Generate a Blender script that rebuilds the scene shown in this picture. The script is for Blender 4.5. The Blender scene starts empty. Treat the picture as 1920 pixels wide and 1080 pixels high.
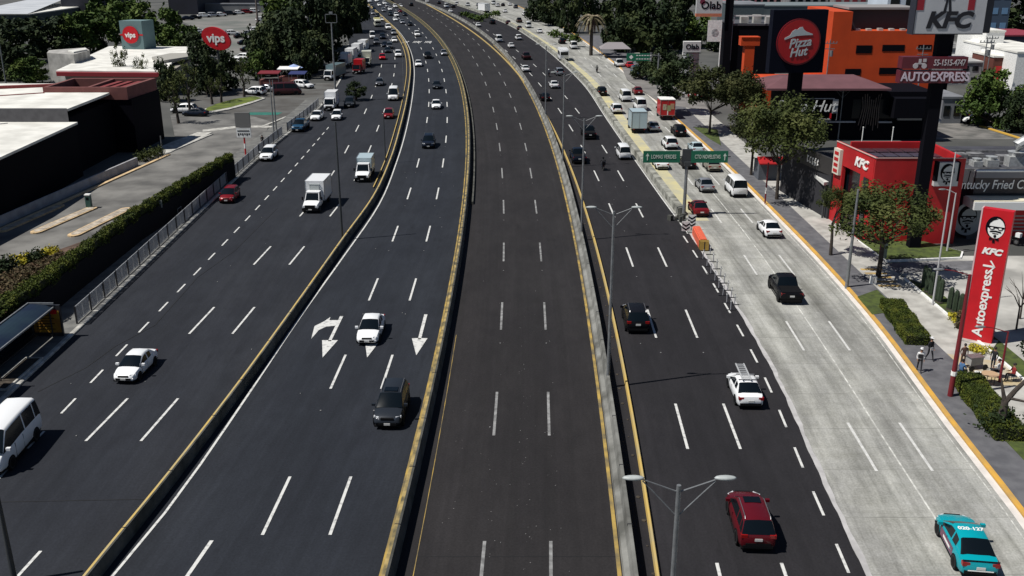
import bpy, bmesh, math, random
from mathutils import Vector, Matrix
R = math.radians
rnd = random.Random(7)
SC = bpy.context.scene
COL = SC.collection

# ---------------------------------------------------------------- camera, sky, sun, exposure
CAMH, PITCH, FPX = 28.5, R(19.4), 1832.0
cam_d = bpy.data.cameras.new('camera'); cam = bpy.data.objects.new('camera', cam_d); COL.objects.link(cam)
cam.location = (0, 0, CAMH); cam.rotation_euler = (R(90) - PITCH, 0, 0)
cam_d.sensor_width = 36.0; cam_d.lens = FPX / 1920 * 36.0
cam_d.clip_start = 0.5; cam_d.clip_end = 3000
SC.camera = cam
SUN_EL = R(58); SHADOW_AZ = R(17)          # shadows fall to +X and a little away from the camera
w = bpy.data.worlds.new("World"); SC.world = w; w.use_nodes = True
nt = w.node_tree; bg = nt.nodes['Background']; sky = nt.nodes.new('ShaderNodeTexSky')
sky.sky_type = 'NISHITA'; sky.sun_disc = False; sky.sun_elevation = SUN_EL
sunvec = Vector((-math.cos(SHADOW_AZ) * math.cos(SUN_EL), -math.sin(SHADOW_AZ) * math.cos(SUN_EL), math.sin(SUN_EL)))
sky.sun_rotation = math.atan2(sunvec.x, sunvec.y)
sky.air_density = 1.0; sky.dust_density = 1.0; sky.altitude = 2200
nt.links.new(sky.outputs[0], bg.inputs[0]); bg.inputs[1].default_value = 0.05
sl = bpy.data.lights.new('sun', 'SUN'); sl.energy = 5.0; sl.angle = R(0.5); sl.color = (1, 0.965, 0.9)
sun = bpy.data.objects.new('sun', sl); COL.objects.link(sun)
sun.rotation_euler = (-sunvec).to_track_quat('-Z', 'Y').to_euler()
SC.view_settings.view_transform = 'Standard'; SC.view_settings.look = 'None'
SC.view_settings.exposure = 0.0; SC.view_settings.gamma = 1.0

# ---------------------------------------------------------------- helpers
_c, _s = math.cos(PITCH), math.sin(PITCH)
def G(u, v, z=0.0):
    """world X, Y of the point seen at pixel u, v of the 1920x1080 photograph lying at height z"""
    x = (u - 960) / FPX; y = (540 - v) / FPX
    t = (z - CAMH) / (-_s + y * _c)
    return (x * t, (_c + y * _s) * t)
def Hgt(X, Y, v):
    """height over ground point X, Y seen at row v"""
    k = (540 - v) / FPX      # yc/zc = k ; zc = Y c - d s ; yc = Y s + d c
    d = Y * (k * _c - _s) / (_c + k * _s)
    return CAMH + d

def pchip(pts):
    xs = [p[0] for p in pts]; ys = [p[1] for p in pts]; n = len(xs)
    h = [xs[i+1]-xs[i] for i in range(n-1)]; dl = [(ys[i+1]-ys[i])/h[i] for i in range(n-1)]
    m = [dl[0]] + [(dl[i-1]*h[i] + dl[i]*h[i-1])/(h[i]+h[i-1]) for i in range(1, n-1)] + [dl[-1]]
    def f(x):
        if x <= xs[0]: return ys[0] + m[0]*(x-xs[0])
        if x >= xs[-1]: return ys[-1] + m[-1]*(x-xs[-1])
        i = 0
        while x > xs[i+1]: i += 1
        t = (x-xs[i])/h[i]
        return (ys[i]*(1+2*t)*(1-t)**2 + h[i]*m[i]*t*(1-t)**2 + ys[i+1]*t*t*(3-2*t) + h[i]*m[i+1]*t*t*(t-1))
    return f
def poly(co):
    def f(y):
        if y < 25: return f(25) + (f(26)-f(25))*(y-25)
        t = (y-200)/200; r = 0
        for c in co: r = r*t + c
        return r
    return f
def pix(lst): 
    g = [G(*p) for p in lst]; return [(y, x) for x, y in g]
Y2 = poly([1.26, -12.57, -15.79, -9.94])
C2 = poly([0.69, -10.95, -14.25, -8.87])
C3 = poly([0.17, -12.28, -12.05, 3.57])
Y3 = poly([2.49, -13.37, -15.96, 4.18])
B1 = pchip([(20, -21.0)] + [(y, x) for x, y in [G(u, v, .8) for u, v in ((157,1077),(308,893),(445,717),(531,600),(640,448),(698,368),(730,300),(750,235),(766,160),(769,125),(764,92),(747,60),(720,33),(692,8))]])
R4 = pchip([(20, 15.0)] + pix([(1622,1078),(1540,900),(1455,710),(1370,560),(1300,450),(1240,368),(1185,290),(1140,225),(1100,165),(1050,115),(1000,75),(950,45),(900,25),(850,8)]))
K5 = pchip([(20, 24.0)] + pix([(1920,965),(1800,812),(1640,600),(1540,487),(1450,395),(1400,345),(1250,206),(1160,125),(1100,80),(1050,48),(990,20)]))
W1p = pchip(pix([(214,1077),(296,979),(366,885),(452,760),(562,596),(640,487),(710,385),(745,300),(768,215),(777,160)]))
def W1(y): return W1p(y) if y < 160 else B1(y) + (W1p(160)-B1(160))
KL = pchip([(20, -33.0), (60, -33.6), (73, -33.9), (110, -35.0), (140, -35.6), (180, -35.3), (215, -37.5), (260, -43), (320, -52), (400, -67), (500, -90)])
CL = pchip([(20, -29), (60, -29), (114, -29.2), (160, -30.2), (200, -31.5)])
G1 = pchip([(30, 20.0), (49.5, 20.9), (67, 21.7), (90, 22.5), (130, 22.6), (175, 21.5)])
G2 = pchip([(30, 23.2), (49.4, 24.1), (67, 25.1), (90, 25.9), (130, 25.9), (175, 24.9)])
def M4(y):      # left edge of the concrete carriageway
    return R4(y) + max(0.0, min(1.0, (y-98)/8.0)) * 3.3
def heading(f, y, d=7.0):
    return math.atan2(f(y+d)-f(y-d), 2*d)      # angle from +Y towards +X

_mats = {}
def mat(name, col, rough=0.7, metal=0.0, noise=0.0, scale=1.0, col2=None, bump=0.0, bscale=None, spec=0.5, coat=0.0, detail=4, stretch=None, mix=(0.35, 0.65)):
    if name in _mats: return _mats[name]
    m = bpy.data.materials.new(name); m.use_nodes = True; n = m.node_tree.nodes; l = m.node_tree.links
    b = n['Principled BSDF']; b.inputs['Roughness'].default_value = rough; b.inputs['Metallic'].default_value = metal
    b.inputs['Specular IOR Level'].default_value = spec
    if coat: b.inputs['Coat Weight'].default_value = coat; b.inputs['Coat Roughness'].default_value = 0.05
    b.inputs['Base Color'].default_value = (*col, 1)
    if noise or col2 or bump:
        tc = n.new('ShaderNodeTexCoord'); mp = n.new('ShaderNodeMapping'); l.new(tc.outputs['Object'], mp.inputs[0])
        if stretch: mp.inputs['Scale'].default_value = stretch
        ns = n.new('ShaderNodeTexNoise'); ns.inputs['Scale'].default_value = scale; ns.inputs['Detail'].default_value = detail
        l.new(mp.outputs[0], ns.inputs[0])
        rp = n.new('ShaderNodeValToRGB'); l.new(ns.outputs[0], rp.inputs[0])
        c2 = col2 or tuple(max(0, c*(1-noise)) for c in col); c1 = col if col2 else tuple(min(1, c*(1+noise)) for c in col)
        rp.color_ramp.elements[0].position = mix[0]; rp.color_ramp.elements[1].position = mix[1]
        rp.color_ramp.elements[0].color = (*c2, 1); rp.color_ramp.elements[1].color = (*c1, 1)
        if noise or col2: l.new(rp.outputs[0], b.inputs['Base Color'])
        if bump:
            n2 = n.new('ShaderNodeTexNoise'); n2.inputs['Scale'].default_value = bscale or scale*6; l.new(mp.outputs[0], n2.inputs[0])
            bp = n.new('ShaderNodeBump'); bp.inputs['Strength'].default_value = bump; l.new(n2.outputs[0], bp.inputs['Height']); l.new(bp.outputs[0], b.inputs['Normal'])
    _mats[name] = m
    return m

def road_mat(name, base, track, patch, lane=3.4, off=0.0, joints=None, speck=0.0, crack=0.0):
    """road surface laid out by its own UV: u = metres across, v = metres along"""
    m = bpy.data.materials.new(name); m.use_nodes = True; n = m.node_tree.nodes; l = m.node_tree.links
    b = n['Principled BSDF']; b.inputs['Roughness'].default_value = 0.85; b.inputs['Specular IOR Level'].default_value = 0.25
    uv = n.new('ShaderNodeUVMap'); uv.uv_map = 'road'
    def noise(sc, sx, sy, det=4, rough=0.55):
        mp = n.new('ShaderNodeMapping'); mp.inputs['Scale'].default_value = (sx, sy, 1); l.new(uv.outputs[0], mp.inputs[0])
        t = n.new('ShaderNodeTexNoise'); t.inputs['Scale'].default_value = sc; t.inputs['Detail'].default_value = det; t.inputs['Roughness'].default_value = rough
        l.new(mp.outputs[0], t.inputs[0]); return t.outputs[0]
    def ramp(src, p0, p1, c0, c1):
        r = n.new('ShaderNodeValToRGB'); r.color_ramp.elements[0].position = p0; r.color_ramp.elements[1].position = p1
        r.color_ramp.elements[0].color = (*c0, 1); r.color_ramp.elements[1].color = (*c1, 1); l.new(src, r.inputs[0]); return r.outputs[0]
    def mixc(kind, f, a, c):
        x = n.new('ShaderNodeMixRGB'); x.blend_type = kind
        if isinstance(f, float): x.inputs[0].default_value = f
        else: l.new(f, x.inputs[0])
        for s_, v_ in ((1, a), (2, c)):
            if isinstance(v_, tuple): x.inputs[s_].default_value = (*v_, 1)
            else: l.new(v_, x.inputs[s_])
        return x.outputs[0]
    big = ramp(noise(1.0, 0.12, 0.02, 3), 0.35, 0.65, base, patch)
    streak = ramp(noise(1.0, 0.9, 0.008, 2), 0.34, 0.68, (0, 0, 0), (1, 1, 1))
    c = mixc('MIX', streak, big, mixc('MIX', 0.45, track, big))
    s2 = ramp(noise(2.0, 1.6, 0.02, 3), 0.35, 0.65, (0.95, 0.95, 0.95), (1.06, 1.06, 1.06)); c = mixc('MULTIPLY', 1.0, c, s2)
    pt = ramp(noise(0.22, 1, 0.35, 5, 0.7), 0.42, 0.60, (0.84, 0.84, 0.85), (1.08, 1.08, 1.07)); c = mixc('MULTIPLY', 1.0, c, pt)
    oil = ramp(noise(1.0, 0.55, 0.10, 6, 0.7), 0.60, 0.72, (1, 1, 1), (0.66, 0.66, 0.67)); c = mixc('MULTIPLY', 1.0, c, oil)
    fine = ramp(noise(9.0, 1, 0.8, 3), 0.3, 0.7, (0.82, 0.82, 0.82), (1.15, 1.15, 1.15))
    c = mixc('MULTIPLY', 1.0, c, fine)
    mid = ramp(noise(1.2, 1, 0.35, 6, 0.7), 0.3, 0.7, (0.88, 0.88, 0.88), (1.1, 1.1, 1.1))
    c = mixc('MULTIPLY', 1.0, c, mid)
    if joints:
        sep = n.new('ShaderNodeSeparateXYZ'); l.new(uv.outputs[0], sep.inputs[0])
        a = n.new('ShaderNodeMath'); a.operation = 'PINGPONG'; a.inputs[1].default_value = joints/2; l.new(sep.outputs[1], a.inputs[0])
        g = n.new('ShaderNodeMath'); g.operation = 'LESS_THAN'; g.inputs[1].default_value = 0.035; l.new(a.outputs[0], g.inputs[0])
        c = mixc('MIX', g.outputs[0], c, tuple(x*0.62 for x in base))
        rust = ramp(noise(1.0, 0.5, 0.03, 5, 0.65), 0.44, 0.70, (1.06, 1.06, 1.04), (0.52, 0.52, 0.50)); blot = ramp(noise(0.5, 1, 0.6, 8, 0.75), 0.35, 0.66, (0.80, 0.80, 0.78), (1.08, 1.08, 1.07)); rust = mixc('MULTIPLY', 1.0, rust, blot); tr = ramp(noise(1.0, 1.5, 0.010, 3, 0.5), 0.56, 0.70, (1, 1, 1), (0.74, 0.74, 0.73)); rust = mixc('MULTIPLY', 1.0, rust, tr); c = mixc('MULTIPLY', 1.0, c, rust)
        hs = ramp(noise(1.0, 0.35, 1.6, 4, 0.6), 0.35, 0.7, (1.05, 1.05, 1.06), (0.90, 0.90, 0.89)); c = mixc('MULTIPLY', 1.0, c, hs)
    if speck:
        v = n.new('ShaderNodeTexVoronoi'); v.inputs['Scale'].default_value = 0.35; l.new(uv.outputs[0], v.inputs[0])
        g = n.new('ShaderNodeMath'); g.operation = 'LESS_THAN'; g.inputs[1].default_value = 0.022; l.new(v.outputs['Distance'], g.inputs[0])
        c = mixc('MIX', g.outputs[0], c, (0.22, 0.22, 0.22))
    if crack:
        cr = ramp(noise(1.0, 0.9, 0.25, 8, 0.75), 0.66, 0.70, (0, 0, 0), (1, 1, 1)); c = mixc('MIX', cr, c, tuple(x*1.9 for x in base))
    l.new(c, b.inputs['Base Color'])
    return m

class MB:
    def __init__(s): s.v = []; s.f = []; s.m = []; s.uv = None
    def add(s, vs, fs, mi=0):
        o = len(s.v); s.v += [tuple(v) for v in vs]; s.f += [tuple(i+o for i in f) for f in fs]; s.m += [mi]*len(fs); return s
    def box(s, x0, x1, y0, y1, z0, z1, mi=0, M=None):
        vs = [(x, y, z) for z in (z0, z1) for y in (y0, y1) for x in (x0, x1)]
        if M: vs = [M @ Vector(v) for v in vs]
        return s.add(vs, [(0,2,3,1),(4,5,7,6),(0,1,5,4),(2,6,7,3),(0,4,6,2),(1,3,7,5)], mi)
    def obox(s, cx, cy, z0, z1, lx, ly, ang=0, mi=0):
        M = Matrix.Translation((cx, cy, 0)) @ Matrix.Rotation(ang, 4, 'Z')
        return s.box(-lx/2, lx/2, -ly/2, ly/2, z0, z1, mi, M)
    def prism(s, pts, z0, z1, mi=0, cap=True):
        n = len(pts)
        a = sum(pts[i][0]*pts[(i+1)%n][1]-pts[(i+1)%n][0]*pts[i][1] for i in range(n))
        if a < 0: pts = pts[::-1]
        vs = [(x, y, z0) for x, y in pts] + [(x, y, z1) for x, y in pts]
        fs = [(i, (i+1) % n, (i+1) % n+n, i+n) for i in range(n)]
        if cap: fs += [tuple(range(n-1, -1, -1)), tuple(range(n, 2*n))]
        return s.add(vs, fs, mi)
    def tube(s, p, r, n=8, mi=0, caps=True):
        """tapered tube through points p with radii r"""
        p = [Vector(q) for q in p]; r = r if isinstance(r, (list, tuple)) else [r]*len(p)
        vs = []; up = Vector((0, 0, 1))
        for i, q in enumerate(p):
            t = (p[min(i+1, len(p)-1)] - p[max(i-1, 0)]).normalized()
            a = t.cross(up); a = a if a.length > 1e-3 else t.cross(Vector((1, 0, 0))); a.normalize(); b = t.cross(a)
            for k in range(n):
                th = 2*math.pi*k/n; vs.append(q + (a*math.cos(th)+b*math.sin(th))*r[i])
        fs = [(i*n+k, (i+1)*n+k, (i+1)*n+(k+1) % n, i*n+(k+1) % n) for i in range(len(p)-1) for k in range(n)]
        if caps: fs += [tuple(range(n)), tuple(range(len(vs)-1, len(vs)-n-1, -1))]
        return s.add(vs, fs, mi)
    def quad(s, a, b, c, d, mi=0): return s.add([a, b, c, d], [(0, 1, 2, 3)], mi)
    def ellipsoid(s, c, r, n=10, m=6, mi=0):
        vs = [(c[0], c[1], c[2]-r[2])]
        for j in range(1, m):
            ph = math.pi*j/m - math.pi/2
            vs += [(c[0]+r[0]*math.cos(ph)*math.cos(2*math.pi*k/n), c[1]+r[1]*math.cos(ph)*math.sin(2*math.pi*k/n), c[2]+r[2]*math.sin(ph)) for k in range(n)]
        vs.append((c[0], c[1], c[2]+r[2])); e = len(vs)-1
        fs = [(0, 1+(k+1) % n, 1+k) for k in range(n)]
        for j in range(m-2): fs += [(1+j*n+k, 1+j*n+(k+1) % n, 1+(j+1)*n+(k+1) % n, 1+(j+1)*n+k) for k in range(n)]
        fs += [(e, 1+(m-2)*n+k, 1+(m-2)*n+(k+1) % n) for k in range(n)]
        return s.add(vs, fs, mi)
    def mesh(s, name, mats, smooth=None):
        me = bpy.data.meshes.new(name); me.from_pydata(s.v, [], s.f); me.update()
        for q in (mats if isinstance(mats, (list, tuple)) else [mats]): me.materials.append(q)
        me.polygons.foreach_set('material_index', s.m)
        if s.uv:
            ul = me.uv_layers.new(name='road')
            for lp in me.loops: ul.data[lp.index].uv = s.uv[lp.vertex_index]
        bm = bmesh.new(); bm.from_mesh(me)
        if not s.uv: bmesh.ops.recalc_face_normals(bm, faces=bm.faces)
        bm.to_mesh(me); bm.free()
        if smooth is not None:
            me.polygons.foreach_set('use_smooth', [True]*len(me.polygons)); me.set_sharp_from_angle(angle=R(smooth))
        return me
    def build(s, name, mats, parent=None, smooth=None, **kw):
        o = bpy.data.objects.new(name, s.mesh(name, mats, smooth)); COL.objects.link(o)
        if parent: o.parent = parent
        if kw: tag(o, **kw)
        return o
def tag(o, label=None, cat=None, group=None, kind=None):
    if label: o['label'] = label
    if cat: o['category'] = cat
    if group: o['group'] = group
    if kind: o['kind'] = kind
    return o
def empty(name, loc=(0, 0, 0), rz=0.0, **kw):
    o = bpy.data.objects.new(name, None); o.empty_display_size = 0.3; COL.objects.link(o)
    o.location = loc; o.rotation_euler = (0, 0, rz); tag(o, **kw); return o
def copy_tree(o, parent=None):
    c = o.copy(); COL.objects.link(c)
    if parent: c.parent = parent
    for ch in list(o.children): copy_tree(ch, c)
    return c
def text(s, size, m, parent, M, name='lettering', shear=0.0, bold=0.0, depth=0.02, sx=1.0, align='CENTER'):
    cu = bpy.data.curves.new('t', 'FONT'); cu.body = s; cu.size = size; cu.extrude = depth; cu.offset = bold; cu.shear = shear
    cu.align_x = align; cu.align_y = 'CENTER'; cu.resolution_u = 3
    t = bpy.data.objects.new('t', cu); COL.objects.link(t); bpy.context.view_layer.update()
    me = bpy.data.meshes.new_from_object(t.evaluated_get(bpy.context.evaluated_depsgraph_get()))
    bpy.data.objects.remove(t); me.materials.clear(); me.materials.append(m)
    o = bpy.data.objects.new(name, me); COL.objects.link(o); o.parent = parent
    o.matrix_local = M @ Matrix.Diagonal((sx, 1, 1, 1)); return o
def face_front(x, y, z, rz=0.0):    # text plane standing upright, read from -Y
    return Matrix.Translation((x, y, z)) @ Matrix.Rotation(rz, 4, 'Z') @ Matrix.Rotation(R(90), 4, 'X')

# ---------------------------------------------------------------- materials
M_white = mat('white_paint', (0.8, 0.8, 0.78), 0.6, noise=0.12, scale=3)
M_mark = mat('road_marking_white', (0.62, 0.62, 0.60), 0.7, col2=(0.34, 0.34, 0.34), scale=3.2, detail=9, mix=(.32, .50))
M_markfaint = mat('road_marking_faint', (0.30, 0.30, 0.30), 0.8, noise=0.45, scale=2.5, detail=6)
M_yel = mat('road_yellow', (0.55, 0.36, 0.10), 0.7, col2=(0.32, 0.24, 0.12), scale=0.8, detail=8)
M_yelpale = mat('road_yellow_pale', (0.56, 0.50, 0.26), 0.8, col2=(0.40, 0.39, 0.30), scale=0.4, detail=7)
M_conc = mat('barrier_concrete', (0.10, 0.10, 0.092), 0.9, col2=(0.035, 0.037, 0.03), scale=0.8, detail=8, bump=0.2)  # mossy concrete, darkened to put the right faces' shade into its colour
M_wallconc = mat('wall_concrete', (0.36, 0.35, 0.33), 0.85, noise=0.25, scale=0.6, detail=7)
M_curb = mat('kerb_concrete', (0.42, 0.41, 0.38), 0.85, noise=0.3, scale=1.5, detail=6)
M_dark = mat('dark_metal', (0.03, 0.03, 0.035), 0.5, 0.3)
M_pole = mat('galvanised_steel', (0.22, 0.23, 0.24), 0.5, 0.4, noise=0.15, scale=4)
M_poled = mat('dark_steel', (0.06, 0.065, 0.07), 0.5, 0.3)
M_black = mat('black_panel', (0.004, 0.004, 0.007), 0.8, spec=0.08)
M_glass = mat('dark_glass', (0.004, 0.007, 0.010), 0.16, spec=0.3)
M_tyre = mat('tyre_rubber', (0.012, 0.012, 0.012), 0.85)
M_rim = mat('wheel_rim', (0.28, 0.28, 0.29), 0.35, 0.7)
M_head = mat('headlight_glass', (0.6, 0.62, 0.65), 0.1)
M_tail = mat('taillight_red', (0.25, 0.008, 0.008), 0.2)
M_plate = mat('plate_white', (0.6, 0.6, 0.58), 0.5)
M_trim = mat('black_trim', (0.006, 0.006, 0.007), 0.7, spec=.15)
M_red = mat('sign_red', (0.52, 0.006, 0.014), 0.45, noise=0.08, scale=0.8)
M_redwall = mat('red_wall', (0.40, 0.007, 0.010), 0.65, noise=0.14, scale=0.5, detail=7)
M_orange = mat('orange_wall', (0.52, 0.052, 0.004), 0.8, noise=0.1, scale=0.3, detail=7)
M_green = mat('sign_green', (0.005, 0.14, 0.075), 0.5)
M_letter = mat('letter_white', (0.8, 0.8, 0.78), 0.5)
M_grass = mat('grass', (0.075, 0.105, 0.018), 0.95, col2=(0.035, 0.05, 0.012), scale=2.0, detail=8, bump=0.6)
M_soil = mat('soil', (0.05, 0.04, 0.03), 0.95, noise=0.4, scale=3)
M_roofw = mat('white_roofing', (0.78, 0.77, 0.72), 0.8, col2=(0.58, 0.57, 0.53), scale=0.35, detail=8)
M_bark = mat('bark', (0.045, 0.036, 0.03), 0.95, noise=0.3, scale=6)
M_skin = mat('skin', (0.32, 0.17, 0.11), 0.6)
def leaf_mat(name, a, b, c):
    m = bpy.data.materials.new(name); m.use_nodes = True; n = m.node_tree.nodes; l = m.node_tree.links
    bs = n['Principled BSDF']; bs.inputs['Roughness'].default_value = 0.75; bs.inputs['Specular IOR Level'].default_value = 0.2
    tc = n.new('ShaderNodeTexCoord'); ns = n.new('ShaderNodeTexNoise'); ns.inputs['Scale'].default_value = 1.1; ns.inputs['Detail'].default_value = 5
    l.new(tc.outputs['Object'], ns.inputs[0]); r = n.new('ShaderNodeValToRGB'); l.new(ns.outputs[0], r.inputs[0])
    e = r.color_ramp.elements; e[0].position = 0.36; e[1].position = 0.68; e[0].color = (*a, 1); e[1].color = (*c, 1)
    x = e.new(0.5); x.color = (*b, 1); l.new(r.outputs[0], bs.inputs['Base Color'])
    return m
L_olive = leaf_mat('olive_leaves', (0.022, 0.033, 0.008), (0.048, 0.062, 0.015), (0.082, 0.092, 0.026))
L_mid = leaf_mat('deep_olive_leaves', (0.016, 0.023, 0.007), (0.034, 0.042, 0.012), (0.060, 0.062, 0.020))
L_green = leaf_mat('green_leaves', (0.020, 0.040, 0.008), (0.050, 0.085, 0.016), (0.100, 0.140, 0.030))
L_dark = leaf_mat('dark_leaves', (0.010, 0.020, 0.008), (0.022, 0.036, 0.012), (0.045, 0.058, 0.018))
L_hedge = leaf_mat('hedge_leaves', (0.026, 0.040, 0.006), (0.055, 0.075, 0.010), (0.105, 0.115, 0.016))
L_yellow = leaf_mat('yellow_leaves', (0.25, 0.22, 0.02), (0.45, 0.38, 0.03), (0.10, 0.12, 0.02))
L_dry = leaf_mat('dry_leaves', (0.10, 0.06, 0.035), (0.05, 0.045, 0.02), (0.16, 0.11, 0.06))
# ---------------------------------------------------------------- ground, roads, kerbs
mb = MB(); mb.quad((-900, -60, 0), (900, -60, 0), (900, 1500, 0), (-900, 1500, 0))
mb.build('ground', mat('city_ground', (0.10, 0.10, 0.095), 0.95, col2=(0.045, 0.047, 0.045), scale=0.06, detail=10), kind='structure')
def ribbon(name, f0, f1, y0, y1, z, m, step=4.0, kind='structure', parent=None, **kw):
    b = MB(); b.uv = []; n = max(1, int((y1-y0)/step)); d = 0; pr = None
    for i in range(n+1):
        y = y0+(y1-y0)*i/n; a, c = f0(y), f1(y)
        mid = ((a+c)/2, y)
        if pr: d += math.hypot(mid[0]-pr[0], mid[1]-pr[1])
        pr = mid
        b.v += [(a, y, z), (c, y, z)]; b.uv += [(0, d), (c-a, d)]
        if i: b.f.append((2*i-2, 2*i-1, 2*i+1, 2*i)); b.m.append(0)
    return b.build(name, m, parent, kind=kind, **kw)
A_left = road_mat('asphalt_service', (0.0204, 0.0229, 0.0303), (0.0150, 0.0172, 0.0233), (0.0246, 0.0266, 0.0332), speck=0.0)
A_main = road_mat('asphalt_main', (0.0186, 0.0217, 0.0296), (0.0139, 0.0165, 0.0226), (0.0229, 0.0261, 0.0339))
A_cent = road_mat('asphalt_centre', (0.0218, 0.0197, 0.0210), (0.0173, 0.0160, 0.0166), (0.0256, 0.0237, 0.0256))
A_right = road_mat('asphalt_right', (0.0195, 0.0184, 0.0213), (0.0146, 0.0139, 0.0160), (0.0241, 0.0227, 0.0260))
C_road = road_mat('concrete_lanes', (0.42, 0.42, 0.405), (0.29, 0.29, 0.28), (0.36, 0.357, 0.345), joints=5.0)
ribbon('service_road', KL, B1, -30, 560, 0.004, A_left)
ribbon('highway_left_lanes', lambda y: B1(y)-0.02, Y2, -30, 560, 0.008, A_main)
ribbon('highway_centre_lanes', lambda y: Y2(y)-0.02, C3, -30, 560, 0.012, A_cent)
def R4j(y): return R4(y) + (0.025*math.sin(y*1.3)+0.02*math.sin(y*3.1+1)+0.015*math.sin(y*7.7) if y < 100 else 0.0)
ribbon('highway_right_lanes', lambda y: C3(y)-0.02, R4j, -30, 560, 0.016, A_right, step=0.7)
ribbon('concrete_side_road', R4, K5, -30, 560, 0.0085, C_road)
# pale worn seam where asphalt meets concrete
ribbon('concrete_gutter', R4j, lambda y: R4j(y)+0.30+0.05*math.sin(y*.8)+.03*math.sin(y*2.3), -30, 98, 0.013, mat('pale_gutter', (0.42, 0.41, 0.41), 0.9, noise=0.15, scale=1.2), step=0.7)

# painted lines ------------------------------------------------------------
def dash_line(b, f, y0, period, ln, ymin, ymax, wd=0.17, z=0.024, mi=0):
    k = math.floor((ymin-y0)/period)
    while True:
        t1 = y0+k*period; t0 = t1-ln; k += 1
        if t1 < ymin: continue
        if t0 > ymax: break
        b.quad((f(t0)-wd/2, t0, z), (f(t0)+wd/2, t0, z), (f(t1)+wd/2, t1, z), (f(t1)-wd/2, t1, z), mi)
def solid(b, f, y0, y1, wd=0.16, z=0.024, step=5.0, mi=0):
    y = y0
    while y < y1-1e-6:
        t = min(y+step, y1)
        b.quad((f(y)-wd/2, y, z), (f(y)+wd/2, y, z), (f(t)+wd/2, t, z), (f(t)-wd/2, t, z), mi); y = t
ln = MB()
dash_line(ln, lambda y: B1(y)-7.1 if y > 75 else B1(y)-7.1+0.02*(75-y)*0, 58.8, 17.3, 5.9, 20, 300)
dash_line(ln, lambda y: B1(y)-3.75, 58.8, 17.3, 5.9, 20, 330)
dash_line(ln, CL, 58.8, 4.63, 2.2, 20, 162, wd=0.15)
dash_line(ln, lambda y: Y2(y)-3.4, 48.7, 17.4, 5.8, 20, 480)
dash_line(ln, lambda y: Y2(y)-6.85, 48.7, 17.4, 5.8, 20, 480)
ln.quad((-15.75, 38.2, .024), (-15.55, 38.2, .024), (-15.1, 42.4, .024), (-15.3, 42.4, .024))
solid(ln, W1, -20, 480, wd=0.15)
dash_line(ln, lambda y: Y3(y)+2.85, 58.0, 17.5, 6.1, 20, 400)
dash_line(ln, lambda y: Y3(y)+6.0, 58.0, 17.5, 6.1, 20, 400)
dash_line(ln, lambda y: R4(y)-0.75, 57.1, 5.0, 2.4, 20, 99, wd=0.15)
solid(ln, lambda y: R4(y)-0.12, 98, 420, wd=0.15)
ln.build('lane_markings', M_mark, kind='structure')
l2 = MB()
dash_line(l2, lambda y: C2(y)+(C3(y)-C2(y))*0.335, 59.8, 17.45, 6.2, 20, 480)
dash_line(l2, lambda y: C2(y)+(C3(y)-C2(y))*0.665, 59.8, 17.45, 6.2, 20, 480)
l2.build('faded_lane_markings', mat('marking_grey', (0.22, 0.22, 0.22), 0.8, noise=0.4, scale=2.0, detail=8), kind='structure')
l3 = MB()
dash_line(l3, G1, 55.3, 17.6, 6.0, 20, 330); dash_line(l3, G2, 55.3, 17.6, 6.0, 20, 330)
l3.build('concrete_lane_markings', mat('marking_on_concrete', (0.64, 0.64, 0.62), 0.8, col2=(.46, .46, .45), scale=3, detail=8), kind='structure')
l4 = MB(); solid(l4, lambda y: (G1(y)+G2(y))/2, 20, 120, wd=0.10, z=0.02)
solid(l4, lambda y: K5(y)-0.9, 20, 150, wd=0.07, z=0.02)
l4.build('joint_sealant_lines', mat('pale_joint', (0.50, 0.50, 0.47), 0.9, noise=0.35, scale=2, detail=8), kind='structure')
l5 = MB(); solid(l5, lambda y: K5(y)-0.38, 20, 330, wd=0.42, z=0.021)
l5.build('white_edge_line', mat('edge_white', (0.66, 0.62, 0.58), 0.8, noise=0.1, scale=1), kind='structure')
l6 = MB(); solid(l6, lambda y: C3(y)-0.10, 0, 300, wd=0.20, z=0.022); solid(l6, lambda y: Y2(y)-0.28, 0, 480, wd=0.14, z=0.022)
solid(l6, lambda y: C2(y)+0.12, 0, 70, wd=0.04, z=0.022)
l6.build('yellow_edge_lines', mat('edge_yellow', (0.44, 0.30, 0.07), 0.8, col2=(0.12, 0.10, 0.06), scale=0.7, detail=8), kind='structure')
# pavement arrows
ar = MB()
def arrow(b, cx, yt, L=8.4, turn=False):
    s = 1.0; z = .026
    b.quad((cx-.14, yt-L+3.1, z), (cx+.10, yt-L+3.1, z), (cx+.16, yt, z), (cx-.10, yt, z))
    b.add([(cx-.62, yt-L+3.3, z), (cx+.02, yt-L, z), (cx+.58, yt-L+3.3, z)], [(0, 1, 2)])
    if turn:
        b.add([(cx-.105, yt-.9, z), (cx-.13, yt-2.1, z), (cx-.80, yt-2.3, z), (cx-1.25, yt-3.0, z), (cx-1.5, yt-4.8, z), (cx-1.75, yt-2.2, z), (cx-1.15, yt-1.1, z), (cx-.85, yt-.2, z), (cx-.80, yt-.9, z)], [(0, 1, 2, 8), (2, 3, 4, 5, 6, 8), (6, 7, 8)])
arrow(ar, -7.05, 74.4); arrow(ar, -10.6, 74.0); arrow(ar, -13.85, 74.0, turn=True)
ar.build('road_arrows', M_mark, kind='structure')
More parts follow.
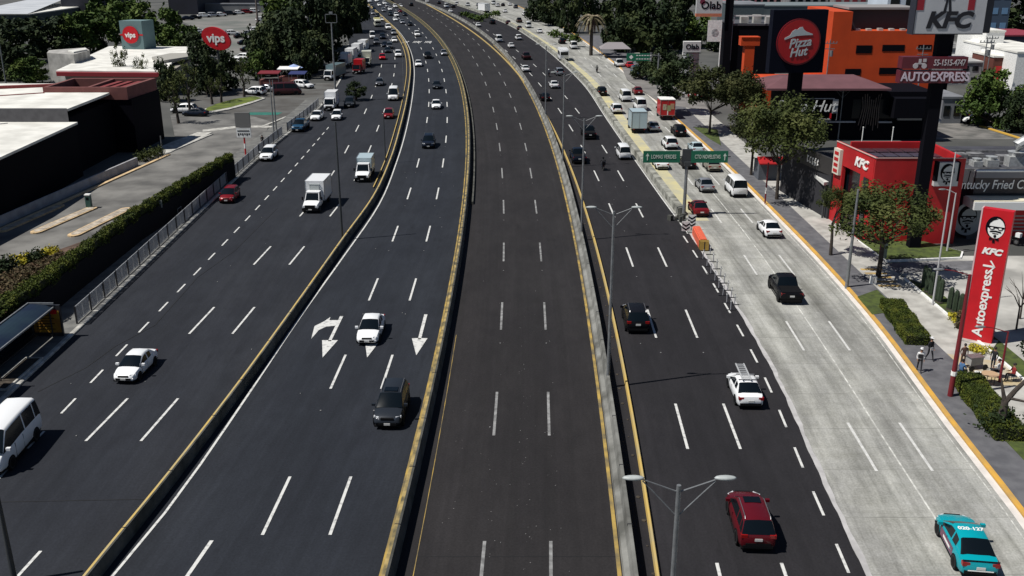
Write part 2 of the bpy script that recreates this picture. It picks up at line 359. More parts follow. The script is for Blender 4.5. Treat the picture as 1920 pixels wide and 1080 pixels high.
# words painted across the left lanes far away, worn past reading in the photograph
pw = MB()
for k, (a, b_, c) in enumerate(((-8.3, 1.9, .9), (-5.2, 2.6, 1.), (-1.6, 2.2, .8))):
    X0 = Y2(311)-1.4+a-1.4
    for j in range(int(b_/0.42)):
        pw.box(X0+j*.42, X0+j*.42+.16, 306+(j % 2)*.6, 312-(j % 3)*.5, .022, .025)
        pw.box(X0+j*.42, X0+j*.42+.38, 308.5+(j % 2)*1.6, 309.6+(j % 2)*1.6, .022, .0252)
pw.build('painted_words', M_mark, kind='structure')
# manhole patch, studs and litter specks
st = MB(); q = random.Random(3)
for f, y0, y1, n in ((lambda y: B1(y)-q.uniform(1, 12), 40, 130, 12), (lambda y: Y2(y)-q.uniform(.8, 9), 40, 130, 9), (lambda y: C3(y)-q.uniform(1, 9), 40, 90, 5), (lambda y: Y3(y)+q.uniform(1, 8), 45, 120, 7)):
    for i in range(n):
        y = q.uniform(y0, y1); x = f(y); s = q.uniform(.025, .055)
        st.ellipsoid((x, y, .03), (s, s*1.2, .03), 6, 4)
for k in range(14):
    for f, yy in ((lambda y: Y3(y)+2.85, 66.5), (lambda y: Y3(y)+6.0, 66.5), (lambda y: Y2(y)-3.4, 57), (lambda y: Y2(y)-6.85, 57), (lambda y: C2(y)+(C3(y)-C2(y))*.335, 68.3), (lambda y: C2(y)+(C3(y)-C2(y))*.665, 68.3)):
        y = yy+k*17.45; st.box(f(y)-.045, f(y)+.045, y-.05, y+.05, .022, .04)
st.build('road_studs_and_specks', mat('stud_grey', (.22, .22, .22), .7), kind='stuff')
sc_ = MB(); q = random.Random(11)
for i in range(110):      # scuffs and flakes on the centre road
    y = 38+abs(q.gauss(0, 16)); x = q.choice((-1.1, 0.6, 2.3, 0.9, -3.2))+q.gauss(0, .28); s = q.uniform(.015, .06)
    sc_.quad((x, y, .0235), (x+s, y-.02, .0235), (x+s*1.2, y+s, .0235), (x+.02, y+s*.8, .0235))
sc_.build('paint_flakes', mat('flake_grey', (0.16, 0.155, 0.155), 0.9), kind='stuff')
# transverse scratches / tar lines, and a painted cable shadow
tl = MB()
for y, x0, x1, wv in ((46.0, -28, -19.5, .3), (41.0, C2(41), C3(41), .02)):
    tl.quad((x0, y, .0215), (x1, y+wv, .0215), (x1, y+wv+.05, .0215), (x0, y+.05, .0215))
pts = [G(*p) for p in ((70, 735), (160, 690), (215, 650), (290, 610), (370, 520), (440, 470), (520, 390))]  # cast shadow of an overhead cable, painted as a thin dark curve
for a, c in zip(pts, pts[1:]): tl.quad((a[0], a[1], .0215), (a[0]+.06, a[1], .0215), (c[0]+.06, c[1], .0215), (c[0], c[1], .0215))
tl.build('tar_seams_and_cable_shadow', mat('tar_and_shadow', (0.010, 0.010, 0.011), 0.7), kind='structure')

# barriers -------------------------------------------------------------------
def wall_run(b, f, prof, y0, y1, step=4.0, mis=None):
    """sweep a closed profile [(dx, z)...] along curve f"""
    n = len(prof); k = 0; N = max(1, int((y1-y0)/step)); o = len(b.v)
    for i in range(N+1):
        y = y0+(y1-y0)*i/N; a = -heading(f, y, 3)
        for dx, z in prof: b.v.append((f(y)+dx*math.cos(a), y+dx*math.sin(a), z))
        if i:
            for j in range(n):
                b.f.append((o+(i-1)*n+j, o+(i-1)*n+(j+1) % n, o+i*n+(j+1) % n, o+i*n+j)); b.m.append(mis[j] if mis else 0)
    b.f.append(tuple(o+j for j in range(n))[::-1]); b.m.append(0)
    b.f.append(tuple(o+N*n+j for j in range(n))); b.m.append(0)
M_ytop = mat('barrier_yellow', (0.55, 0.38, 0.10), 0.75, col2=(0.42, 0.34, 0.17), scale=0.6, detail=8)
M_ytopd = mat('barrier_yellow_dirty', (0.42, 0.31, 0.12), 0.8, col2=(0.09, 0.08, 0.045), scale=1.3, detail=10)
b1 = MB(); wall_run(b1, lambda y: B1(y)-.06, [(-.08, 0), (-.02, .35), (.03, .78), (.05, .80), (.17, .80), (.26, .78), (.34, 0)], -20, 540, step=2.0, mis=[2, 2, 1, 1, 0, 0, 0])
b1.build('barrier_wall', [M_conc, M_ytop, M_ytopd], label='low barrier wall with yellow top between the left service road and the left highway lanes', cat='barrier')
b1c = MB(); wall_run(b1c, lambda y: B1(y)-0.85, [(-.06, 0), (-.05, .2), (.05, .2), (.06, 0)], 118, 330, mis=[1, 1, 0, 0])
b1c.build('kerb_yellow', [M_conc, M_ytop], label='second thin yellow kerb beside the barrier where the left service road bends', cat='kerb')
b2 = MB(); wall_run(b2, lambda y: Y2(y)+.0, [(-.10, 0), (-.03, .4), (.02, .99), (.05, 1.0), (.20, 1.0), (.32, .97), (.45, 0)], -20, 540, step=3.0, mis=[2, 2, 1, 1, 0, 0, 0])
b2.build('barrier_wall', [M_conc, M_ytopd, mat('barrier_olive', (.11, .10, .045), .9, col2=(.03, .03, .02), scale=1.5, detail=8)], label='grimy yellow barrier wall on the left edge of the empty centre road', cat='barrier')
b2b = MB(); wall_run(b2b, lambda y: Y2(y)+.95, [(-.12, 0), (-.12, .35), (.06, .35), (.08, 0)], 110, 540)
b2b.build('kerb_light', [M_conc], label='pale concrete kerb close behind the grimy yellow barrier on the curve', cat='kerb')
b3 = MB(); wall_run(b3, lambda y: C3(y), [(.05, 0), (.10, .3), (.36, .42), (.48, .95), (.66, .95), (.78, 0)], -20, 540)
b3.build('barrier_wall', [mat('barrier_concrete_pale', (0.23, 0.23, 0.215), 0.85, col2=(0.08, 0.08, 0.072), scale=0.5, detail=9)], label='weathered grey concrete barrier on the right edge of the empty centre road', cat='barrier')
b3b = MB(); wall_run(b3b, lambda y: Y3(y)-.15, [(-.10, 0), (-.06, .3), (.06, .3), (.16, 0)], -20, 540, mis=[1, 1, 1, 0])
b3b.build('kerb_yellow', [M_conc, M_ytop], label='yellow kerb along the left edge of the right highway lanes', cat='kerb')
jt = MB(); q = random.Random(15)
for f, o_, w_, z_ in ((lambda y: B1(y)-.06, .13, .12, .804), (Y2, .16, .14, 1.004), (C3, .57, .12, .954)):
    for k in range(70):
        y = 30+k*6.1+q.uniform(-.4, .4); jt.box(f(y)+o_-w_, f(y)+o_+w_, y-.035, y+.035, z_-.3, z_+.003)
jt.build('barrier_joint_gaps', M_dark, kind='structure')
dt = MB(); q = random.Random(5)
for i in range(90):
    y = 35+i*2.3; s = q.uniform(.06, .16); dt.ellipsoid((C3(y)+1.45+q.uniform(-.1, .1), y, .03), (s, s, .05), 5, 3)
dt.build('rubble_in_the_ditch', M_soil, kind='stuff')
# barrier four with pale yellow painted shoulder
b4 = MB(); wall_run(b4, lambda y: R4(y)+.25, [(0, 0), (.05, .75), (.35, .8), (.8, .8), (1.0, 0)], 105.5, 540)
b4.build('barrier_wall', [mat('barrier_concrete_mid', (0.34, 0.34, 0.30), 0.85, col2=(0.10, 0.10, 0.085), scale=0.7, detail=9, bump=0.3)], label='mossy grey concrete barrier between the right highway lanes and the concrete side road', cat='barrier')
l7 = MB(); solid(l7, lambda y: R4(y)+2.25, 103, 480, wd=2.0, z=0.018)
l7.build('pale_yellow_shoulder', M_yelpale, kind='structure')
# right kerb
k5 = MB(); wall_run(k5, lambda y: K5(y), [(-.14, 0), (-.14, .14), (.0, .16), (.14, .165), (.14, 0)], -20, 500)
k5.build('yellow_kerb', mat('kerb_yellow_paint', (0.60, 0.33, 0.05), 0.8, col2=(0.42, 0.26, 0.08), scale=0.9, detail=8), kind='structure')
kl = MB(); wall_run(kl, KL, [(-.35, 0), (-.35, .15), (-.1, .16), (0, .12), (0, 0)], -20, 300)
kl.build('kerb', M_curb, kind='structure')

# pavements ------------------------------------------------------------------
M_paver = mat('grey_pavers', (0.13, 0.13, 0.14), 0.9, col2=(0.085, 0.085, 0.095), scale=1.1, detail=9, bump=0.3)
def slab(name, f0, f1, y0, y1, z, m, **kw):
    b = MB(); N = max(1, int((y1-y0)/5)); P0 = [(f0(y0+(y1-y0)*i/N), y0+(y1-y0)*i/N) for i in range(N+1)]
    P1 = [(f1(y0+(y1-y0)*i/N), y0+(y1-y0)*i/N) for i in range(N+1)]
    for i in range(N):
        a, c, d, e = P0[i], P1[i], P1[i+1], P0[i+1]
        b.add([(*a, z), (*c, z), (*d, z), (*e, z)], [(0, 1, 2, 3)])
        b.add([(*a, 0), (*a, z), (*e, z), (*e, 0)], [(0, 1, 2, 3)]); b.add([(*c, 0), (*c, z), (*d, z), (*d, 0)], [(0, 1, 2, 3)])
    return b.build(name, m, kind='structure')
slab('pavement', lambda y: K5(y)+.14, lambda y: 31.9 if y < 100 else max(31.9, K5(y)+2.2), -20, 330, .15, M_paver)
slab('walkway', lambda y: 31.9 if y < 100 else max(31.9, K5(y)+2.2), lambda y: 35.2 if y < 100 else max(35.2, K5(y)+5.2), 30, 330, .155, mat('pale_walkway', (0.46, 0.45, 0.42), 0.9, col2=(0.30, 0.29, 0.27), scale=0.8, detail=9))
slab('left_pavement', lambda y: KL(y)-4.2, lambda y: KL(y)-.35, -20, 190, .15, mat('left_pavement', (0.17, 0.17, 0.16), 0.9, col2=(0.09, 0.09, 0.09), scale=0.9, detail=9))
# ---------------------------------------------------------------- vehicles
def paint(name, col, metal=0.0, rough=0.32):
    dk = max(col) < .05
    return mat('paint_'+name, col, rough+(.1 if dk else 0), metal, coat=.05 if dk else .25, spec=.15 if dk else .35)
PAINT = dict(white=paint('white', (0.80, 0.81, 0.82)), red=paint('red', (0.20, 0.008, 0.012), 0.2), darkred=paint('darkred', (0.10, 0.004, 0.009), 0.1), maroon=paint('maroon', (0.06, 0.012, 0.015), .2),
             black=paint('black', (0.006, 0.006, 0.008)), darkgrey=paint('darkgrey', (0.022, 0.027, 0.036), .1), navy=paint('navy', (0.008, 0.013, 0.026), .0),
             silver=paint('silver', (0.42, 0.43, 0.46), .6), grey=paint('grey', (0.12, 0.125, 0.14), .5), teal=paint('teal', (0.0, 0.30, 0.36)), blue=paint('blue', (0.015, 0.06, 0.12)),
             beige=paint('beige', (0.36, 0.33, 0.27), .4), purple=paint('purple', (0.12, 0.015, 0.07)), cream=paint('cream', (0.62, 0.62, 0.52)), tealgrey=paint('tealgrey', (0.13, 0.19, 0.21)),
             skyblue=paint('skyblue', (0.42, 0.52, 0.56)), brightred=paint('brightred', (0.45, 0.01, 0.015)), brown=paint('brown', (0.06, 0.03, 0.022)), yellowbus=paint('yellowbus', (0.45, 0.40, 0.10)), greenbox=paint('greenbox', (0.30, 0.38, 0.30)))
def loft(b, st, mi=0):
    """st: (y, half width, z bottom, z top, crown) from rear to front"""
    o = len(b.v); n = None
    for y, hw, zb, zt, cr in st:
        h = [(hw*.90, zb), (hw*.985, zb+.10), (hw, zb+(zt-zb)*.5), (hw*.975, zt-.13), (hw*.90, zt-.025), (hw*.55, zt+cr*.8), (0, zt+cr)]
        ring = [(x, y, z) for x, z in h] + [(-x, y, z) for x, z in h[-2::-1]]
        n = len(ring); b.v += ring
    for i in range(len(st)-1):
        for j in range(n): b.f.append((o+i*n+j, o+i*n+(j+1) % n, o+(i+1)*n+(j+1) % n, o+(i+1)*n+j)); b.m.append(mi)
    b.f.append(tuple(o+j for j in range(n))); b.m.append(mi)
    b.f.append(tuple(o+(len(st)-1)*n+j for j in range(n-1, -1, -1))); b.m.append(mi)
def wheel_mesh(r, w):
    b = MB(); n = 18; pr = [(w/2*.75, r*.62), (w/2, r*.72), (w/2, r*.93), (w/2*.8, r), (-w/2*.8, r), (-w/2, r*.93), (-w/2, r*.72), (-w/2*.75, r*.62)]
    vs = [(x, rr*math.cos(2*math.pi*k/n), rr*math.sin(2*math.pi*k/n)) for x, rr in pr for k in range(n)]
    m = len(pr); fs = [(i*n+k, i*n+(k+1) % n, ((i+1) % m)*n+(k+1) % n, ((i+1) % m)*n+k) for i in range(m) for k in range(n)]
    b.add(vs, fs); return b.mesh('wheel', M_tyre, 40)
def rim_mesh(r, w):
    b = MB(); n = 10
    b.add([(w/2*.6, r*.2*math.cos(2*math.pi*k/n), r*.2*math.sin(2*math.pi*k/n)) for k in range(n)], [tuple(range(n))])
    for sx in (1, -1):
        for k in range(5):
            a = 2*math.pi*k/5; M = Matrix.Rotation(a, 4, 'X')
            b.box(sx*w/2*.62-.015, sx*w/2*.62+.015, -r*.10, r*.10, 0, r*.64, M=M)
    b.tube([(-w/2*.5, 0, 0), (w/2*.5, 0, 0)], r*.60, 14)
    return b.mesh('rim', M_rim)
SPEC = dict(
 sedan=dict(L=4.5, W=1.76, H=1.46, wr=.32, body=[(-2.25, .62, .42, .74, 0), (-2.18, .76, .30, .92, .01), (-1.98, .83, .24, .98, .015), (-1.5, .87, .22, .98, .02), (-.7, .88, .22, .94, .02), (.3, .88, .22, .92, .02), (.95, .87, .22, .90, .04), (1.5, .86, .24, .84, .06), (1.95, .80, .24, .72, .05), (2.16, .70, .28, .62, .03), (2.25, .55, .36, .50, .0)],
   gh=(-1.78, 1.12, .80, -1.02, .18, .60, .92), wb=(-1.33, 1.36), lamp=.60, tl=.80),
 hatch=dict(L=3.95, W=1.72, H=1.52, wr=.31, body=[(-1.97, .62, .40, .80, 0), (-1.90, .77, .28, .95, .01), (-1.6, .84, .23, .97, .02), (-.8, .86, .22, .95, .02), (.3, .86, .22, .93, .02), (.85, .86, .22, .92, .04), (1.3, .84, .24, .85, .06), (1.70, .78, .24, .73, .05), (1.90, .68, .28, .62, .03), (1.97, .54, .36, .50, .0)],
   gh=(-1.90, 1.10, .785, -1.50, .15, .60, .93), wb=(-1.2, 1.25), lamp=.62, tl=.88),
 suv=dict(L=4.65, W=1.88, H=1.70, wr=.37, body=[(-2.32, .70, .50, .90, 0), (-2.26, .84, .38, 1.04, .01), (-2.0, .90, .31, 1.08, .02), (-1.0, .935, .30, 1.06, .02), (.3, .935, .30, 1.04, .02), (1.0, .93, .30, 1.02, .04), (1.6, .91, .32, .97, .06), (2.05, .86, .33, .86, .05), (2.24, .77, .36, .74, .03), (2.32, .62, .44, .60, .0)],
   gh=(-2.24, 1.22, .85, -1.86, .32, .67, 1.04), wb=(-1.38, 1.42), lamp=.76, tl=.98),
 van=dict(L=4.95, W=1.88, H=2.15, wr=.34, body=[(-2.47, .80, .48, 1.18, 0), (-2.42, .89, .34, 1.24, .0), (-2.2, .92, .29, 1.26, .0), (0, .94, .28, 1.24, .0), (1.5, .93, .28, 1.20, .0), (2.0, .89, .28, 1.10, .03), (2.33, .82, .30, .92, .04), (2.43, .72, .34, .76, .02), (2.47, .58, .42, .60, .0)],
   gh=(-2.44, 2.12, .875, -2.30, 1.30, .72, 1.20), wb=(-1.5, 1.5), lamp=.74, tl=.98),
 pickup=dict(L=5.5, W=1.98, H=1.82, wr=.41, body=[(-2.75, .86, .58, 1.00, 0), (-2.70, .94, .47, 1.10, .0), (-1.8, .975, .43, 1.12, .0), (-.6, .98, .42, 1.12, .0), (.2, .98, .40, 1.10, .02), (1.25, .98, .40, 1.10, .04), (2.0, .96, .42, 1.05, .06), (2.45, .92, .42, .98, .04), (2.68, .84, .46, .86, .02), (2.75, .70, .54, .72, .0)],
   gh=(-.95, 1.48, .89, -.62, .60, .70, 1.10), wb=(-1.75, 1.75), lamp=.86, tl=.95))
def car_meshes(kind, sp):
    out = {}; L, W, H = sp['L'], sp['W'], sp['H']; yb0, yb1, wb_, yt0, yt1, wt, zb = sp['gh']; hw = W/2
    b = MB(); loft(b, sp['body']); out['body'] = b.mesh('body', PAINT['white'], 38)
    zt = H-.05; ym = (yt0+yt1)/2
    def lerp(a_, b_, f): return a_+(b_-a_)*f
    ST = [(yb0, zb, 'r'), (lerp(yb0, yt0, .5), lerp(zb, H-.05, .56), 'r'), (yt0, H-.05, 'o'), (lerp(yt0, ym, .5), H-.012, 'o'), (ym-.06, H, 'b'), (ym+.06, H, 'o'), (lerp(ym, yt1, .6), H-.015, 'o'), (yt1, H-.06, 'w'), (lerp(yt1, yb1, .45), lerp(H-.06, zb, .38), 'w'), (yb1, zb, 'w')]
    if kind in ('van', 'suv'): ST.insert(3, (lerp(yt0, ym, .25), H-.02, 'b2')); ST.insert(4, (lerp(yt0, ym, .25)+.09, H-.018, 'o'))
    vs = []; nr = 9
    for y, z, k in ST:
        f = (z-zb)/(H-zb); w1 = lerp(wb_, wt, max(0, f-.22)); w2 = lerp(wb_, wt, f)
        h_ = [(wb_, min(z, zb)-.07), (w1 if f > .3 else wb_*.995, max(z-.13, zb-.05)), (w2*.985, z-.045 if f > .3 else z-.02), (w2*.86, z+.005), (0, z+.03)]
        vs += [(x, y, zz) for x, zz in h_]+[(-x, y, zz) for x, zz in h_[-2::-1]]
    gl, pt = MB(), MB(); gl.v = list(vs); pt.v = list(vs)
    for i in range(len(ST)-1):
        k0, k1 = ST[i][2], ST[i+1][2]
        for j in range(nr-1):
            jj = j if j < 4 else 7-j     # 0 side, 1 rail, 2 edge, 3 top
            fc = (i*nr+j, i*nr+j+1, (i+1)*nr+j+1, (i+1)*nr+j)
            if jj == 0: glass = not (k0 in ('b', 'b2') or (k0 == 'r' and kind != 'van' and i == 0) or (k0 == 'r' and kind == 'sedan'))
            elif jj == 1: glass = False
            elif jj == 2: glass = False if (k0 != 'w' and k0 != 'r') else True
            else: glass = k0 in ('w', 'r')
            if glass and jj == 2: glass = True
            (gl if glass else pt).f.append(fc); (gl if glass else pt).m.append(0)
    def prune(m_):
        used = sorted({i for f_ in m_.f for i in f_}); mp = {o_: n_ for n_, o_ in enumerate(used)}
        m_.v = [m_.v[i] for i in used]; m_.f = [tuple(mp[i] for i in f_) for f_ in m_.f]
    prune(gl); prune(pt); out['windows'] = gl.mesh('windows', M_glass, 50); out['roof'] = pt.mesh('roof', PAINT['white'], 50)
    # trim : bumpers, arches, grille
    b = MB(); r = sp['wr']
    for y in sp['wb']:
        for s in (-1, 1):
            x0 = s*(hw-.12); x1 = s*(hw+.004)
            b.tube([(x0, y, r), (x1, y, r)], r+.055, 16)
    b.box(-hw*.86, hw*.86, -L/2+.10, L/2-.10, .20, .30)
    b.box(-hw*.62, hw*.62, L/2-.10, L/2+.012, .36, .50)
    b.box(-hw*.42, hw*.42, L/2-.16, L/2-.02, sp['lamp']-.06, sp['lamp']+.06)
    b.box(-hw*.78, hw*.78, -L/2-.012, -L/2+.1, .34, .50)
    for s in (-1, 1): b.box(s*hw*.995-.01, s*hw*.995+.01, sp['wb'][0]+r+.1, sp['wb'][1]-r-.1, .24, .32)
    for yy in (-.05, .9 if kind != 'pickup' else .35): 
        for s in (-1, 1): b.box(s*hw*.985-.012, s*hw*.985+.012, yy-.008, yy+.008, .36, sp['gh'][6]-.08)
    if kind == 'pickup': b.box(-.80, .80, -2.62, -1.02, 1.05, 1.135)
    out['trim'] = b.mesh('trim', M_trim)
    b = MB(); b.box(-.09, .13, -.10, .06, -.06, .09); out['mirror'] = b.mesh('mirror', PAINT['white'])
    b = MB(); b.add([(-.17, .0, -.08), (.17, -.22, -.06), (.19, -.34, .07), (-.14, -.06, .08), (-.17, -.2, -.08), (.10, -.40, -.06), (.12, -.5, .07), (-.14, -.3, .08)], [(0, 1, 2, 3), (4, 5, 6, 7), (0, 1, 5, 4), (3, 2, 6, 7), (0, 3, 7, 4), (1, 2, 6, 5)]); out['headlight'] = b.mesh('headlight', M_head)
    b = MB(); b.box(-.16, .16, 0, .22, -.09, .09); out['taillight'] = b.mesh('taillight', M_tail)
    b = MB(); b.box(-.19, .19, -.012, .012, -.07, .07); out['plate'] = b.mesh('plate', M_plate)
    out['wheel'] = wheel_mesh(r, .22); out['rim'] = rim_mesh(r, .22)
    b = MB()
    for s in (-1, 1): b.tube([(s*wt*.93, yt0+.1, H-.05), (s*wt*.93, yt0+.2, H+.05), (s*wt*.93, yt1-.3, H+.04), (s*wt*.93, yt1-.1, H-.06)], .022, 5)
    out['roof_rail'] = b.mesh('roof_rail', M_rim)
    return out
CM = {}
def inst(name, me, parent, loc=(0, 0, 0), m=None, rot=None, sc=None):
    o = bpy.data.objects.new(name, me); COL.objects.link(o); o.parent = parent; o.location = loc
    if rot: o.rotation_euler = rot
    if sc: o.scale = sc
    if m is not None: o.material_slots[0].link = 'OBJECT'; o.material_slots[0].material = m
    return o
def make_car(name, kind, col, detail, label, group, cat, rails=False, sc=1.0):
    if kind not in CM: CM[kind] = car_meshes(kind, SPEC[kind])
    me = CM[kind]; sp = SPEC[kind]; t = empty(name, label=label, cat=cat, group=group); p = PAINT[col]; L, W = sp['L'], sp['W']; hw = W/2
    inst('body', me['body'], t, m=p); inst('roof', me['roof'], t, m=p); inst('windows', me['windows'], t); inst('trim', me['trim'], t)
    if detail >= 1:
        for y in sp['wb']:
            for s in (-1, 1):
                wo = inst('wheel', me['wheel'], t, (s*(hw-.105), y, sp['wr']))
                if detail >= 2: inst('rim', me['rim'], wo)
    if detail >= 0:
        for s in (-1, 1): inst('taillight', me['taillight'], t, (s*(hw-.24), -L/2-.004+.02, sp['tl']))
        for s in (-1, 1): inst('headlight', me['headlight'], t, (s*(hw-.27), L/2-.055, sp['lamp']+.02), sc=(s, 1, 1))
    if detail >= 1:
        for s in (-1, 1): inst('mirror', me['mirror'], t, (s*(hw+.06), sp['gh'][1]-.28, sp['gh'][6]+.05), m=p, sc=(s, 1, 1))
        inst('number_plate', me['plate'], t, (0, L/2+.02, .44)); inst('number_plate', me['plate'], t, (0, -L/2-.02, sp['tl']-.16))
    if rails: inst('roof_rail', me['roof_rail'], t)
    t.scale = (sc, sc, sc)
    return t
def make_truck(name, cabcol, boxcol, label, group, boxL=3.6, boxW=2.1, boxH=2.0, detail=2, cab='bonnet', logo=None, reefer=False, rearcol=None):
    """bonneted light truck with a box body: front towards +Y, origin at the middle"""
    t = empty(name, label=label, cat='truck', group=group); pc, pb = PAINT[cabcol], PAINT[boxcol]
    cabL = 2.6 if cab == 'bonnet' else 1.9; L = boxL+cabL+.15; y0 = -L/2; yb = y0+boxL; W = 1.9
    b = MB(); bx = MB(); bx.box(-boxW/2, boxW/2, y0, yb, .85, .85+boxH)
    o = bx.build('cargo_box', [pb], t)
    fr = MB(); e = .05
    for s in (-1, 1):
        for yy in (y0, yb): fr.box(s*boxW/2-e*.7, s*boxW/2+e*.7, yy-e*.7, yy+e*.7, .82, .88+boxH)
        for zz in (.85, .85+boxH): fr.box(s*boxW/2-e, s*boxW/2+e*.6, y0+.06, yb-.06, zz-e, zz+e*.6)
    for zz in (.85, .85+boxH): fr.box(-boxW/2+.06, boxW/2-.06, y0-e*.6, y0+e, zz-e, zz+e*.6)
    if rearcol != 'none': fr.box(-.02, .02, y0-.02, y0+.01, .9, .8+boxH)
    fr.build('box_frame', M_rim, t)
    b = MB()
    if cab == 'bonnet':
        loft(b, [(yb+.12, .90, .55, 1.25, 0), (yb+1.15, .95, .50, 1.25, .02), (yb+1.5, .95, .50, 1.22, .03), (yb+2.3, .90, .50, 1.05, .05), (yb+2.6, .78, .55, .90, 0)])
        g = (yb+.14, yb+1.6, yb+.20, yb+1.05, .80, .70, 1.18, 1.98)
    else:
        loft(b, [(yb+.12, .92, .55, 1.30, 0), (yb+1.4, .96, .50, 1.28, .0), (yb+1.8, .92, .50, 1.15, .0), (yb+1.9, .85, .55, .95, 0)])
        g = (yb+.14, yb+1.82, yb+.18, yb+1.45, .86, .80, 1.24, 2.1)
    b.build('cab', pc, t, smooth=38)
    a0, a1, t0, t1, wb_, wt, zb, zt = g
    wdw = MB(); wdw.add([(-wb_, a0, zb), (wb_, a0, zb), (wb_, a1, zb), (-wb_, a1, zb), (-wt, t0, zt), (wt, t0, zt), (wt, t1, zt), (-wt, t1, zt)], [(0, 1, 5, 4), (1, 2, 6, 5), (2, 3, 7, 6), (3, 0, 4, 7)]); wdw.build('windows', M_glass, t)
    rf = MB(); rf.box(-wt-.05, wt+.05, t0-.03, t1+.06, zt-.02, zt+.10)
    for s in (-1, 1):
        rf.tube([(s*wb_, a1, zb), (s*wt, t1, zt)], .05, 5); rf.tube([(s*wb_, a0+.1, zb), (s*wt, t0, zt)], .12, 5)
    rf.build('cab_roof', pc, t)
    ch = MB(); ch.box(-.75, .75, y0+.05, y0+L-.1, .45, .80); ch.box(-.95, .95, y0-.05, y0+.05, .40, .58)
    ch.box(-.6, .6, L/2-.08, L/2+.02, .62, .95); ch.box(-.92, .92, L/2-.1, L/2+.05, .38, .56); ch.build('chassis', M_trim, t)
    if 'truckwheel' not in CM: CM['truckwheel'] = (wheel_mesh(.38, .28), rim_mesh(.38, .28), CM['sedan']['headlight'] if 'sedan' in CM else None)
    for y in (y0+.9, L/2-.75):
        for s in (-1, 1):
            wo = inst('wheel', CM['truckwheel'][0], t, (s*.86, y, .38))
            if detail >= 2: inst('rim', CM['truckwheel'][1], wo)
    for s in (-1, 1):
        h = MB(); h.box(s*.72-.14, s*.72+.14, L/2-.10, L/2+.03, .68, .88); h.build('headlight', M_head, t)
        h = MB(); h.box(s*.85-.08, s*.85+.08, y0-.07, y0, .62, .78); h.build('taillight', M_tail, t)
        h = MB(); h.box(s*1.08-.09, s*1.08+.09, L/2-1.3 if cab == 'bonnet' else L/2-.35, L/2-1.22 if cab == 'bonnet' else L/2-.27, 1.25, 1.6); h.build('mirror', M_trim, t)
    pl = MB(); pl.box(-.19, .19, L/2+.05, L/2+.07, .42, .54); pl.build('number_plate', M_plate, t)
    if reefer:
        u = MB(); u.box(-.55, .55, yb, yb+.16, 1.95, 2.55); u.box(-.62, .62, yb, yb+.10, 2.66, 2.74); u.build('cooling_unit', mat('unit_grey', (.35, .38, .38), .6), t)
    return t, L
def make_bus(name, col, label, L=8.0, W=2.3, H=2.8, roofcol='white', cat='bus'):
    t = empty(name, label=label, cat=cat); p = PAINT[col]
    b = MB(); loft(b, [(-L/2, W/2*.9, .5, H-.25, 0), (-L/2+.1, W/2, .4, H-.05, .04), (L/2-.4, W/2, .4, H-.05, .04), (L/2-.05, W/2*.95, .4, H-.4, .03), (L/2, W/2*.88, .45, 1.3, 0)]); b.build('body', p, t, smooth=40)
    b = MB(); b.box(-W/2*.97, W/2*.97, -L/2+.2, L/2-.8, H-.03, H+.05); b.build('roof', PAINT[roofcol], t)
    b = MB()
    for s in (-1, 1): b.box(s*W/2-.012 if s > 0 else -W/2-.01, s*W/2+.01 if s > 0 else -W/2+.012, -L/2+.4, L/2-.9, 1.35, H-.55)
    b.box(-W/2*.85, W/2*.85, -L/2-.012, -L/2+.05, 1.5, H-.55); b.box(-W/2*.82, W/2*.82, L/2-.05, L/2+.015, 1.35, H-.75); b.build('windows', M_glass, t)
    b = MB(); b.box(-W/2*.9, W/2*.9, -L/2-.02, -L/2+.1, .4, .65); b.box(-W/2*.9, W/2*.9, L/2-.1, L/2+.03, .35, .6); b.build('bumper', M_trim, t)
    if 'truckwheel' not in CM: CM['truckwheel'] = (wheel_mesh(.38, .28), rim_mesh(.38, .28), None)
    for y in (-L/2+1.8, L/2-1.6):
        for s in (-1, 1): inst('wheel', CM['truckwheel'][0], t, (s*(W/2-.13), y, .38), sc=(1, 1.1, 1.1))
    return t, L
# people ---------------------------------------------------------------------
def skin_body(joints, edges, parent=None, name='person', mats=None, paintf=None, sub=2):
    me = bpy.data.meshes.new(name); me.from_pydata([j[0] for j in joints], edges, [])
    o = bpy.data.objects.new(name, me); COL.objects.link(o)
    o.modifiers.new('s', 'SKIN'); o.modifiers.new('u', 'SUBSURF').levels = sub
    for v, j in zip(me.skin_vertices[0].data, joints): r = j[1]; v.radius = (r, r) if not isinstance(r, tuple) else r
    me.skin_vertices[0].data[0].use_root = True
    bpy.context.view_layer.update()
    m2 = bpy.data.meshes.new_from_object(o.evaluated_get(bpy.context.evaluated_depsgraph_get()))
    bpy.data.objects.remove(o); m2.materials.clear()
    for q in mats: m2.materials.append(q)
    for p_ in m2.polygons: p_.use_smooth = True; p_.material_index = paintf(p_.center)
    o = bpy.data.objects.new(name, m2); COL.objects.link(o)
    if parent: o.parent = parent
    return o
def cloth(n, c): return mat('cloth_'+n, c, 0.9, noise=0.15, scale=8)
CL_ = dict(white=cloth('white', (.7, .7, .7)), black=cloth('black', (.012, .012, .016)), navy=cloth('navy', (.012, .016, .03)), blue=cloth('blue', (.06, .14, .28)), brown=cloth('brown', (.08, .04, .03)), grey=cloth('grey', (.16, .16, .17)), red=cloth('red', (.25, .02, .02)))
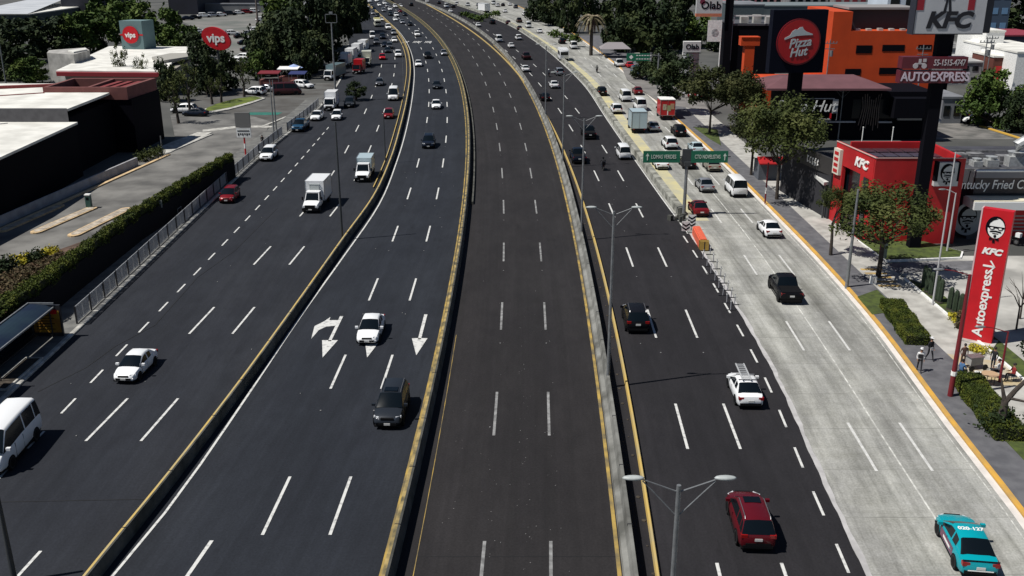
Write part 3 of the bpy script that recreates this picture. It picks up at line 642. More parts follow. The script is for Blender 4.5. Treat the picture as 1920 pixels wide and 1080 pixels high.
def make_person(label, loc, rz, top='white', legs='black', pose='walk', hair=(.015, .012, .01), hat=None, held=None, group=None, vest=None):
    t = empty('person', loc, rz, label=label, cat='person', group=group)
    if pose == 'sit':
        J = [((0, 0, .50), .13), ((0, -.01, .72), .125), ((0, .0, .95), .145), ((0, .01, 1.10), .06), ((0, .03, 1.24), (.085, .10)),
             ((-.10, .02, .50), .09), ((-.13, .42, .52), .07), ((-.13, .44, .10), .045), ((-.13, .56, .05), .04),
             ((.10, .02, .50), .09), ((.13, .42, .52), .07), ((.13, .40, .10), .045), ((.13, .52, .05), .04),
             ((-.19, 0, .98), .06), ((-.26, .08, .72), .042), ((-.16, .30, .70), .032), ((-.14, .37, .71), .03),
             ((.19, 0, .98), .06), ((.26, .08, .72), .042), ((.16, .30, .72), .032), ((.14, .37, .73), .03)]
        zl = .60
    else:
        st = .26 if pose == 'walk' else .06
        J = [((0, 0, .93), .12), ((0, -.01, 1.12), .115), ((0, .0, 1.36), .14), ((0, .01, 1.50), .055), ((0, .03, 1.64), (.08, .10)),
             ((-.10, 0, .90), .085), ((-.11, st*.6, .50), .06), ((-.12, st, .09), .042), ((-.13, st+.13, .045), .035),
             ((.10, 0, .90), .085), ((.11, -st*.2, .50), .06), ((.12, -st, .10), .042), ((.13, -st+.12, .045), .035),
             ((-.19, 0, 1.40), .055), ((-.25, -.04, 1.13), .04), ((-.24, .06, .90), .03), ((-.24, .10, .84), .028),
             ((.19, 0, 1.40), .055), ((.25, .0, 1.13), .04), ((.20, .16 if held else .10, .98 if held else .90), .03), ((.18, .22 if held else .13, .98 if held else .84), .028)]
        zl = .98
    E_ = [(0, 1), (1, 2), (2, 3), (3, 4), (0, 5), (5, 6), (6, 7), (7, 8), (0, 9), (9, 10), (10, 11), (11, 12), (2, 13), (13, 14), (14, 15), (15, 16), (2, 17), (17, 18), (18, 19), (19, 20)]
    zn = J[3][0][2]-.02
    def pf(c):
        if c.z > zn: return 2
        if pose != 'sit' and abs(c.x) > .17 and c.z < zl: return 2
        if pose == 'sit' and c.y > .28 and c.z > .62: return 2
        if c.z < .10: return 3
        return 1 if c.z < zl else 0
    skin_body(J, E_, t, 'body', [CL_[top], CL_[legs], M_skin, M_trim], pf)
    hz = J[4][0][2]
    h = MB(); h.ellipsoid((0, .005, hz+.045), (.10, .125, .105), 10, 6); h.build('hair', mat('hair_dark', hair, .8), t, smooth=180)
    f = MB(); f.ellipsoid((0, .125, hz-.015), (.014, .02, .025), 6, 4); f.ellipsoid((-.085, .03, hz-.01), (.012, .02, .03), 6, 4); f.ellipsoid((.085, .03, hz-.01), (.012, .02, .03), 6, 4)
    f.build('nose_and_ears', M_skin, t, smooth=180)
    f = MB(); 
    for s in (-1, 1): f.ellipsoid((s*.033, .112, hz+.012), (.013, .008, .008), 6, 4)
    f.build('eyes', M_trim, t)
    hd = MB()
    for k in (16, 20):
        c, pr = Vector(J[k][0]), Vector(J[k-1][0]); d = (c-pr).normalized(); sx = 1 if c.x > 0 else -1
        for i in range(4):
            a = c+Vector((0, (i-1.5)*.019, 0)); hd.tube([a, a+d*(.05+.01*(i in (1, 2)))+Vector((-sx*.006, 0, 0)), a+d*.075+Vector((-sx*.022, .0, 0))], [.010, .009, .007], 5)
        hd.tube([c+Vector((0, .03, 0)), c+Vector((-sx*.02, .055, -.03))], [.011, .008], 5)
    hd.build('fingers', M_skin, t, smooth=60)
    if hat:
        b = MB(); b.tube([(0, .0, hz+.09), (0, .0, hz+.17)], [.115, .095], 12); b.ellipsoid((0, .07, hz+.10), (.10, .12, .012), 10, 4); b.build('cap', CL_[hat], t, smooth=40)
    if vest:
        b = MB(); b.box(-.15, .15, -.135, -.115, zl+.05, zn-.12); b.box(-.15, .15, .125, .145, zl+.05, zn-.12); b.build('vest', CL_[vest], t)
    if held:
        b = MB(); b.box(.02, .24, .24, .26, .86, 1.10); b.build('papers', M_letter, t)
    return t
def make_motorcycle(label, group, rider_top='black', box=False, helmet='black'):
    """front towards +Y; returns motorcycle root and the rider root"""
    t = empty('motorcycle', label=label, cat='motorcycle', group=group)
    if 'mw' not in CM: CM['mw'] = (wheel_mesh(.29, .12), rim_mesh(.29, .12))
    for y in (-.62, .66): inst('rim', CM['mw'][1], inst('wheel', CM['mw'][0], t, (0, y, .29)))
    b = MB(); b.tube([(0, -.55, .62), (0, -.1, .66), (0, .25, .78), (0, .42, .86)], [.09, .13, .15, .09], 8); b.tube([(0, -.35, .40), (0, .25, .38)], .14, 8); b.build('tank_and_engine', PAINT['black'], t, smooth=60)
    b = MB(); b.box(-.13, .13, -.75, .0, .72, .80); b.build('seat', M_trim, t)
    b = MB()
    for s in (-1, 1): b.tube([(s*.09, .66, .29), (s*.08, .42, .95)], .022, 6)
    b.tube([(-.36, .28, 1.02), (-.1, .42, .96), (.1, .42, .96), (.36, .28, 1.02)], .018, 6); b.build('fork_and_handlebar', M_pole, t)
    b = MB(); b.ellipsoid((0, .56, .82), (.09, .08, .09), 8, 5); b.build('headlight', M_head, t, smooth=180)
    b = MB(); b.box(-.06, .06, -.82, -.76, .62, .70); b.build('taillight', M_tail, t)
    if box: b = MB(); b.box(-.22, .22, -.98, -.52, .82, 1.24); b.build('delivery_box', PAINT['white'] if box == 'white' else PAINT['black'], t)
    p = empty('person', label='rider on the '+label, cat='person')
    J = [((0, -.28, .88), .14), ((0, -.22, 1.06), .13), ((0, -.10, 1.30), .15), ((0, -.03, 1.42), .06), ((0, .02, 1.55), (.09, .10)),
         ((-.12, -.2, .86), .09), ((-.20, .18, .82), .07), ((-.16, -.02, .38), .05), ((-.16, .12, .34), .04),
         ((.12, -.2, .86), .09), ((.20, .18, .82), .07), ((.16, -.02, .38), .05), ((.16, .12, .34), .04),
         ((-.20, -.08, 1.34), .06), ((-.34, .05, 1.14), .045), ((-.33, .25, 1.04), .035), ((-.33, .30, 1.03), .035),
         ((.20, -.08, 1.34), .06), ((.34, .05, 1.14), .045), ((.33, .25, 1.04), .035), ((.33, .30, 1.03), .035)]
    E_ = [(0, 1), (1, 2), (2, 3), (3, 4), (0, 5), (5, 6), (6, 7), (7, 8), (0, 9), (9, 10), (10, 11), (11, 12), (2, 13), (13, 14), (14, 15), (15, 16), (2, 17), (17, 18), (18, 19), (19, 20)]
    skin_body(J, E_, p, 'body', [CL_[rider_top], CL_['navy']], lambda c: 1 if c.z < .95 and abs(c.x) < .3 and not (c.y > .22 and c.z > .93) else 0)
    h = MB(); h.ellipsoid((0, .03, 1.60), (.14, .16, .15), 10, 7); h.build('helmet', PAINT[helmet], p, smooth=180)
    return t, p

# ---- placing: pixel of the end nearest the camera gives the real spot on the road ------------
def spot(u, v, f, L, away, dh=0.0):
    X, Y = G(u, v); h = heading(f, Y)+dh
    cx, cy = X+math.sin(h)*L/2, Y+math.cos(h)*L/2
    return (cx, cy, .018), (-h if away else math.pi-h)
def place(t, u, v, f, L, away, dh=0.0):
    loc, rz = spot(u, v, f, L, away, dh); t.location = loc; t.rotation_euler = (0, 0, rz); return t
GL = 'vehicles on the left service road'; GH = 'vehicles on the left highway lanes'; GR = 'vehicles on the right highway lanes'; GC = 'vehicles on the concrete side road'; GP = 'cars in the distant car park'
NAME = dict(sedan=('parked_car', 'car'), hatch=('hatchback_car', 'car'), suv=('sport_utility_car', 'car'), van=('passenger_van', 'van'), pickup=('pickup_truck', 'pickup'))
def car(u, v, kind, col, f, away, group, label, detail=None, rails=False, dh=0.0, sc=1.0):
    if detail is None: detail = 2 if v > 330 else (1 if v > 130 else 0)
    nm = {'sedan': 'sedan_car', 'hatch': 'hatchback_car', 'suv': 'suv_car', 'van': 'passenger_van', 'pickup': 'pickup_truck'}[kind]; ct = {'van': 'van', 'pickup': 'pickup'}.get(kind, 'car')
    return place(make_car(nm, kind, col, detail, label, group, ct, rails, sc), u, v, f, SPEC[kind]['L']*sc, away, dh)
fB, fY, fR, fK = B1, Y2, Y3, (lambda y: K5(y))
# left service road (coming towards the camera)
car(-26, 898, 'van', 'white', fB, False, GL, 'white passenger van cut off by the left picture edge', sc=1.14, dh=-.13)
car(232, 722, 'sedan', 'white', fB, False, GL, 'white car alone on the left service road near the bus shelters', sc=.96)
car(424, 383, 'hatch', 'red', KL, False, GL, 'small dark red car beside the railing on the left service road')
t, L = make_truck('box_truck', 'white', 'white', 'large white box truck with cooling unit above its cab on the left service road', GL, 3.9, 2.2, 2.25, reefer=True)
place(t, 582, 401, fB, L, False)
t, L = make_truck('box_truck', 'white', 'skyblue', 'small white truck with pale blue box near the yellow barrier bend', GL, 3.3, 1.95, 1.75); place(t, 679, 343, fB, L, False)
car(498, 304, 'suv', 'white', KL, False, GL, 'white car hugging the railing ahead of the blue pickup')
car(557, 249, 'pickup', 'blue', KL, False, GL, 'dark blue pickup at the far end of the railing')
car(590, 228, 'sedan', 'white', KL, False, GL, 'white sedan beside the railing end, just behind the blue pickup')
car(630, 227, 'hatch', 'white', fB, False, GL, 'white taxi like car next to the lamp post top on the left service road')
t, L = make_truck('box_truck', 'white', 'white', 'white box truck leaving the side street beside a dark bush', GL, 3.6, 2.1, 2.3, detail=1, cab='flat'); place(t, 617, 209, KL, L, False)
car(654, 203, 'suv', 'darkgrey', fB, False, GL, 'dark grey SUV right of the white box truck by the dark bush')
car(728, 224, 'hatch', 'red', fB, False, GL, 'red hatchback beside the yellow barrier on the bend, in front of the tall white van')
car(737, 190, 'van', 'white', fB, False, GL, 'tall white van beside the yellow barrier on the bend', sc=1.08)
car(711, 162, 'sedan', 'grey', fB, False, GL, 'grey sedan with bright headlights behind the tall white van')
car(585, 167, 'suv', 'white', KL, False, GL, 'white SUV turning out by the parked trucks', dh=-.9)
t, L = make_truck('box_truck', 'white', 'tealgrey', 'parked truck with teal grey cargo side in the queue by the trees', GL, 6.0, 2.3, 2.3, detail=1, cab='flat'); place(t, 614, 152, KL, L, False, dh=.32)
t, L = make_truck('box_truck', 'red', 'brightred', 'red truck parked behind the teal sided truck', GL, 3.0, 2.2, 2.3, detail=1, cab='flat'); place(t, 668, 140, KL, L, False, dh=.2)
t, L = make_truck('box_truck', 'cream', 'cream', 'cream truck with dark side next to the bright red truck', GL, 4.5, 2.4, 2.7, detail=1, cab='flat'); place(t, 687, 126, fB, L, False)
for i, (u, v) in enumerate(((652, 118), (641, 128), (664, 108), (676, 100))):
    t, L = make_truck('box_truck', 'white', 'white', ['white box truck roof under the trees, left of the cream truck', 'white box truck lowest in the parked row behind the teal sided truck', 'white box truck third in the parked row under the trees', 'white box truck last in the parked row, just above the cream truck'][i], GL, 4.6, 2.3, 2.4, detail=0, cab='flat'); place(t, u, v, KL, L, False, dh=.2)
car(717, 113, 'sedan', 'brightred', fB, False, GL, 'bright red car beside the cream truck')
car(747, 108, 'suv', 'white', fB, False, GL, 'white SUV near the start of the double barrier bend')
car(740, 80, 'sedan', 'white', fB, False, GL, 'white sedan against the barrier above the bend')
car(718, 74, 'suv', 'navy', fB, False, GL, 'navy car highest of the dark pair left of the white sedan')
car(722, 89, 'sedan', 'navy', fB, False, GL, 'dark blue car below the navy car on the far service road')
car(727, 100, 'sedan', 'darkgrey', fB, False, GL, 'dark grey car just behind the bright red car')
car(699, 73, 'van', 'white', KL, False, GL, 'tall narrow white van by the dark trees')
car(688, 96, 'van', 'navy', KL, False, GL, 'dark blue van parked by the dark trees, above the white trucks')
t, L = make_bus('city_bus', 'cream', 'cream and yellow city bus under the dark trees at the far left kerb', L=9, roofcol='yellowbus'); t['group'] = GL; place(t, 709, 51, KL, L, False)
car(729, 56, 'suv', 'white', fB, False, GL, 'white SUV right beside the cream and yellow bus', sc=1.1)
for i, (u, v, k, c) in enumerate(((694, 5, 'van', 'white'), (703, 21, 'sedan', 'navy'), (712, 12, 'sedan', 'white'), (707, 4, 'suv', 'white'), (698, 14, 'sedan', 'grey'))):
    car(u, v, k, c, KL, False, GL, ['white van at the very top left of the service road', 'navy car near the pale divider tip at the top', 'white car beside the pale divider at the top edge', 'white SUV at the top edge behind the white car', 'grey car at the top edge next to the trees'][i])
# left highway lanes
MH = [(742, 40, 'sedan', 'white', 'white car low in the distant pack beside the divider'), (720, 23, 'suv', 'silver', 'silver car beside the divider in the distant pack'),
      (732, 20, 'sedan', 'white', 'white car in the middle of the distant pack'), (742, 15, 'suv', 'white', 'white SUV at the front of the distant pack near the centre barrier'),
      (751, 24, 'sedan', 'darkred', 'dark red car in the distant pack near the centre barrier'), (760, 30, 'sedan', 'navy', 'navy car close to the pale centre barrier far away'),
      (744, 32, 'suv', 'white', 'white SUV above the low white car in the distant pack'), (722, 9, 'suv', 'white', 'white SUV at the top edge over the left highway lanes'),
      (736, 5, 'sedan', 'black', 'black car at the top edge over the left highway lanes'),
      (770, 49, 'sedan', 'black', 'black car with one bright headlight behind the large white SUV'), (783, 69, 'suv', 'white', 'large white SUV just before the painted words on the left lanes'),
      (803, 111, 'suv', 'black', 'black SUV between the lane dashes past the painted words'), (833, 105, 'sedan', 'silver', 'silver sedan against the pale curved barrier'),
      (785, 126, 'sedan', 'white', 'white sedan in the left lane by the double barrier'), (819, 168, 'sedan', 'darkgrey', 'dark sedan following the white sedan in the middle lane'),
      (818, 206, 'sedan', 'white', 'white sedan in the middle lane between the dark sedan and the dark SUV'), (803, 280, 'suv', 'navy', 'dark blue SUV with silver front in the middle lane'),
      (688, 650, 'sedan', 'white', 'white sedan driving over the painted arrows'), (726, 808, 'suv', 'darkgrey', 'dark grey SUV with roof rails, nearest on the left highway lanes')]
for u, v, k, c, lb in MH: car(u, v, k, c, fY, False, GH, lb, rails=(v in (808, 280)))
car(772, 12, 'suv', 'black', fY, True, None, 'lone black car on the far end of the empty centre road')
# right highway lanes (driving away)
MR = [(1420, 1040, 'suv', 'darkred', 'dark red SUV with roof rails, nearest on the right highway lanes'), (1196, 628, 'suv', 'black', 'black SUV with silver roof rails in the left lane of the right highway'),
      (1087, 309, 'pickup', 'navy', 'dark pickup close to the yellow kerb beside the motorcycle'), (1107, 263, 'pickup', 'black', 'black pickup with open bed in the middle lane'),
      (1172, 301, 'van', 'white', 'rounded white van beside the grey barrier in the right lane'), (1024, 191, 'sedan', 'black', 'black car hidden in shade right against the concrete barrier'),
      (1041, 167, 'sedan', 'white', 'white sedan in the middle lane just below the small motorcycle'), (1051, 143, 'suv', 'silver', 'silver SUV next to the white edge line by the small motorcycle'),
      (987, 136, 'sedan', 'white', 'white patrol like car behind the lamp pole by the concrete barrier'), (989, 113, 'pickup', 'maroon', 'maroon pickup ahead of the white patrol like car'),
      (960, 91, 'sedan', 'white', 'white sedan right behind the rounded far van'), (974, 76, 'suv', 'white', 'white SUV in the far right lane next to the bushes'),
      (937, 80, 'van', 'white', 'white van against the concrete barrier on the far curve'), (925, 46, 'suv', 'black', 'black SUV beside the far median shrubs'),
      (898, 51, 'sedan', 'white', 'white car under the far shadowed cars by the concrete barrier'), (893, 39, 'sedan', 'darkgrey', 'dark grey car in the far shadow line'),
      (875, 30, 'suv', 'grey', 'grey SUV far up the right highway lanes'), (846, 24, 'sedan', 'white', 'white car with bright roof far up by the barrier'),
      (838, 15, 'van', 'white', 'white van near the top edge on the right highway'), (824, 8, 'sedan', 'black', 'black car near the top edge on the right highway'),
      (851, 15, 'sedan', 'black', 'black car right of the white van near the top edge'), (802, 5, 'sedan', 'white', 'white car furthest along the right highway at the top edge')]
for u, v, k, c, lb in MR: car(u, v, k, c, fR, True, GR, lb, rails=(v in (1040, 628)), sc=.88 if v == 301 else 1.0)
for o in [o for o in COL.objects if o.get('label', '').startswith(('dark red SUV', 'dark grey SUV with'))]:
    b = MB(); b.box(-.42, .42, -.35, .22, 1.66, 1.737); b.build('sunroof', M_glass, o)
    b = MB(); b.box(-.62, .62, -2.34, -2.10, .42, .62); b.build('lower_bumper', M_trim, o)
tx = car(1407, 770, 'sedan', 'white', fR, True, GR, 'white sedan carrying a folded metal ladder on its roof')
ld = empty('ladder', label='grey metal ladder strapped on the roof of the white sedan', cat='ladder')
b = MB()
for s in (-.27, .27): b.box(s-.035, s+.035, -1.3, 1.3, 0, .08)
b.build('rail', mat('ladder_grey', (.42, .43, .44), .5), ld)
for k in range(9): b = MB(); b.box(-.24, .24, -1.2+k*.29, -1.13+k*.29, .01, .07); b.build('rung', mat('ladder_grey', (.42, .43, .44)), ld)
lx = tx.location; ld.location = (lx[0]-.1, lx[1]+.30, 1.58); ld.rotation_euler = tx.rotation_euler
b = MB()
for y in (-.75, .1): b.box(-.6, .6, y-.03, y+.03, 1.47, 1.53)
b.build('roof_rack', M_rim, tx)
t, p = make_motorcycle('dark motorcycle between the dark pickup and the white van', GR, 'black', box='black'); place(t, 1132, 321, fR, 1.9, True); p.location = t.location; p.rotation_euler = t.rotation_euler
t, p = make_motorcycle('small motorcycle left of the silver SUV on the right highway', GR, 'navy', helmet='white'); place(t, 1030, 145, fR, 1.9, True); p.location = t.location; p.rotation_euler = t.rotation_euler
t, p = make_motorcycle('lone motorcycle in the middle of the concrete side road', GC, 'black'); place(t, 1120, 137, fK, 1.9, True); p.location = t.location; p.rotation_euler = t.rotation_euler
# concrete side road
MC = [(1835, 1090, 'sedan', 'teal', 'turquoise taxi with white roof number and purple side, bottom right corner'), (1484, 573, 'pickup', 'black', 'black pickup on the concrete side road'),
      (1451, 449, 'sedan', 'white', 'white sedan alone beside the yellow kerb'), (1316, 409, 'sedan', 'red', 'red sedan next to the chevron board'), (1327, 363, 'sedan', 'silver', 'silver sedan left of the boxy white passenger van'),
      (1387, 372, 'van', 'white', 'boxy white passenger van beside the right kerb under the trees'), (1243, 320, 'sedan', 'white', 'white sedan hidden behind the left green road sign'),
      (1294, 319, 'sedan', 'black', 'black sedan hidden behind the green sign pole'), (1340, 324, 'sedan', 'beige', 'beige sedan below the right green road sign'),
      (1260, 282, 'suv', 'white', 'white SUV just above the left green road sign'), (1310, 290, 'sedan', 'skyblue', 'pale blue sedan just above the right green road sign'),
      (1277, 258, 'suv', 'black', 'black SUV near the grass verge right of the blue grey box truck'), (1228, 249, 'sedan', 'silver', 'silver sedan squeezed beside the blue grey box truck'),
      (1158, 215, 'suv', 'white', 'white SUV behind the blue grey box truck on the pale yellow shoulder'), (1175, 192, 'van', 'white', 'tall white van beside the red sedan'),
      (1203, 209, 'van', 'white', 'white van between the box truck and the red kiosk truck'), (1130, 181, 'suv', 'black', 'black car on the pale yellow shoulder, left of the tall white van'),
      (1198, 179, 'sedan', 'red', 'red sedan right of the tall white van'), (1077, 93, 'van', 'white', 'pale van ahead of the white camper bus'),
      (1055, 83, 'suv', 'black', 'black SUV in front of the white camper bus'), (1013, 63, 'sedan', 'white', 'white car with round bundle on its roof far up the side road'),
      (992, 53, 'van', 'white', 'white van far up the side road beside the brown car'), (975, 57, 'sedan', 'brown', 'brown car on the left of the far white van'),
      (954, 46, 'sedan', 'maroon', 'maroon car by the far shrub line'), (975, 43, 'pickup', 'brown', 'brown pickup behind the far white van'),
      (878, 12, 'pickup', 'white', 'white pickup near the top edge left of the box truck'), (934, 13, 'suv', 'white', 'white SUV right of the far box truck'),
      (944, 12, 'sedan', 'black', 'black car between the white SUV and the white sedan at the top'), (957, 11, 'sedan', 'white', 'white sedan at the top edge beside the roadside posts'),
      (1164, 127, 'pickup', 'white', 'white pickup parked in the lay-by beside the green sign'), (1183, 129, 'sedan', 'brightred', 'bright red car parked under the far green sign'),
      (1194, 143, 'van', 'blue', 'blue van parked in the lay-by under the far green sign')]
for u, v, k, c, lb in MC:
    t = car(u, v, k, c, fK, True, GC, lb, dh=(.02 if v > 1000 else 0), sc=1.06 if v == 1090 else 1.0)
    if c == 'teal':
        text('020-127', .34, M_letter, t, Matrix.Translation((0, -.35, 1.485)), bold=.012, depth=.004, name='roof_number')
        for s in (-1, 1):
            b = MB(); b.box(s*.872-.006, s*.872+.006, -1.0, .85, .36, .80); b.build('side_patch', PAINT['purple'], t)
            b = MB(); b.box(s*.882-.006, s*.882+.006, -.6, .4, .50, .62); b.build('side_stripe', M_letter, t)
        b = MB(); b.box(-.55, .55, -2.29, -2.27, .50, .54); b.build('bumper_strip', M_letter, t)
        b = MB(); b.box(-.80, .80, -2.20, -2.14, .955, .985); b.build('trunk_line', PAINT['black'], t)
t, L = make_truck('box_truck', 'white', 'skyblue', 'blue grey box truck seen from behind in the side road queue', GC, 3.9, 2.45, 2.6, detail=1, cab='flat'); place(t, 1198, 251, fK, L, True)
t, L = make_truck('food_truck', 'brightred', 'brightred', 'red food truck with white roof and posters on its back', GC, 3.4, 2.5, 2.6, detail=1, cab='flat'); place(t, 1251, 226, fK, L, True)
b = MB(); b.box(-1.3, 1.3, -L/2-.05, -L/2+3.5, 3.49, 3.56); b.build('white_roof', M_white, t)
for k, (x, z, c) in enumerate(((-.55, 2.3, (.5, .45, .3)), (.2, 2.1, (.3, .4, .12)), (.75, 2.4, (.55, .3, .12)))):
    b = MB(); b.box(x-.32, x+.32, -L/2-.03, -L/2-.01, z-.5, z+.45); b.build('poster', mat('poster%d' % k, c, .6, col2=(.3, .25, .2), scale=4), t)
b = MB(); b.box(-.08, .08, -L/2-.03, -L/2-.01, .95, 1.6); b.build('sticker', M_letter, t)
for u, v, k, c, away, lb in ((739, 66, 'suv', 'silver', 0, 'silver SUV above the white sedan by the double kerb'), (716, 40, 'sedan', 'white', 0, 'white car just above the SUV beside the yellow topped bus'), (709, 33, 'suv', 'darkgrey', 0, 'dark grey SUV behind the white car above the bus'), (700, 28, 'hatch', 'silver', 0, 'silver hatchback next to the trees above the bus'), (690, 20, 'suv', 'white', 0, 'white SUV at the tree edge near the top of the service road'), (731, 92, 'suv', 'grey', 0, 'grey SUV between the blue car and the white SUV at the bend'), (706, 84, 'suv', 'grey', 0, 'grey SUV left of the two dark blue cars')):
    car(u, v, k, c, fB, False, GL, lb)
for u, v, k, c, lb in ((727, 14, 'suv', 'silver', 'silver SUV near the top of the left highway pack'), (752, 14, 'sedan', 'white', 'white car tight against the centre barrier at the top'), (733, 30, 'suv', 'darkgrey', 'dark grey SUV in the heart of the distant pack'), (755, 45, 'sedan', 'silver', 'silver car left of the black car with the bright headlight')):
    car(u, v, k, c, fY, False, GH, lb)
for u, v, k, c, lb in ((857, 10, 'suv', 'white', 'white SUV above the shrubs on the far side road'), (897, 12, 'sedan', 'silver', 'silver car left of the far box truck'), (926, 9, 'van', 'white', 'white van half behind the far box truck'), (968, 16, 'suv', 'grey', 'grey SUV by the far right kerb at the top'), (948, 24, 'sedan', 'white', 'white sedan below the black car at the top of the side road'), (985, 30, 'suv', 'white', 'white SUV by the right kerb above the far white van')):
    car(u, v, k, c, fK, True, GC, lb)
t, L = make_bus('camper_bus', 'white', 'white camper bus driving up the concrete side road', L=7.0, W=2.3, H=2.9); t['group'] = GC; place(t, 1058, 115, fK, L, True)
t, L = make_truck('box_truck', 'greenbox', 'white', 'long white box truck with green rear at the top of the side road', GC, 7.0, 2.5, 3.0, detail=0, cab='flat'); place(t, 914, 24, fK, L, True, dh=-.35)
# ---------------------------------------------------------------- street lamps and poles
def double_lamp(x, y, h, label, group, ang=0.0, s=1.0):
    t = empty('street_lamp', (x, y, 0), ang, label=label, cat='street lamp', group=group)
    b = MB(); b.tube([(0, 0, 0), (0, 0, .9), (0, 0, h*.5), (0, 0, h)], [.14*s, .12*s, .10*s, .075*s], 8); b.build('pole', M_pole, t, smooth=60)
    b = MB(); b.box(-.2, .2, -.2, .2, 0, .08); b.build('base_plate', M_pole, t)
    for q_ in (-1, 1):
        b = MB(); b.tube([(0, 0, h-.25), (q_*1.15, 0, h+.20)], .025, 5); b.tube([(0, 0, h-1.15), (q_*1.15, 0, h+.15)], .022, 5); b.build('arm', M_pole, t)
        b = MB(); b.ellipsoid((q_*1.45, 0, h+.26), (.36, .13, .08), 12, 6); b.build('lamp_head', mat('lamp_housing', (.40, .43, .43), .5, noise=.1, scale=5), t, smooth=180)
    return t
for (ub, vb, vt, lb) in ((1285, 27.0, 940, 'nearest double armed street lamp, in front of the dark red SUV'), (1137, 60.5, 392, 'double armed street lamp beside the black SUV with silver rails'),
                         (1089, 95.5, 215, 'double armed street lamp by the two dark pickups'), (1050, 130, 105, 'thin street lamp right of the black shaded car'), (1013, 168, 38, 'thin street lamp behind the white patrol like car')):
    double_lamp(C3(vb)+.57, vb, 12.4, lb, 'double armed lamps along the right barrier')
def single_lamp(ub, vb, vt, label, group=None, dirx=1, arm=1.8, m=None, r=.085, curved=False, name='street_lamp'):
    X, Y = G(ub, vb); h = Hgt(X, Y, vt); t = empty(name, (X, Y, 0), label=label, cat='street lamp', group=group); m = m or M_poled
    b = MB(); b.tube([(0, 0, 0), (0, 0, h*.5), (0, 0, h)], [r*1.3, r, r*.75], 8); b.build('pole', m, t, smooth=60)
    if arm:
        b = MB(); b.tube([(0, 0, h-.05), (dirx*arm*.6, 0, h+.25), (dirx*arm, 0, h+.35)], .035, 6); b.build('arm', m, t)
        b = MB(); b.ellipsoid((dirx*(arm+.35), 0, h+.36), (.40, .15, .09), 10, 5); b.build('lamp_head', M_pole, t, smooth=180)
    return t
GLm = 'tall dark poles along the left barrier'
single_lamp(642, 450, 228, 'tall dark lamp pole on the left barrier next to the large white box truck', GLm, 0, 0, r=.10)
single_lamp(723, 306, 212, 'tall dark lamp pole on the left barrier below the red hatchback', GLm, 0, 0, r=.07)
single_lamp(28, 1092, 930, 'dark pole cut off in the bottom left corner', GLm, 0, 0, r=.12)
single_lamp(758, 195, 70, 'thin grey pole by the tall white van on the barrier', GLm, 0, 0, m=M_pole, r=.05)
single_lamp(630, 190, 42, 'grey mast with small antenna frame by the dark bush', None, 0, 0, m=M_pole, r=.16)
# antenna frame
X, Y = G(630, 190); h = Hgt(X, Y, 42); a = COL.objects[-1]
root = [o for o in COL.objects if o.get('label', '').startswith('grey mast')][0]
b = MB(); b.box(-1.1, 1.1, -.1, .1, h-.1, h+.0); b.box(-1.1, -1.0, -.1, .1, h-.1, h+1.5); b.box(1.0, 1.1, -.1, .1, h-.1, h+1.5); b.box(-1.1, 1.1, -.1, .1, h+1.4, h+1.5); b.box(-.3, .3, -.3, .3, h+1.5, h+1.9); b.build('antenna_frame', M_pole, root)
# twin poles left by the railing
for ub, lb in ((514, 'left of the twin grey poles at the railing gap'), (519, 'right of the twin grey poles at the railing gap')):
    single_lamp(ub, 253, 150, lb, 'twin poles at the railing gap', 0, 0, m=M_pole, r=.10, name='utility_pole')
# ad board with striped base
X, Y = G(461, 292); t = empty('advertising_board', (X, Y, .15), label='grey advertising board on a striped red and white post at the pavement', cat='sign')
b = MB(); b.tube([(0, 0, 0), (0, 0, 2.6)], .12, 8); b.build('post', M_red, t); b = MB(); b.tube([(0, 0, .9), (0, 0, 1.6)], .13, 8); b.build('white_band', M_white, t)
b = MB(); b.box(-1.05, 1.05, -.15, .15, 3.9, 6.0); b.build('grey_panel', mat('panel_grey', (.16, .155, .15), .6), t)
b = MB(); b.box(-1.0, 1.0, -.15, .15, 2.5, 3.8); b.build('white_panel', M_white, t)
b = MB(); [b.box(-.8+i*.3, -.62+i*.3, -.17, -.15, 2.75+(i % 2)*.12, 3.1) for i in range(6)]; b.box(-.85, .85, -.17, -.15, 3.35, 3.5); b.build('panel_writing', M_trim, t)

# railing along the left pavement -------------------------------------------------
rl = empty('railing', (0, 0, 0), label='long metal railing with pale panels beside the left service road', cat='railing')
pb = MB(); gb = MB(); n = 0
y = 72.0; fx = lambda yy: KL(yy)-.55
posts = MB(); M_railp = mat('railing_panel', (.34, .35, .37), .6, .3, noise=.2, scale=6); M_railw = mat('railing_frame', (.25, .26, .28), .5, .5)
while y < 181:
    if 150 < y < 156: y += 3; continue
    h = -heading(fx, y); T = Matrix.Translation((fx(y+1.45), y+1.45, .15)) @ Matrix.Rotation(h, 4, 'Z')
    b = MB(); b.box(-.03, .03, -1.5, 1.5, 1.36, 1.42, M=T); b.box(-.03, .03, -1.4, 1.4, .12, .16, M=T); b.box(-.04, .04, -.05, .03, .16, 1.38, M=T)
    for yc in (-.72, .68):
        for j in range(6): b.box(-.02, .02, yc-.52+j*.19, yc-.42+j*.19+.03, .16, 1.32, M=T)
    b.build('railing_panel', M_railp, rl)
    b = MB(); b.box(-.05, .05, -1.5, -1.36, 0, 1.44, M=T); b.build('post', M_dark, rl)
    y += 3.0
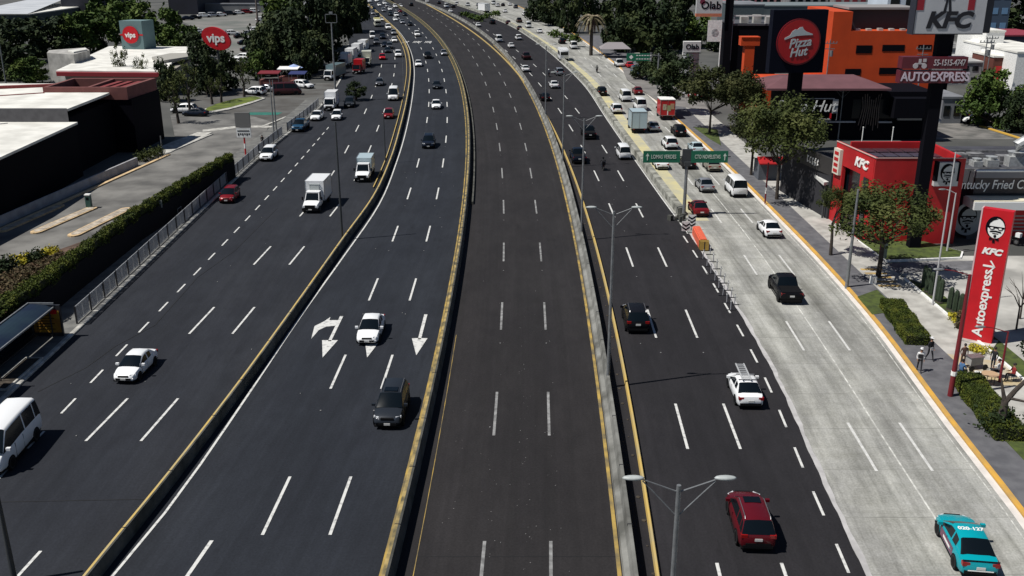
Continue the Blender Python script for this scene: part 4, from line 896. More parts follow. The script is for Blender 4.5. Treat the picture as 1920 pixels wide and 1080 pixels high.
# hedge on a wall, slope planting, low wall, islands --------------------------------
HP = [(-38.4, 56), (-38.3, 66), G(60, 530, 3.3), G(130, 478, 3.3), G(250, 393, 3.3), G(345, 337, 3.3), G(430, 287, 3.3)]
wl = MB()
for (x0, y0), (x1, y1) in zip(HP, HP[1:]): wl.prism([(x0+.55, y0), (x1+.55, y1), (x1-.2, y1), (x0-.2, y0)], 0, 2.5)
wl.build('retaining_wall', mat('dark_wall', (.010, .010, .013), .95, spec=.1), label='dark retaining wall under the long clipped hedge on the left', cat='wall')
def leaf_cloud(b, pts_fn, n, s, q, up=.3):
    for i in range(n):
        x, y, z = pts_fn(q); a = Vector((q.gauss(0, 1), q.gauss(0, 1), q.gauss(0, 1)+up)).normalized()
        u_ = a.cross(Vector((q.gauss(0, 1), q.gauss(0, 1), q.gauss(0, 1)))).normalized(); v_ = a.cross(u_); k = s*q.uniform(.6, 1.3)
        c = Vector((x, y, z)); b.add([c-u_*k-v_*k*.6, c+u_*k-v_*k*.6, c+u_*k+v_*k*.6, c-u_*k+v_*k*.6], [(0, 1, 2, 3)])
def hedge(name, path, wdt, h0, h1, label, m, n_per=90, s=.10, cat='hedge', core=True, rough=.12):
    """path: ground points; box hedge with leafy skin"""
    t = empty(name, label=label, cat=cat); q = random.Random(len(label)); b = MB(); core_b = MB()
    for (x0, y0), (x1, y1) in zip(path, path[1:]):
        L = math.hypot(x1-x0, y1-y0); dx, dy = (x1-x0)/L, (y1-y0)/L; nx, ny = -dy, dx
        core_b.add([(x0+nx*k*(wdt/2-.1), y0+ny*k*(wdt/2-.1), z) for z in (h0, h1-.12) for k in (-1, 1)]+[(x1+nx*k*(wdt/2-.1), y1+ny*k*(wdt/2-.1), z) for z in (h0, h1-.12) for k in (-1, 1)],
                   [(0, 1, 3, 2), (4, 6, 7, 5), (0, 2, 6, 4), (1, 5, 7, 3), (2, 3, 7, 6)])
        def fn(q):
            a = q.uniform(0, L); r = q.random(); hh = h1-h0
            if r < .5: k = q.uniform(-wdt/2, wdt/2); z = h1+q.gauss(-.02, rough*.6)
            else: k = q.choice((-1, 1))*(wdt/2+q.gauss(0, rough*.5)); z = h0+q.random()*hh
            k += .12*rough/.12*math.sin(a*1.7)
            if q.random() < .10: a = q.choice((0, L))+q.gauss(0, .04); k = q.uniform(-wdt/2, wdt/2); z = h0+q.random()*hh
            return (x0+dx*a+nx*k, y0+dy*a+ny*k, z+.08*rough/.12*math.sin(a*2.3+x0))
        leaf_cloud(b, fn, int(L*n_per), s, q)
    core_b.build('inner_twigs', mat('hedge_core', (.02, .025, .008), .95), t); b.build('foliage', m, t)
    return t
hedge('clipped_hedge', HP, .95, 2.3, 3.25, 'long clipped hedge on top of the dark wall on the left', L_hedge, 420, .065)
BP = [(*G(-60, 645, 2.8), 2.8), (*G(125, 490, 2.8), 2.8), (*G(190, 440, 1.2), 1.2), (*G(110, 468, 1.6), 1.6), (*G(0, 520, 1.6), 1.6), (*G(-60, 540, 1.6), 1.6)]
sb = MB(); sb.add(BP, [(0, 1, 3, 4), (0, 4, 5), (1, 2, 3)]); sb.build('planting_bed_soil', mat('red_soil', (.085, .05, .035), .95, noise=.5, scale=1.5, detail=8), kind='structure')
def onbed(q, lo, hi):
    u = q.uniform(-50, 120); f = (u+50)/170; v0 = 640-f*150; v1 = 535-f*60; g = q.uniform(lo, hi); z = 2.8-g*1.2
    return (*G(u, v0+(v1-v0)*g, z), z+q.uniform(.02, .30))
b = MB(); q = random.Random(5); leaf_cloud(b, lambda q: onbed(q, .25, 1), 5200, .09, q); b.build('ground_cover', L_dry, kind='stuff')
b = MB(); leaf_cloud(b, lambda q: onbed(q, .0, .45), 5200, .09, q); b.build('ground_cover_green', L_hedge, kind='stuff')
def shrub(x, y, z, r, h, label, m, n=700, s=.09, cat='shrub', name='shrub', group=None):
    t = empty(name, (x, y, z), label=label, cat=cat, group=group); q = random.Random(int(x*31+y*17)); b = MB()
    def fn(q):
        a = Vector((q.gauss(0, 1), q.gauss(0, 1), q.gauss(0, 1))).normalized(); k = q.random()**.4*(1+.25*math.sin(a.x*5+x)+.2*math.sin(a.y*7))
        return (a.x*r*k, a.y*r*k, max(.02, h*.5+a.z*h*.5*k))
    leaf_cloud(b, fn, n, s, q, .5); b.build('foliage', m, t)
    b = MB(); b.tube([(0, 0, 0), (.03, 0, h*.6)], [.05, .02], 5); b.build('stem', M_bark, t); return t
shrub(*G(94, 483, 1.2), 1.0, 1.2, 1.2, 'bright yellow green bush at the corner of the left planting bed', L_yellow, 900)
shrub(*G(42, 496, 1.2), 1.0, 1.0, 1.2, 'yellowish bush left of the dark round bush', L_yellow, 700)
shrub(*G(68, 492, 1.2), 1.0, 1.2, 1.4, 'dark round bush between the two yellow bushes', L_dark, 900)
shrub(*G(2, 515, 1.2), 1.0, 1.6, 1.8, 'dark bush on the left edge above the planting bed', L_dark, 1200, .12)
# drive
mb = MB(); mb.prism([(-62, 60), (-39.2, 60), (-39.2, 112), (-38.2, 131), (-38.5, 150), (-41, 166), (-46, 172), (-60, 172), (-52, 150), (-52, 125), (-56, 100), (-60, 85)], 0, .06)
mb.build('car_park_drive', mat('worn_drive', (0.19, 0.185, 0.175), .9, col2=(.085, .083, .08), scale=.22, detail=14, mix=(.36, .64)), kind='structure')
dk = MB(); dk.prism([(-60, 172), (-41, 166), (-36.5, 182), (-37.5, 215), (-50, 215), (-62, 200)], 0, .05); dk.build('side_street', mat('side_street', (.11, .11, .105), .9, col2=(.06, .055, .05), scale=.2, detail=10), kind='structure')
def island(p0, p1, wdt, label):
    x0, y0 = p0; x1, y1 = p1; L = math.hypot(x1-x0, y1-y0); a = math.atan2(y1-y0, x1-x0); t = empty('traffic_island', ((x0+x1)/2, (y0+y1)/2, .06), a, label=label, cat='traffic island', group='kerb islands in the drive')
    pts = []
    for sx in (1, -1):
        for k in range(7):
            th = -math.pi/2+math.pi*k/6; pts.append((sx*(L/2-wdt/2+wdt/2*math.cos(th)), sx*wdt/2*math.sin(th)))
    b = MB(); b.prism(pts, 0, .15); b.build('kerb', mat('island_kerb', (.58, .42, .24), .8, noise=.2, scale=2), t)
    b = MB(); b.prism([(x*.93, y_*.72) for x, y_ in pts], .15, .175); b.build('top_surface', mat('island_top', (.38, .33, .27), .9, noise=.35, scale=2, detail=8), t)
island(G(0, 437), G(117, 386), 1.1, 'leftmost kerb island in the drive, cut off by the picture edge')
island(G(62, 440), G(178, 390), 1.2, 'middle kerb island with the green ticket machine')
island(G(133, 446), G(242, 392), 1.3, 'rightmost kerb island in the drive, nearest the hedge')
X, Y = G(168, 391); t = empty('ticket_machine', (X, Y, .2), label='green ticket machine at the end of the middle kerb island', cat='machine'); b = MB(); b.box(-.28, .28, -.25, .25, 0, 1.35); b.build('case', mat('machine_green', (.03, .09, .08), .5), t); b = MB(); b.box(-.31, .31, -.28, .28, 1.35, 1.5); b.build('lid', M_white, t); b = MB(); b.box(-.15, .15, -.265, -.25, .85, 1.15); b.build('screen', M_black, t)
b = MB(); A, B_ = (-54.9, 98.0), (-50.9, 131.1); b.prism([A, B_, (B_[0]-.3, B_[1]), (-56.5, 85), (-58.3, 75), (-57.9, 75), (-56.1, 85)], 0, 1.15)
b.build('boundary_wall', mat('pale_wall', (.34, .34, .36), .85, noise=.15, scale=1), label='low pale boundary wall between the drive and the black building', cat='wall')
b = MB()
for (x0, y0), (x1, y1) in zip([(-54.2, 98.5), (-52.4, 112)], [(-52.4, 112), (-49.2, 138)]): b.prism([(x0, y0), (x1, y1), (x1+.45, y1-.05), (x0+.45, y0-.05)], .06, .22)
b.build('drive_kerb', mat('island_kerb', (.58, .42, .24)), kind='structure')
b = MB(); b.prism([G(312, 290), G(400, 253), G(350, 262), G(300, 280)], .05, .2); b.prism([G(306, 294), G(398, 250), G(370, 250), G(300, 277)], .06, .18); b.build('white_pavement', M_curb, kind='structure')
for i, (u, v, r_) in enumerate(((268, 303, 1.0), (283, 298, 1.3), (297, 293, 1.1))): shrub(*G(u, v), .1, r_, 1.4, ['left of three small bushes at the end of the boundary wall', 'middle of three small bushes at the end of the boundary wall', 'right of three small bushes at the end of the boundary wall'][i], L_olive, 420, .10)
single_lamp(305, 292, 255, 'short grey bollard pole next to the three small bushes', None, 0, 0, m=M_pole, r=.09, name='pole')
# bus shelters ----------------------------------------------------------------
def shelter(y0, y1, x0, x1, label, ad=False):
    t = empty('bus_shelter', ((x0+x1)/2, (y0+y1)/2, .15), label=label, cat='bus shelter', group='bus shelters on the left pavement'); w2, l2 = (x1-x0)/2, (y1-y0)/2
    b = MB(); n = 6
    for i in range(n):
        a, c = i/n, (i+1)/n; z0, z1 = 2.35+.35*math.sin(a*math.pi*.55+.1), 2.35+.35*math.sin(c*math.pi*.55+.1)
        b.add([(w2-2*w2*a, -l2, z0), (w2-2*w2*a, l2, z0), (w2-2*w2*c, l2, z1), (w2-2*w2*c, -l2, z1)], [(0, 1, 2, 3)])
        b.add([(w2-2*w2*a, -l2, z0-.05), (w2-2*w2*a, l2, z0-.05), (w2-2*w2*c, l2, z1-.05), (w2-2*w2*c, -l2, z1-.05)], [(0, 1, 2, 3)])
    b.build('roof', mat('shelter_roof_blue', (.010, .016, .034), .35, col2=(.018, .032, .045), scale=.5, spec=.3), t)
    b = MB(); 
    for xx, zz in ((w2, 2.38), (-w2, 2.72)): b.box(xx-.05, xx+.05, -l2-.05, l2+.05, zz-.07, zz+.05)
    b.box(-w2-.05, w2+.05, l2-.02, l2+.08, 2.62, 2.76); b.build('roof_edge', M_pole, t)
    for yy in (-l2+.1, l2-.1):
        for xx in (-w2+.08, w2-.3): b = MB(); b.tube([(xx, yy, 0), (xx, yy, 2.5)], .05, 6); b.build('post', M_dark, t)
    b = MB(); b.box(-w2+.02, -w2+.06, -l2+.2, l2-.2, .3, 2.3); b.build('back_glass', M_glass, t)
    b = MB(); b.box(-w2+.3, -w2+.75, -l2+.6, l2-.8, .42, .48); b.build('bench', M_dark, t)
    if ad:
        b = MB(); b.box(-w2-.05, w2+.45, l2+.02, l2+.22, .05, 2.55); b.build('advertising_frame', M_dark, t)
        b = MB(); b.box(-w2+.15, w2+.35, l2-.01, l2+.02, .35, 2.1); b.build('yellow_poster', mat('poster_yellow', (.36, .20, .015), .6, col2=(.25, .10, .01), scale=1.2), t)
        b = MB(); [b.box(-w2+.4, w2-.05-.2*(k % 2), l2-.02, l2-.012, .6+k*.22, .66+k*.22) for k in range(6)]; b.build('poster_writing', M_trim, t)
        b = MB(); b.box(w2-.3, w2+.2, l2-.025, l2-.015, 1.85, 2.2); b.build('poster_red', M_red, t)
shelter(61.0, 69.3, -36.6, -34.75, 'farther bus shelter with the yellow advertising poster', True)
shelter(51.5, 60.2, -36.2, -34.4, 'nearer bus shelter at the left edge of the picture')
for i, (y0, y1) in enumerate(((54.5, 58.6), (59.8, 65.0))):
    t = empty('planter', (-34.75, (y0+y1)/2, .15), label=['nearer dark planting bed at the kerb below the bus shelters', 'farther dark planting bed at the kerb below the bus shelters'][i], cat='planter'); l2 = (y1-y0)/2
    b = MB(); b.box(-.45, .65, -l2, l2, 0, .06); b.build('soil', M_soil, t)
    b = MB(); b.box(-.6, -.45, -l2-.12, l2+.12, 0, .12); b.box(.65, .78, -l2-.12, l2+.12, 0, .12); b.box(-.45, .65, l2, l2+.12, 0, .12); b.box(-.45, .65, -l2-.12, -l2, 0, .12); b.build('edging', M_curb, t)
# small signs behind railing
X, Y = -37.5, 100.5; t = empty('bus_stop_sign', (X, Y, .15), label='white bus stop sign standing behind the railing by the red car', cat='sign'); b = MB(); b.tube([(0, 0, 0), (0, 0, 2.9)], .05, 6); b.build('post', M_pole, t); b = MB(); b.box(-.45, .45, -.04, .04, 2.0, 2.8); b.build('panel', mat('panel_dim', (.25, .27, .25), .6), t)
t = empty('bicycle_rack', (-37.4, 104.6, .15), label='thin grey metal rack behind the railing by the red car', cat='rack'); b = MB()
for k in range(4): b.tube([(-.8+k*.5, -.6, 0), (-.8+k*.5, -.6, .9), (-.8+k*.5, .6, .9), (-.8+k*.5, .6, 0)], .035, 5)
b.build('hoops', M_pole, t)
make_person('person in dark clothes walking on the left pavement beside the railing', (*G(493, 277), .15), R(200), 'black', 'navy')

# ---------------------------------------------------------------- black building on the left
t = empty('dark_building', (-75, 120, 0), label='long black fronted building with stepped white roofs on the left', cat='building')
def P_(x, y): return (x+75, y-120)
M_dkwall = mat('black_facade', (.003, .003, .006), .8, spec=.06)
M_fas = mat('grey_fascia', (.085, .083, .09), .8, noise=.15, scale=1); M_brown = mat('brown_red_wall', (.16, .055, .05), .85, noise=.12, scale=1)
b = MB(); b.prism([P_(-110, 60), P_(-57.0, 60), P_(-54.9, 103), P_(-55.8, 124.9), P_(-110, 124.9)], 0, 6.7); b.prism([P_(-110, 125.1), P_(-57.2, 125.1), P_(-57.5, 139.9), P_(-110, 139.9)], 0, 7.5)
b.prism([P_(-110, 125.05), P_(-57.0, 125.05), P_(-57.1, 139.9), P_(-110, 139.9)], 0, 7.4)
b.prism([P_(-75, 140.1), P_(-54.2, 140.1), P_(-54.0, 151), P_(-75, 151)], 0, 7.6); b.build('wall', M_dkwall, t)
b = MB(); b.prism([P_(-110.2, 59.8), P_(-56.9, 59.8), P_(-54.7, 103), P_(-55.6, 125.0), P_(-110.2, 125.0)], 6.72, 7.0); b.build('roof', M_roofw, t)
b = MB(); b.prism([P_(-110.2, 125.0), P_(-56.7, 125.0), P_(-56.9, 125.4), P_(-110.2, 125.4)], 7.0, 8.7); b.build('fascia', M_fas, t)
b = MB(); b.prism([P_(-110.2, 125.42), P_(-56.8, 125.42), P_(-57.1, 139.9), P_(-110.2, 139.9)], 8.3, 8.62); b.build('upper_roof', M_roofw, t)
XL_ = -66.5; b = MB(); b.prism([P_(XL_, 139.95), P_(-54.6, 139.95), P_(-54.6, 140.5), P_(XL_, 140.5)], 7.6, 9.35); b.prism([P_(XL_, 149.5), P_(-54.0, 149.5), P_(-54.0, 150.2), P_(XL_, 150.2)], 7.6, 9.35)
b.prism([P_(-55.1, 140.5), P_(-54.6, 140.5), P_(-54.0, 149.5), P_(-54.6, 149.5)], 7.6, 9.35); b.prism([P_(XL_, 140.5), P_(XL_+.5, 140.5), P_(XL_+.5, 149.5), P_(XL_, 149.5)], 7.6, 9.35)
b.prism([P_(-60.5, 140.5), P_(-60.0, 140.5), P_(-60.0, 149.5), P_(-60.5, 149.5)], 7.6, 9.3); b.build('brown_parapet', M_brown, t)
b = MB(); b.prism([P_(-66, 140.6), P_(-55.1, 140.6), P_(-54.7, 149.4), P_(-66, 149.4)], 7.6, 7.8)
b.build('sunken_roof', mat('dark_roof', (.03, .025, .025), .8), t)
b = MB(); b.prism([P_(-110, 140.1), P_(-66.6, 140.1), P_(-66.6, 150), P_(-110, 150)], 8.1, 8.55); b.build('rear_roof', M_roofw, t)
b = MB()
for k in range(3): b.prism([P_(-59.5+k*1.5, 141.5), P_(-58.7+k*1.5, 141.5), P_(-58.3+k*1.5, 148.5), P_(-59.1+k*1.5, 148.5)], 8.9, 9.1)
b.build('red_roof_frame', mat('dark_red', (.20, .03, .03), .7), t)
b = MB(); b.prism([P_(-110, 132), P_(-66.6, 146.6), P_(-66.6, 147.4), P_(-110, 132.9)], 8.56, 8.95); b.prism([P_(-90, 125.5), P_(-66, 139.2), P_(-66.1, 139.5), P_(-90.2, 125.8)], 8.6, 8.72); b.build('roof_joint', mat('dark_red', (.20, .03, .03), .7), t)
b = MB(); b.prism([P_(-100, 90), P_(-64, 124), P_(-64.2, 124.2), P_(-100.2, 90.2)], 7.0, 7.05)
for k in range(3): b.box(-75+75-8+k*6, -75+75-7.6+k*6, 3, 3.4, 7, 7.25)
b.build('roof_seam', M_fas, t)
# ---------------------------------------------------------------- diner with white roof and red fascia, tower and oval sign
t = empty('white_roofed_diner', (-86, 222, 0), label='low diner with white sloping roof and red fascia behind the black building', cat='building')
def Q(u, v, z): X, Y = G(u, v, z); return (X+86, Y-222)
b = MB(); b.prism([Q(120, 130, 4.6), Q(312, 132, 4.6), Q(362, 102, 4.6), Q(350, 92, 4.6), Q(200, 90, 4.6)], 0, 3.9); b.build('wall', mat('cream_wall', (.3, .28, .24), .8), t)
b = MB(); b.prism([Q(105, 134, 4.5), Q(318, 136, 4.5), Q(322, 118, 4.5), Q(366, 104, 4.5), Q(366, 89, 4.5), Q(205, 88, 4.5)], 4.35, 4.7); b.build('roof', M_roofw, t)
b = MB(); b.prism([Q(105, 135, 4.5), Q(318, 137, 4.5), Q(318, 135, 4.5), Q(105, 133, 4.5)], 3.7, 4.45); b.build('red_fascia', mat('fascia_red', (.24, .012, .02), .7), t)
b = MB(); b.prism([Q(88, 100, 6.5), Q(138, 103, 6.5), Q(168, 95, 6.5), Q(160, 90, 6.5), Q(92, 95, 6.5)], 0, 6.6); b.build('white_wall_box', M_wallconc, t)
b = MB(); b.prism([Q(128, 96, 6.7), Q(138, 99, 6.7), Q(163, 94, 6.7), Q(160, 91, 6.7)], 6.62, 6.9); b.build('box_roof', M_roofw, t)
b = MB(); b.prism([Q(285, 110, 4.9), Q(300, 118, 4.9), Q(362, 108, 4.9), Q(362, 102, 4.9), Q(320, 103, 4.9)], 4.72, 5.3); b.build('roof_hood', mat('hood_grey', (.32, .31, .28), .8), t)
X, Y = G(272, 128); h = Hgt(X, Y, 38); t = empty('sign_tower', (X, Y, 0), R(-8), label='teal grey square tower with a red oval logo and word vips', cat='tower')
b = MB(); b.prism([(-4.0, -2.2), (1.6, -2.2), (2.4, 2.2), (-3.2, 2.2)], 0, h); b.build('body', mat('tower_teal', (.12, .19, .20), .8, noise=.08, scale=.3), t)
b = MB(); b.tube([(-1.4, -2.22, h-3.2), (-1.4, -2.45, h-3.2)], 2.0, 24); o = b.build('oval_logo', M_red, t); 
text('vips', 1.7, M_letter, t, face_front(-1.4, -2.5, h-3.25), bold=.05)
b = MB(); b.box(-4.1, 1.65, -2.24, -2.205, h-3.4, h-3.05); b.build('red_band', M_red, t)
X, Y = G(416, 175); h = Hgt(X, Y, 91); t = empty('oval_sign', (X, Y, 0), R(-5), label='large red oval sign with white word vips on a pole above the trees', cat='sign')
hc = Hgt(X, Y, 72)
b = MB(); n = 40; vs = []
for yy in (-.35, .35):
    for k in range(n):
        a = 2*math.pi*k/n; x, z = 3.0*math.cos(a), 2.05*math.sin(a); ca, sa = math.cos(R(-24)), math.sin(R(-24)); vs.append((x*ca-z*sa, yy, hc+x*sa+z*ca))
b.add(vs, [tuple(range(n)), tuple(range(2*n-1, n-1, -1))]+[(k, (k+1) % n, (k+1) % n+n, k+n) for k in range(n)]); b.build('oval_panel', M_red, t)
text('vips', 2.35, M_letter, t, face_front(0, -.40, hc+.05), bold=.07)
b = MB(); b.tube([(0, .1, 0), (0, .1, hc-1.5)], .25, 8); b.build('pole', M_poled, t)
# ---------------------------------------------------------------- right hand side
def V(u, v, Y):
    x = (u-960)/FPX; y = (540-v)/FPX; t = Y/(_c+y*_s); return (x*t, CAMH+(-_s+y*_c)*t)
def panel(b, u0, v0, u1, v1, Y, d=.1, mi=0, off=(0, 0, 0)):
    """upright box whose front lies in the plane Y and covers the pixel rectangle"""
    X0, Z1 = V(u0, v0, Y); X1, _ = V(u1, v0, Y); _, Z0 = V(u0, v1, Y)
    b.box(X0-off[0], X1-off[0], Y-off[1], Y+d-off[1], Z0-off[2], Z1-off[2], mi); return X0, X1, Z0, Z1
def emblem(parent, x, y, z, s, face=M_letter, line=M_black, rz=0.0, name='portrait_emblem'):
    """simplified bearded portrait logo standing upright, s = height"""
    M = Matrix.Translation((x, y, z)) @ Matrix.Rotation(rz, 4, 'Z')
    e = empty(name); e.parent = parent; e.matrix_local = M
    def ell(cx, cz, rx, rz_, yy, m, nm, n=20, a0=0, a1=2*math.pi):
        b = MB(); vs = [(cx+rx*math.cos(a0+(a1-a0)*k/n), yy, cz+rz_*math.sin(a0+(a1-a0)*k/n)) for k in range(n)]
        vs += [(p[0], yy+.012, p[2]) for p in vs]; b.add(vs, [tuple(range(n))]+[(k, (k+1) % n, (k+1) % n+n, k+n) for k in range(n)]); return b.build(nm, m, e)
    b = MB()
    def layer(cx, cz, rx, rz_, yy, n=20):
        vs = [(cx+rx*math.cos(2*math.pi*k/n), yy, cz+rz_*math.sin(2*math.pi*k/n)) for k in range(n)]; vs += [(p[0], yy+.012, p[2]) for p in vs]
        b.add(vs, [tuple(range(n))]+[(k, (k+1) % n, (k+1) % n+n, k+n) for k in range(n)])
    layer(-.01*s, .08*s, .33*s, .41*s, -.014); b.build('outline', line, e)
    b = MB(); layer(.02*s, .04*s, .28*s, .37*s, -.030); b.build('face', face, e)
    b = MB(); b.box(-.25*s, .29*s, -.046, -.032, .045*s, .115*s); layer(-.12*s, .045*s, .09*s, .06*s, -.060, 12); layer(.16*s, .045*s, .09*s, .06*s, -.060, 12)
    b.add([(-.30*s, -.046, .05*s), (-.27*s, -.046, .28*s), (-.10*s, -.046, .41*s), (.06*s, -.046, .40*s), (-.10*s, -.046, .33*s), (-.20*s, -.046, .22*s), (-.24*s, -.046, .05*s)], [(0, 1, 5, 6), (1, 2, 4, 5), (2, 3, 4)])
    b.add([(-.16*s, -.046, -.06*s), (.02*s, -.046, -.03*s), (.20*s, -.046, -.06*s), (.22*s, -.046, -.12*s), (.02*s, -.046, -.09*s), (-.18*s, -.046, -.12*s)], [(0, 1, 4, 5), (1, 2, 3, 4)])
    b.box(-.08*s, .12*s, -.046, -.032, -.165*s, -.135*s); layer(.02*s, -.25*s, .05*s, .06*s, -.046, 12); b.build('features', line, e)
    b = MB(); layer(-.12*s, .045*s, .055*s, .032*s, -.075, 12); layer(.16*s, .045*s, .055*s, .032*s, -.075, 12); b.build('glasses', face, e)
    b = MB(); b.add([(-.16*s, -.046, -.42*s), (-.16*s, -.046, -.30*s), (0, -.046, -.36*s), (.16*s, -.046, -.30*s), (.16*s, -.046, -.42*s), (.03*s, -.046, -.37*s), (.05*s, -.046, -.5*s), (-.05*s, -.046, -.5*s), (-.03*s, -.046, -.37*s)], [(0, 1, 2, 8), (2, 3, 4, 5), (2, 5, 6, 7, 8)]); b.build('bow_tie', line, e)
    return e
# -- lot and verges
M_lot = mat('lot_concrete', (.47, .46, .43), .9, col2=(.26, .255, .24), scale=.22, detail=11, mix=(.38, .6))
b = MB(); b.prism([(36.9, 30), (95, 30), (95, 90), (43.6, 90), (41, 88.5), (35.2, 87.5), (35.2, 85), (36.9, 81)], 0, .10); b.build('restaurant_lot', M_lot, kind='structure')
b = MB(); b.prism([(35.2, 87.5), (44.5, 88.5), (44.5, 85.8), (35.2, 84.8)], .10, .125); b.build('dark_drive_strip', mat('dark_drive', (.13, .13, .14), .9, noise=.2, scale=1), kind='structure')
b = MB(); b.prism([(35.4, 88.2), (43.0, 89.1), (44.0, 91.0), (41.0, 95.2), (35.0, 95.2)], .0, .22); b.build('lot_kerb', M_white, kind='structure')
b = MB(); b.prism([(35.5, 88.4), (42.9, 89.3), (43.8, 91.0), (41.0, 95.1), (35.1, 95.1)], .2, .26); b.build('restaurant_lawn', M_grass, kind='structure')
b = MB(); b.prism([(35.2, 60), (36.9, 60), (36.9, 81), (35.2, 83)], 0, .16); b.build('planting_strip', M_grass, kind='structure')
b = MB(); b.prism([(35.12, 60), (35.3, 60), (35.3, 83), (35.12, 83)], 0, .30); b.build('planting_kerb', M_white, kind='structure')
b = MB(); b.prism([(29.2, 74.0), (31.7, 74.8), (31.7, 80), (29.4, 78.2)], .15, .19); b.prism([(29.8, 50), (31.6, 50), (31.6, 61), (29.9, 57)], .15, .19); b.build('verge_grass', M_grass, kind='structure')
b = MB(); b.prism([(31.9, 60.5), (35.1, 60.5), (35.1, 64.5), (31.9, 66)], .156, .162); b.build('worn_yellow_crossing', mat('worn_yellow', (.44, .34, .18), .9, col2=(.40, .38, .33), scale=.5, detail=8), kind='structure')
b = MB()
for k in range(5): b.box(32.2+.0, 34.2, 85.4-k*1.15, 85.9-k*1.15, .156, .163)
b.build('yellow_crossing_bars', M_yel, kind='structure')
hedge('clipped_hedge', [(31.2, 75.6), (30.9, 72.5), (30.3, 67.6)], 1.7, .15, 1.0, 'box hedge on the pavement just above the two walking people', L_hedge, 1500, .042, rough=.05)
hedge('clipped_hedge', [(30.9, 60.8), (30.5, 57.5), (30.0, 52.6)], 1.7, .15, 1.1, 'box hedge beside the street food table, lower right', L_hedge, 1500, .042, rough=.05)
# columnar cacti
def cactus(u, v, vt, label, n=1):
    X, Y = G(u, v); h = max(1.6, Hgt(X, Y, vt)-.15); t = empty('columnar_cactus', (X, Y, .15), label=label, cat='cactus', group='columnar cacti along the restaurant lot')
    b = MB(); ns = 12; rows = [(0, .20), (.15, .23), (h*.5, .24), (h*.85, .21), (h*.96, .14), (h, .03)]; vs = []
    for z, r in rows:
        for k in range(ns): rr = r*(1 if k % 2 else .82); vs.append((rr*math.cos(2*math.pi*k/ns), rr*math.sin(2*math.pi*k/ns), z))
    b.add(vs, [(i*ns+k, i*ns+(k+1) % ns, (i+1)*ns+(k+1) % ns, (i+1)*ns+k) for i in range(len(rows)-1) for k in range(ns)]); b.build('stem', mat('cactus_green', (.022, .038, .018), .8, noise=.3, scale=6), t)
    b = MB(); b.tube([(0, 0, -.02), (0, 0, .1)], [.3, .24], 10); b.build('root_collar', M_bark, t)
for u, v, vt, lb in ((1731, 541, 497, 'farthest of the columnar cacti on the lot edge'), (1737, 550, 502, 'second farthest columnar cactus on the lot edge'), (1744, 556, 509, 'middle cactus of the far group on the lot edge'),
                     (1754, 567, 516, 'tall cactus of the far group, fourth from the back'), (1761, 570, 523, 'cactus nearest the gap between both cactus groups'), (1779, 583, 538, 'left of the three cacti beside the red totem sign'),
                     (1789, 588, 544, 'middle of the three cacti beside the red totem sign'), (1799, 592, 550, 'right of the three cacti beside the red totem sign')): cactus(u, v, vt, lb)
shrub(35.6, 72.6, .15, .9, .6, 'yellow flowering bush left of the copper hedge', L_yellow, 700, .07)
shrub(34.4, 66.4, .15, .9, .45, 'yellow flowers at the foot of the red totem sign', L_yellow, 600, .06)
hedge('copper_hedge', [(35.1, 71.4), (36.5, 69.4)], 1.2, .15, 1.6, 'rust coloured low hedge behind the red lamp post', L_dry, 700, .07)
shrub(38.3, 65.3, .1, 1.1, 1.7, 'dark bush behind the red totem sign', L_dark, 900, .10)
shrub(40.8, 66.2, .1, .9, 1.5, 'dark bush right of the red totem sign', L_dark, 700, .10)
shrub(37.6, 60.2, .1, .8, .5, 'low yellow flowering bush at the right edge beside the food stall', L_yellow, 500, .07)
# totem sign -----------------------------------------------------------------
X, Y = G(1830, 644); hT = Hgt(X, Y, 394); t = empty('totem_sign', (X, Y, .1), R(-36), label='tall red totem sign reading Autoexpress with an arrow beside the lot', cat='sign')
hT -= .1; wT = 2.05
b = MB(); b.box(-wT/2, wT/2, 0, .65, 0, hT); b.build('body', M_red, t)
b = MB(); b.box(-wT/2-.10, -wT/2-.002, -.03, .66, 0, hT+.02); b.build('edge_trim', mat('edge_pink', (.62, .42, .44), .5), t)
b = MB(); b.box(-wT/2-.3, wT/2+.3, -.5, 1.0, -.1, .12); b.build('plinth', M_curb, t)
emblem(t, .0, 0, hT-1.45, 2.0)
text('KFC', .62, M_letter, t, face_front(0, -.02, hT-3.15), shear=.25, bold=.035, sx=1.15)
b = MB(); b.box(-.42, .38, -.03, -.005, hT-4.32, hT-4.18)
for s in (-1, 1): b.add([(.42, -.03, hT-4.25), (.30, -.03, hT-4.25+s*.02), (-.02, -.03, hT-4.25+s*.42), (.10, -.03, hT-4.25+s*.46)], [(0, 1, 2, 3)])
b.build('arrow', M_letter, t)
text('Autoexpress', 1.0, M_letter, t, Matrix.Translation((-.02, -.02, hT-7.15)) @ Matrix.Rotation(R(90), 4, 'X') @ Matrix.Rotation(R(90), 4, 'Z'), bold=.02, sx=1.02)
# red fried chicken restaurant ----------------------------------------------------------
Z8 = 8.7; FL = G(1643, 297, Z8); FR = G(1812, 297, Z8); BL = G(1570, 265, Z8); YF = FL[1]
t = empty('red_restaurant', (FL[0], YF, 0), label='red fried chicken restaurant with sunken dark roof and portrait logo', cat='restaurant'); ox, oy = FL[0], YF
w_ = FR[0]-FL[0]; dl = BL[1]-YF; bx_ = BL[0]-FL[0]
def box2(b, pts, z0, z1, mi=0): b.prism(pts, z0, z1, mi)
b = MB(); box2(b, [(0, 0), (w_, 0), (w_, .35), (.04, .35)], 0, Z8); box2(b, [(w_-.35, .351), (w_, .351), (w_, dl), (w_-.35, dl)], 0, Z8); box2(b, [(.36, dl-.35), (w_-.351, dl-.35), (w_-.351, dl), (.36, dl)], 0, Z8)
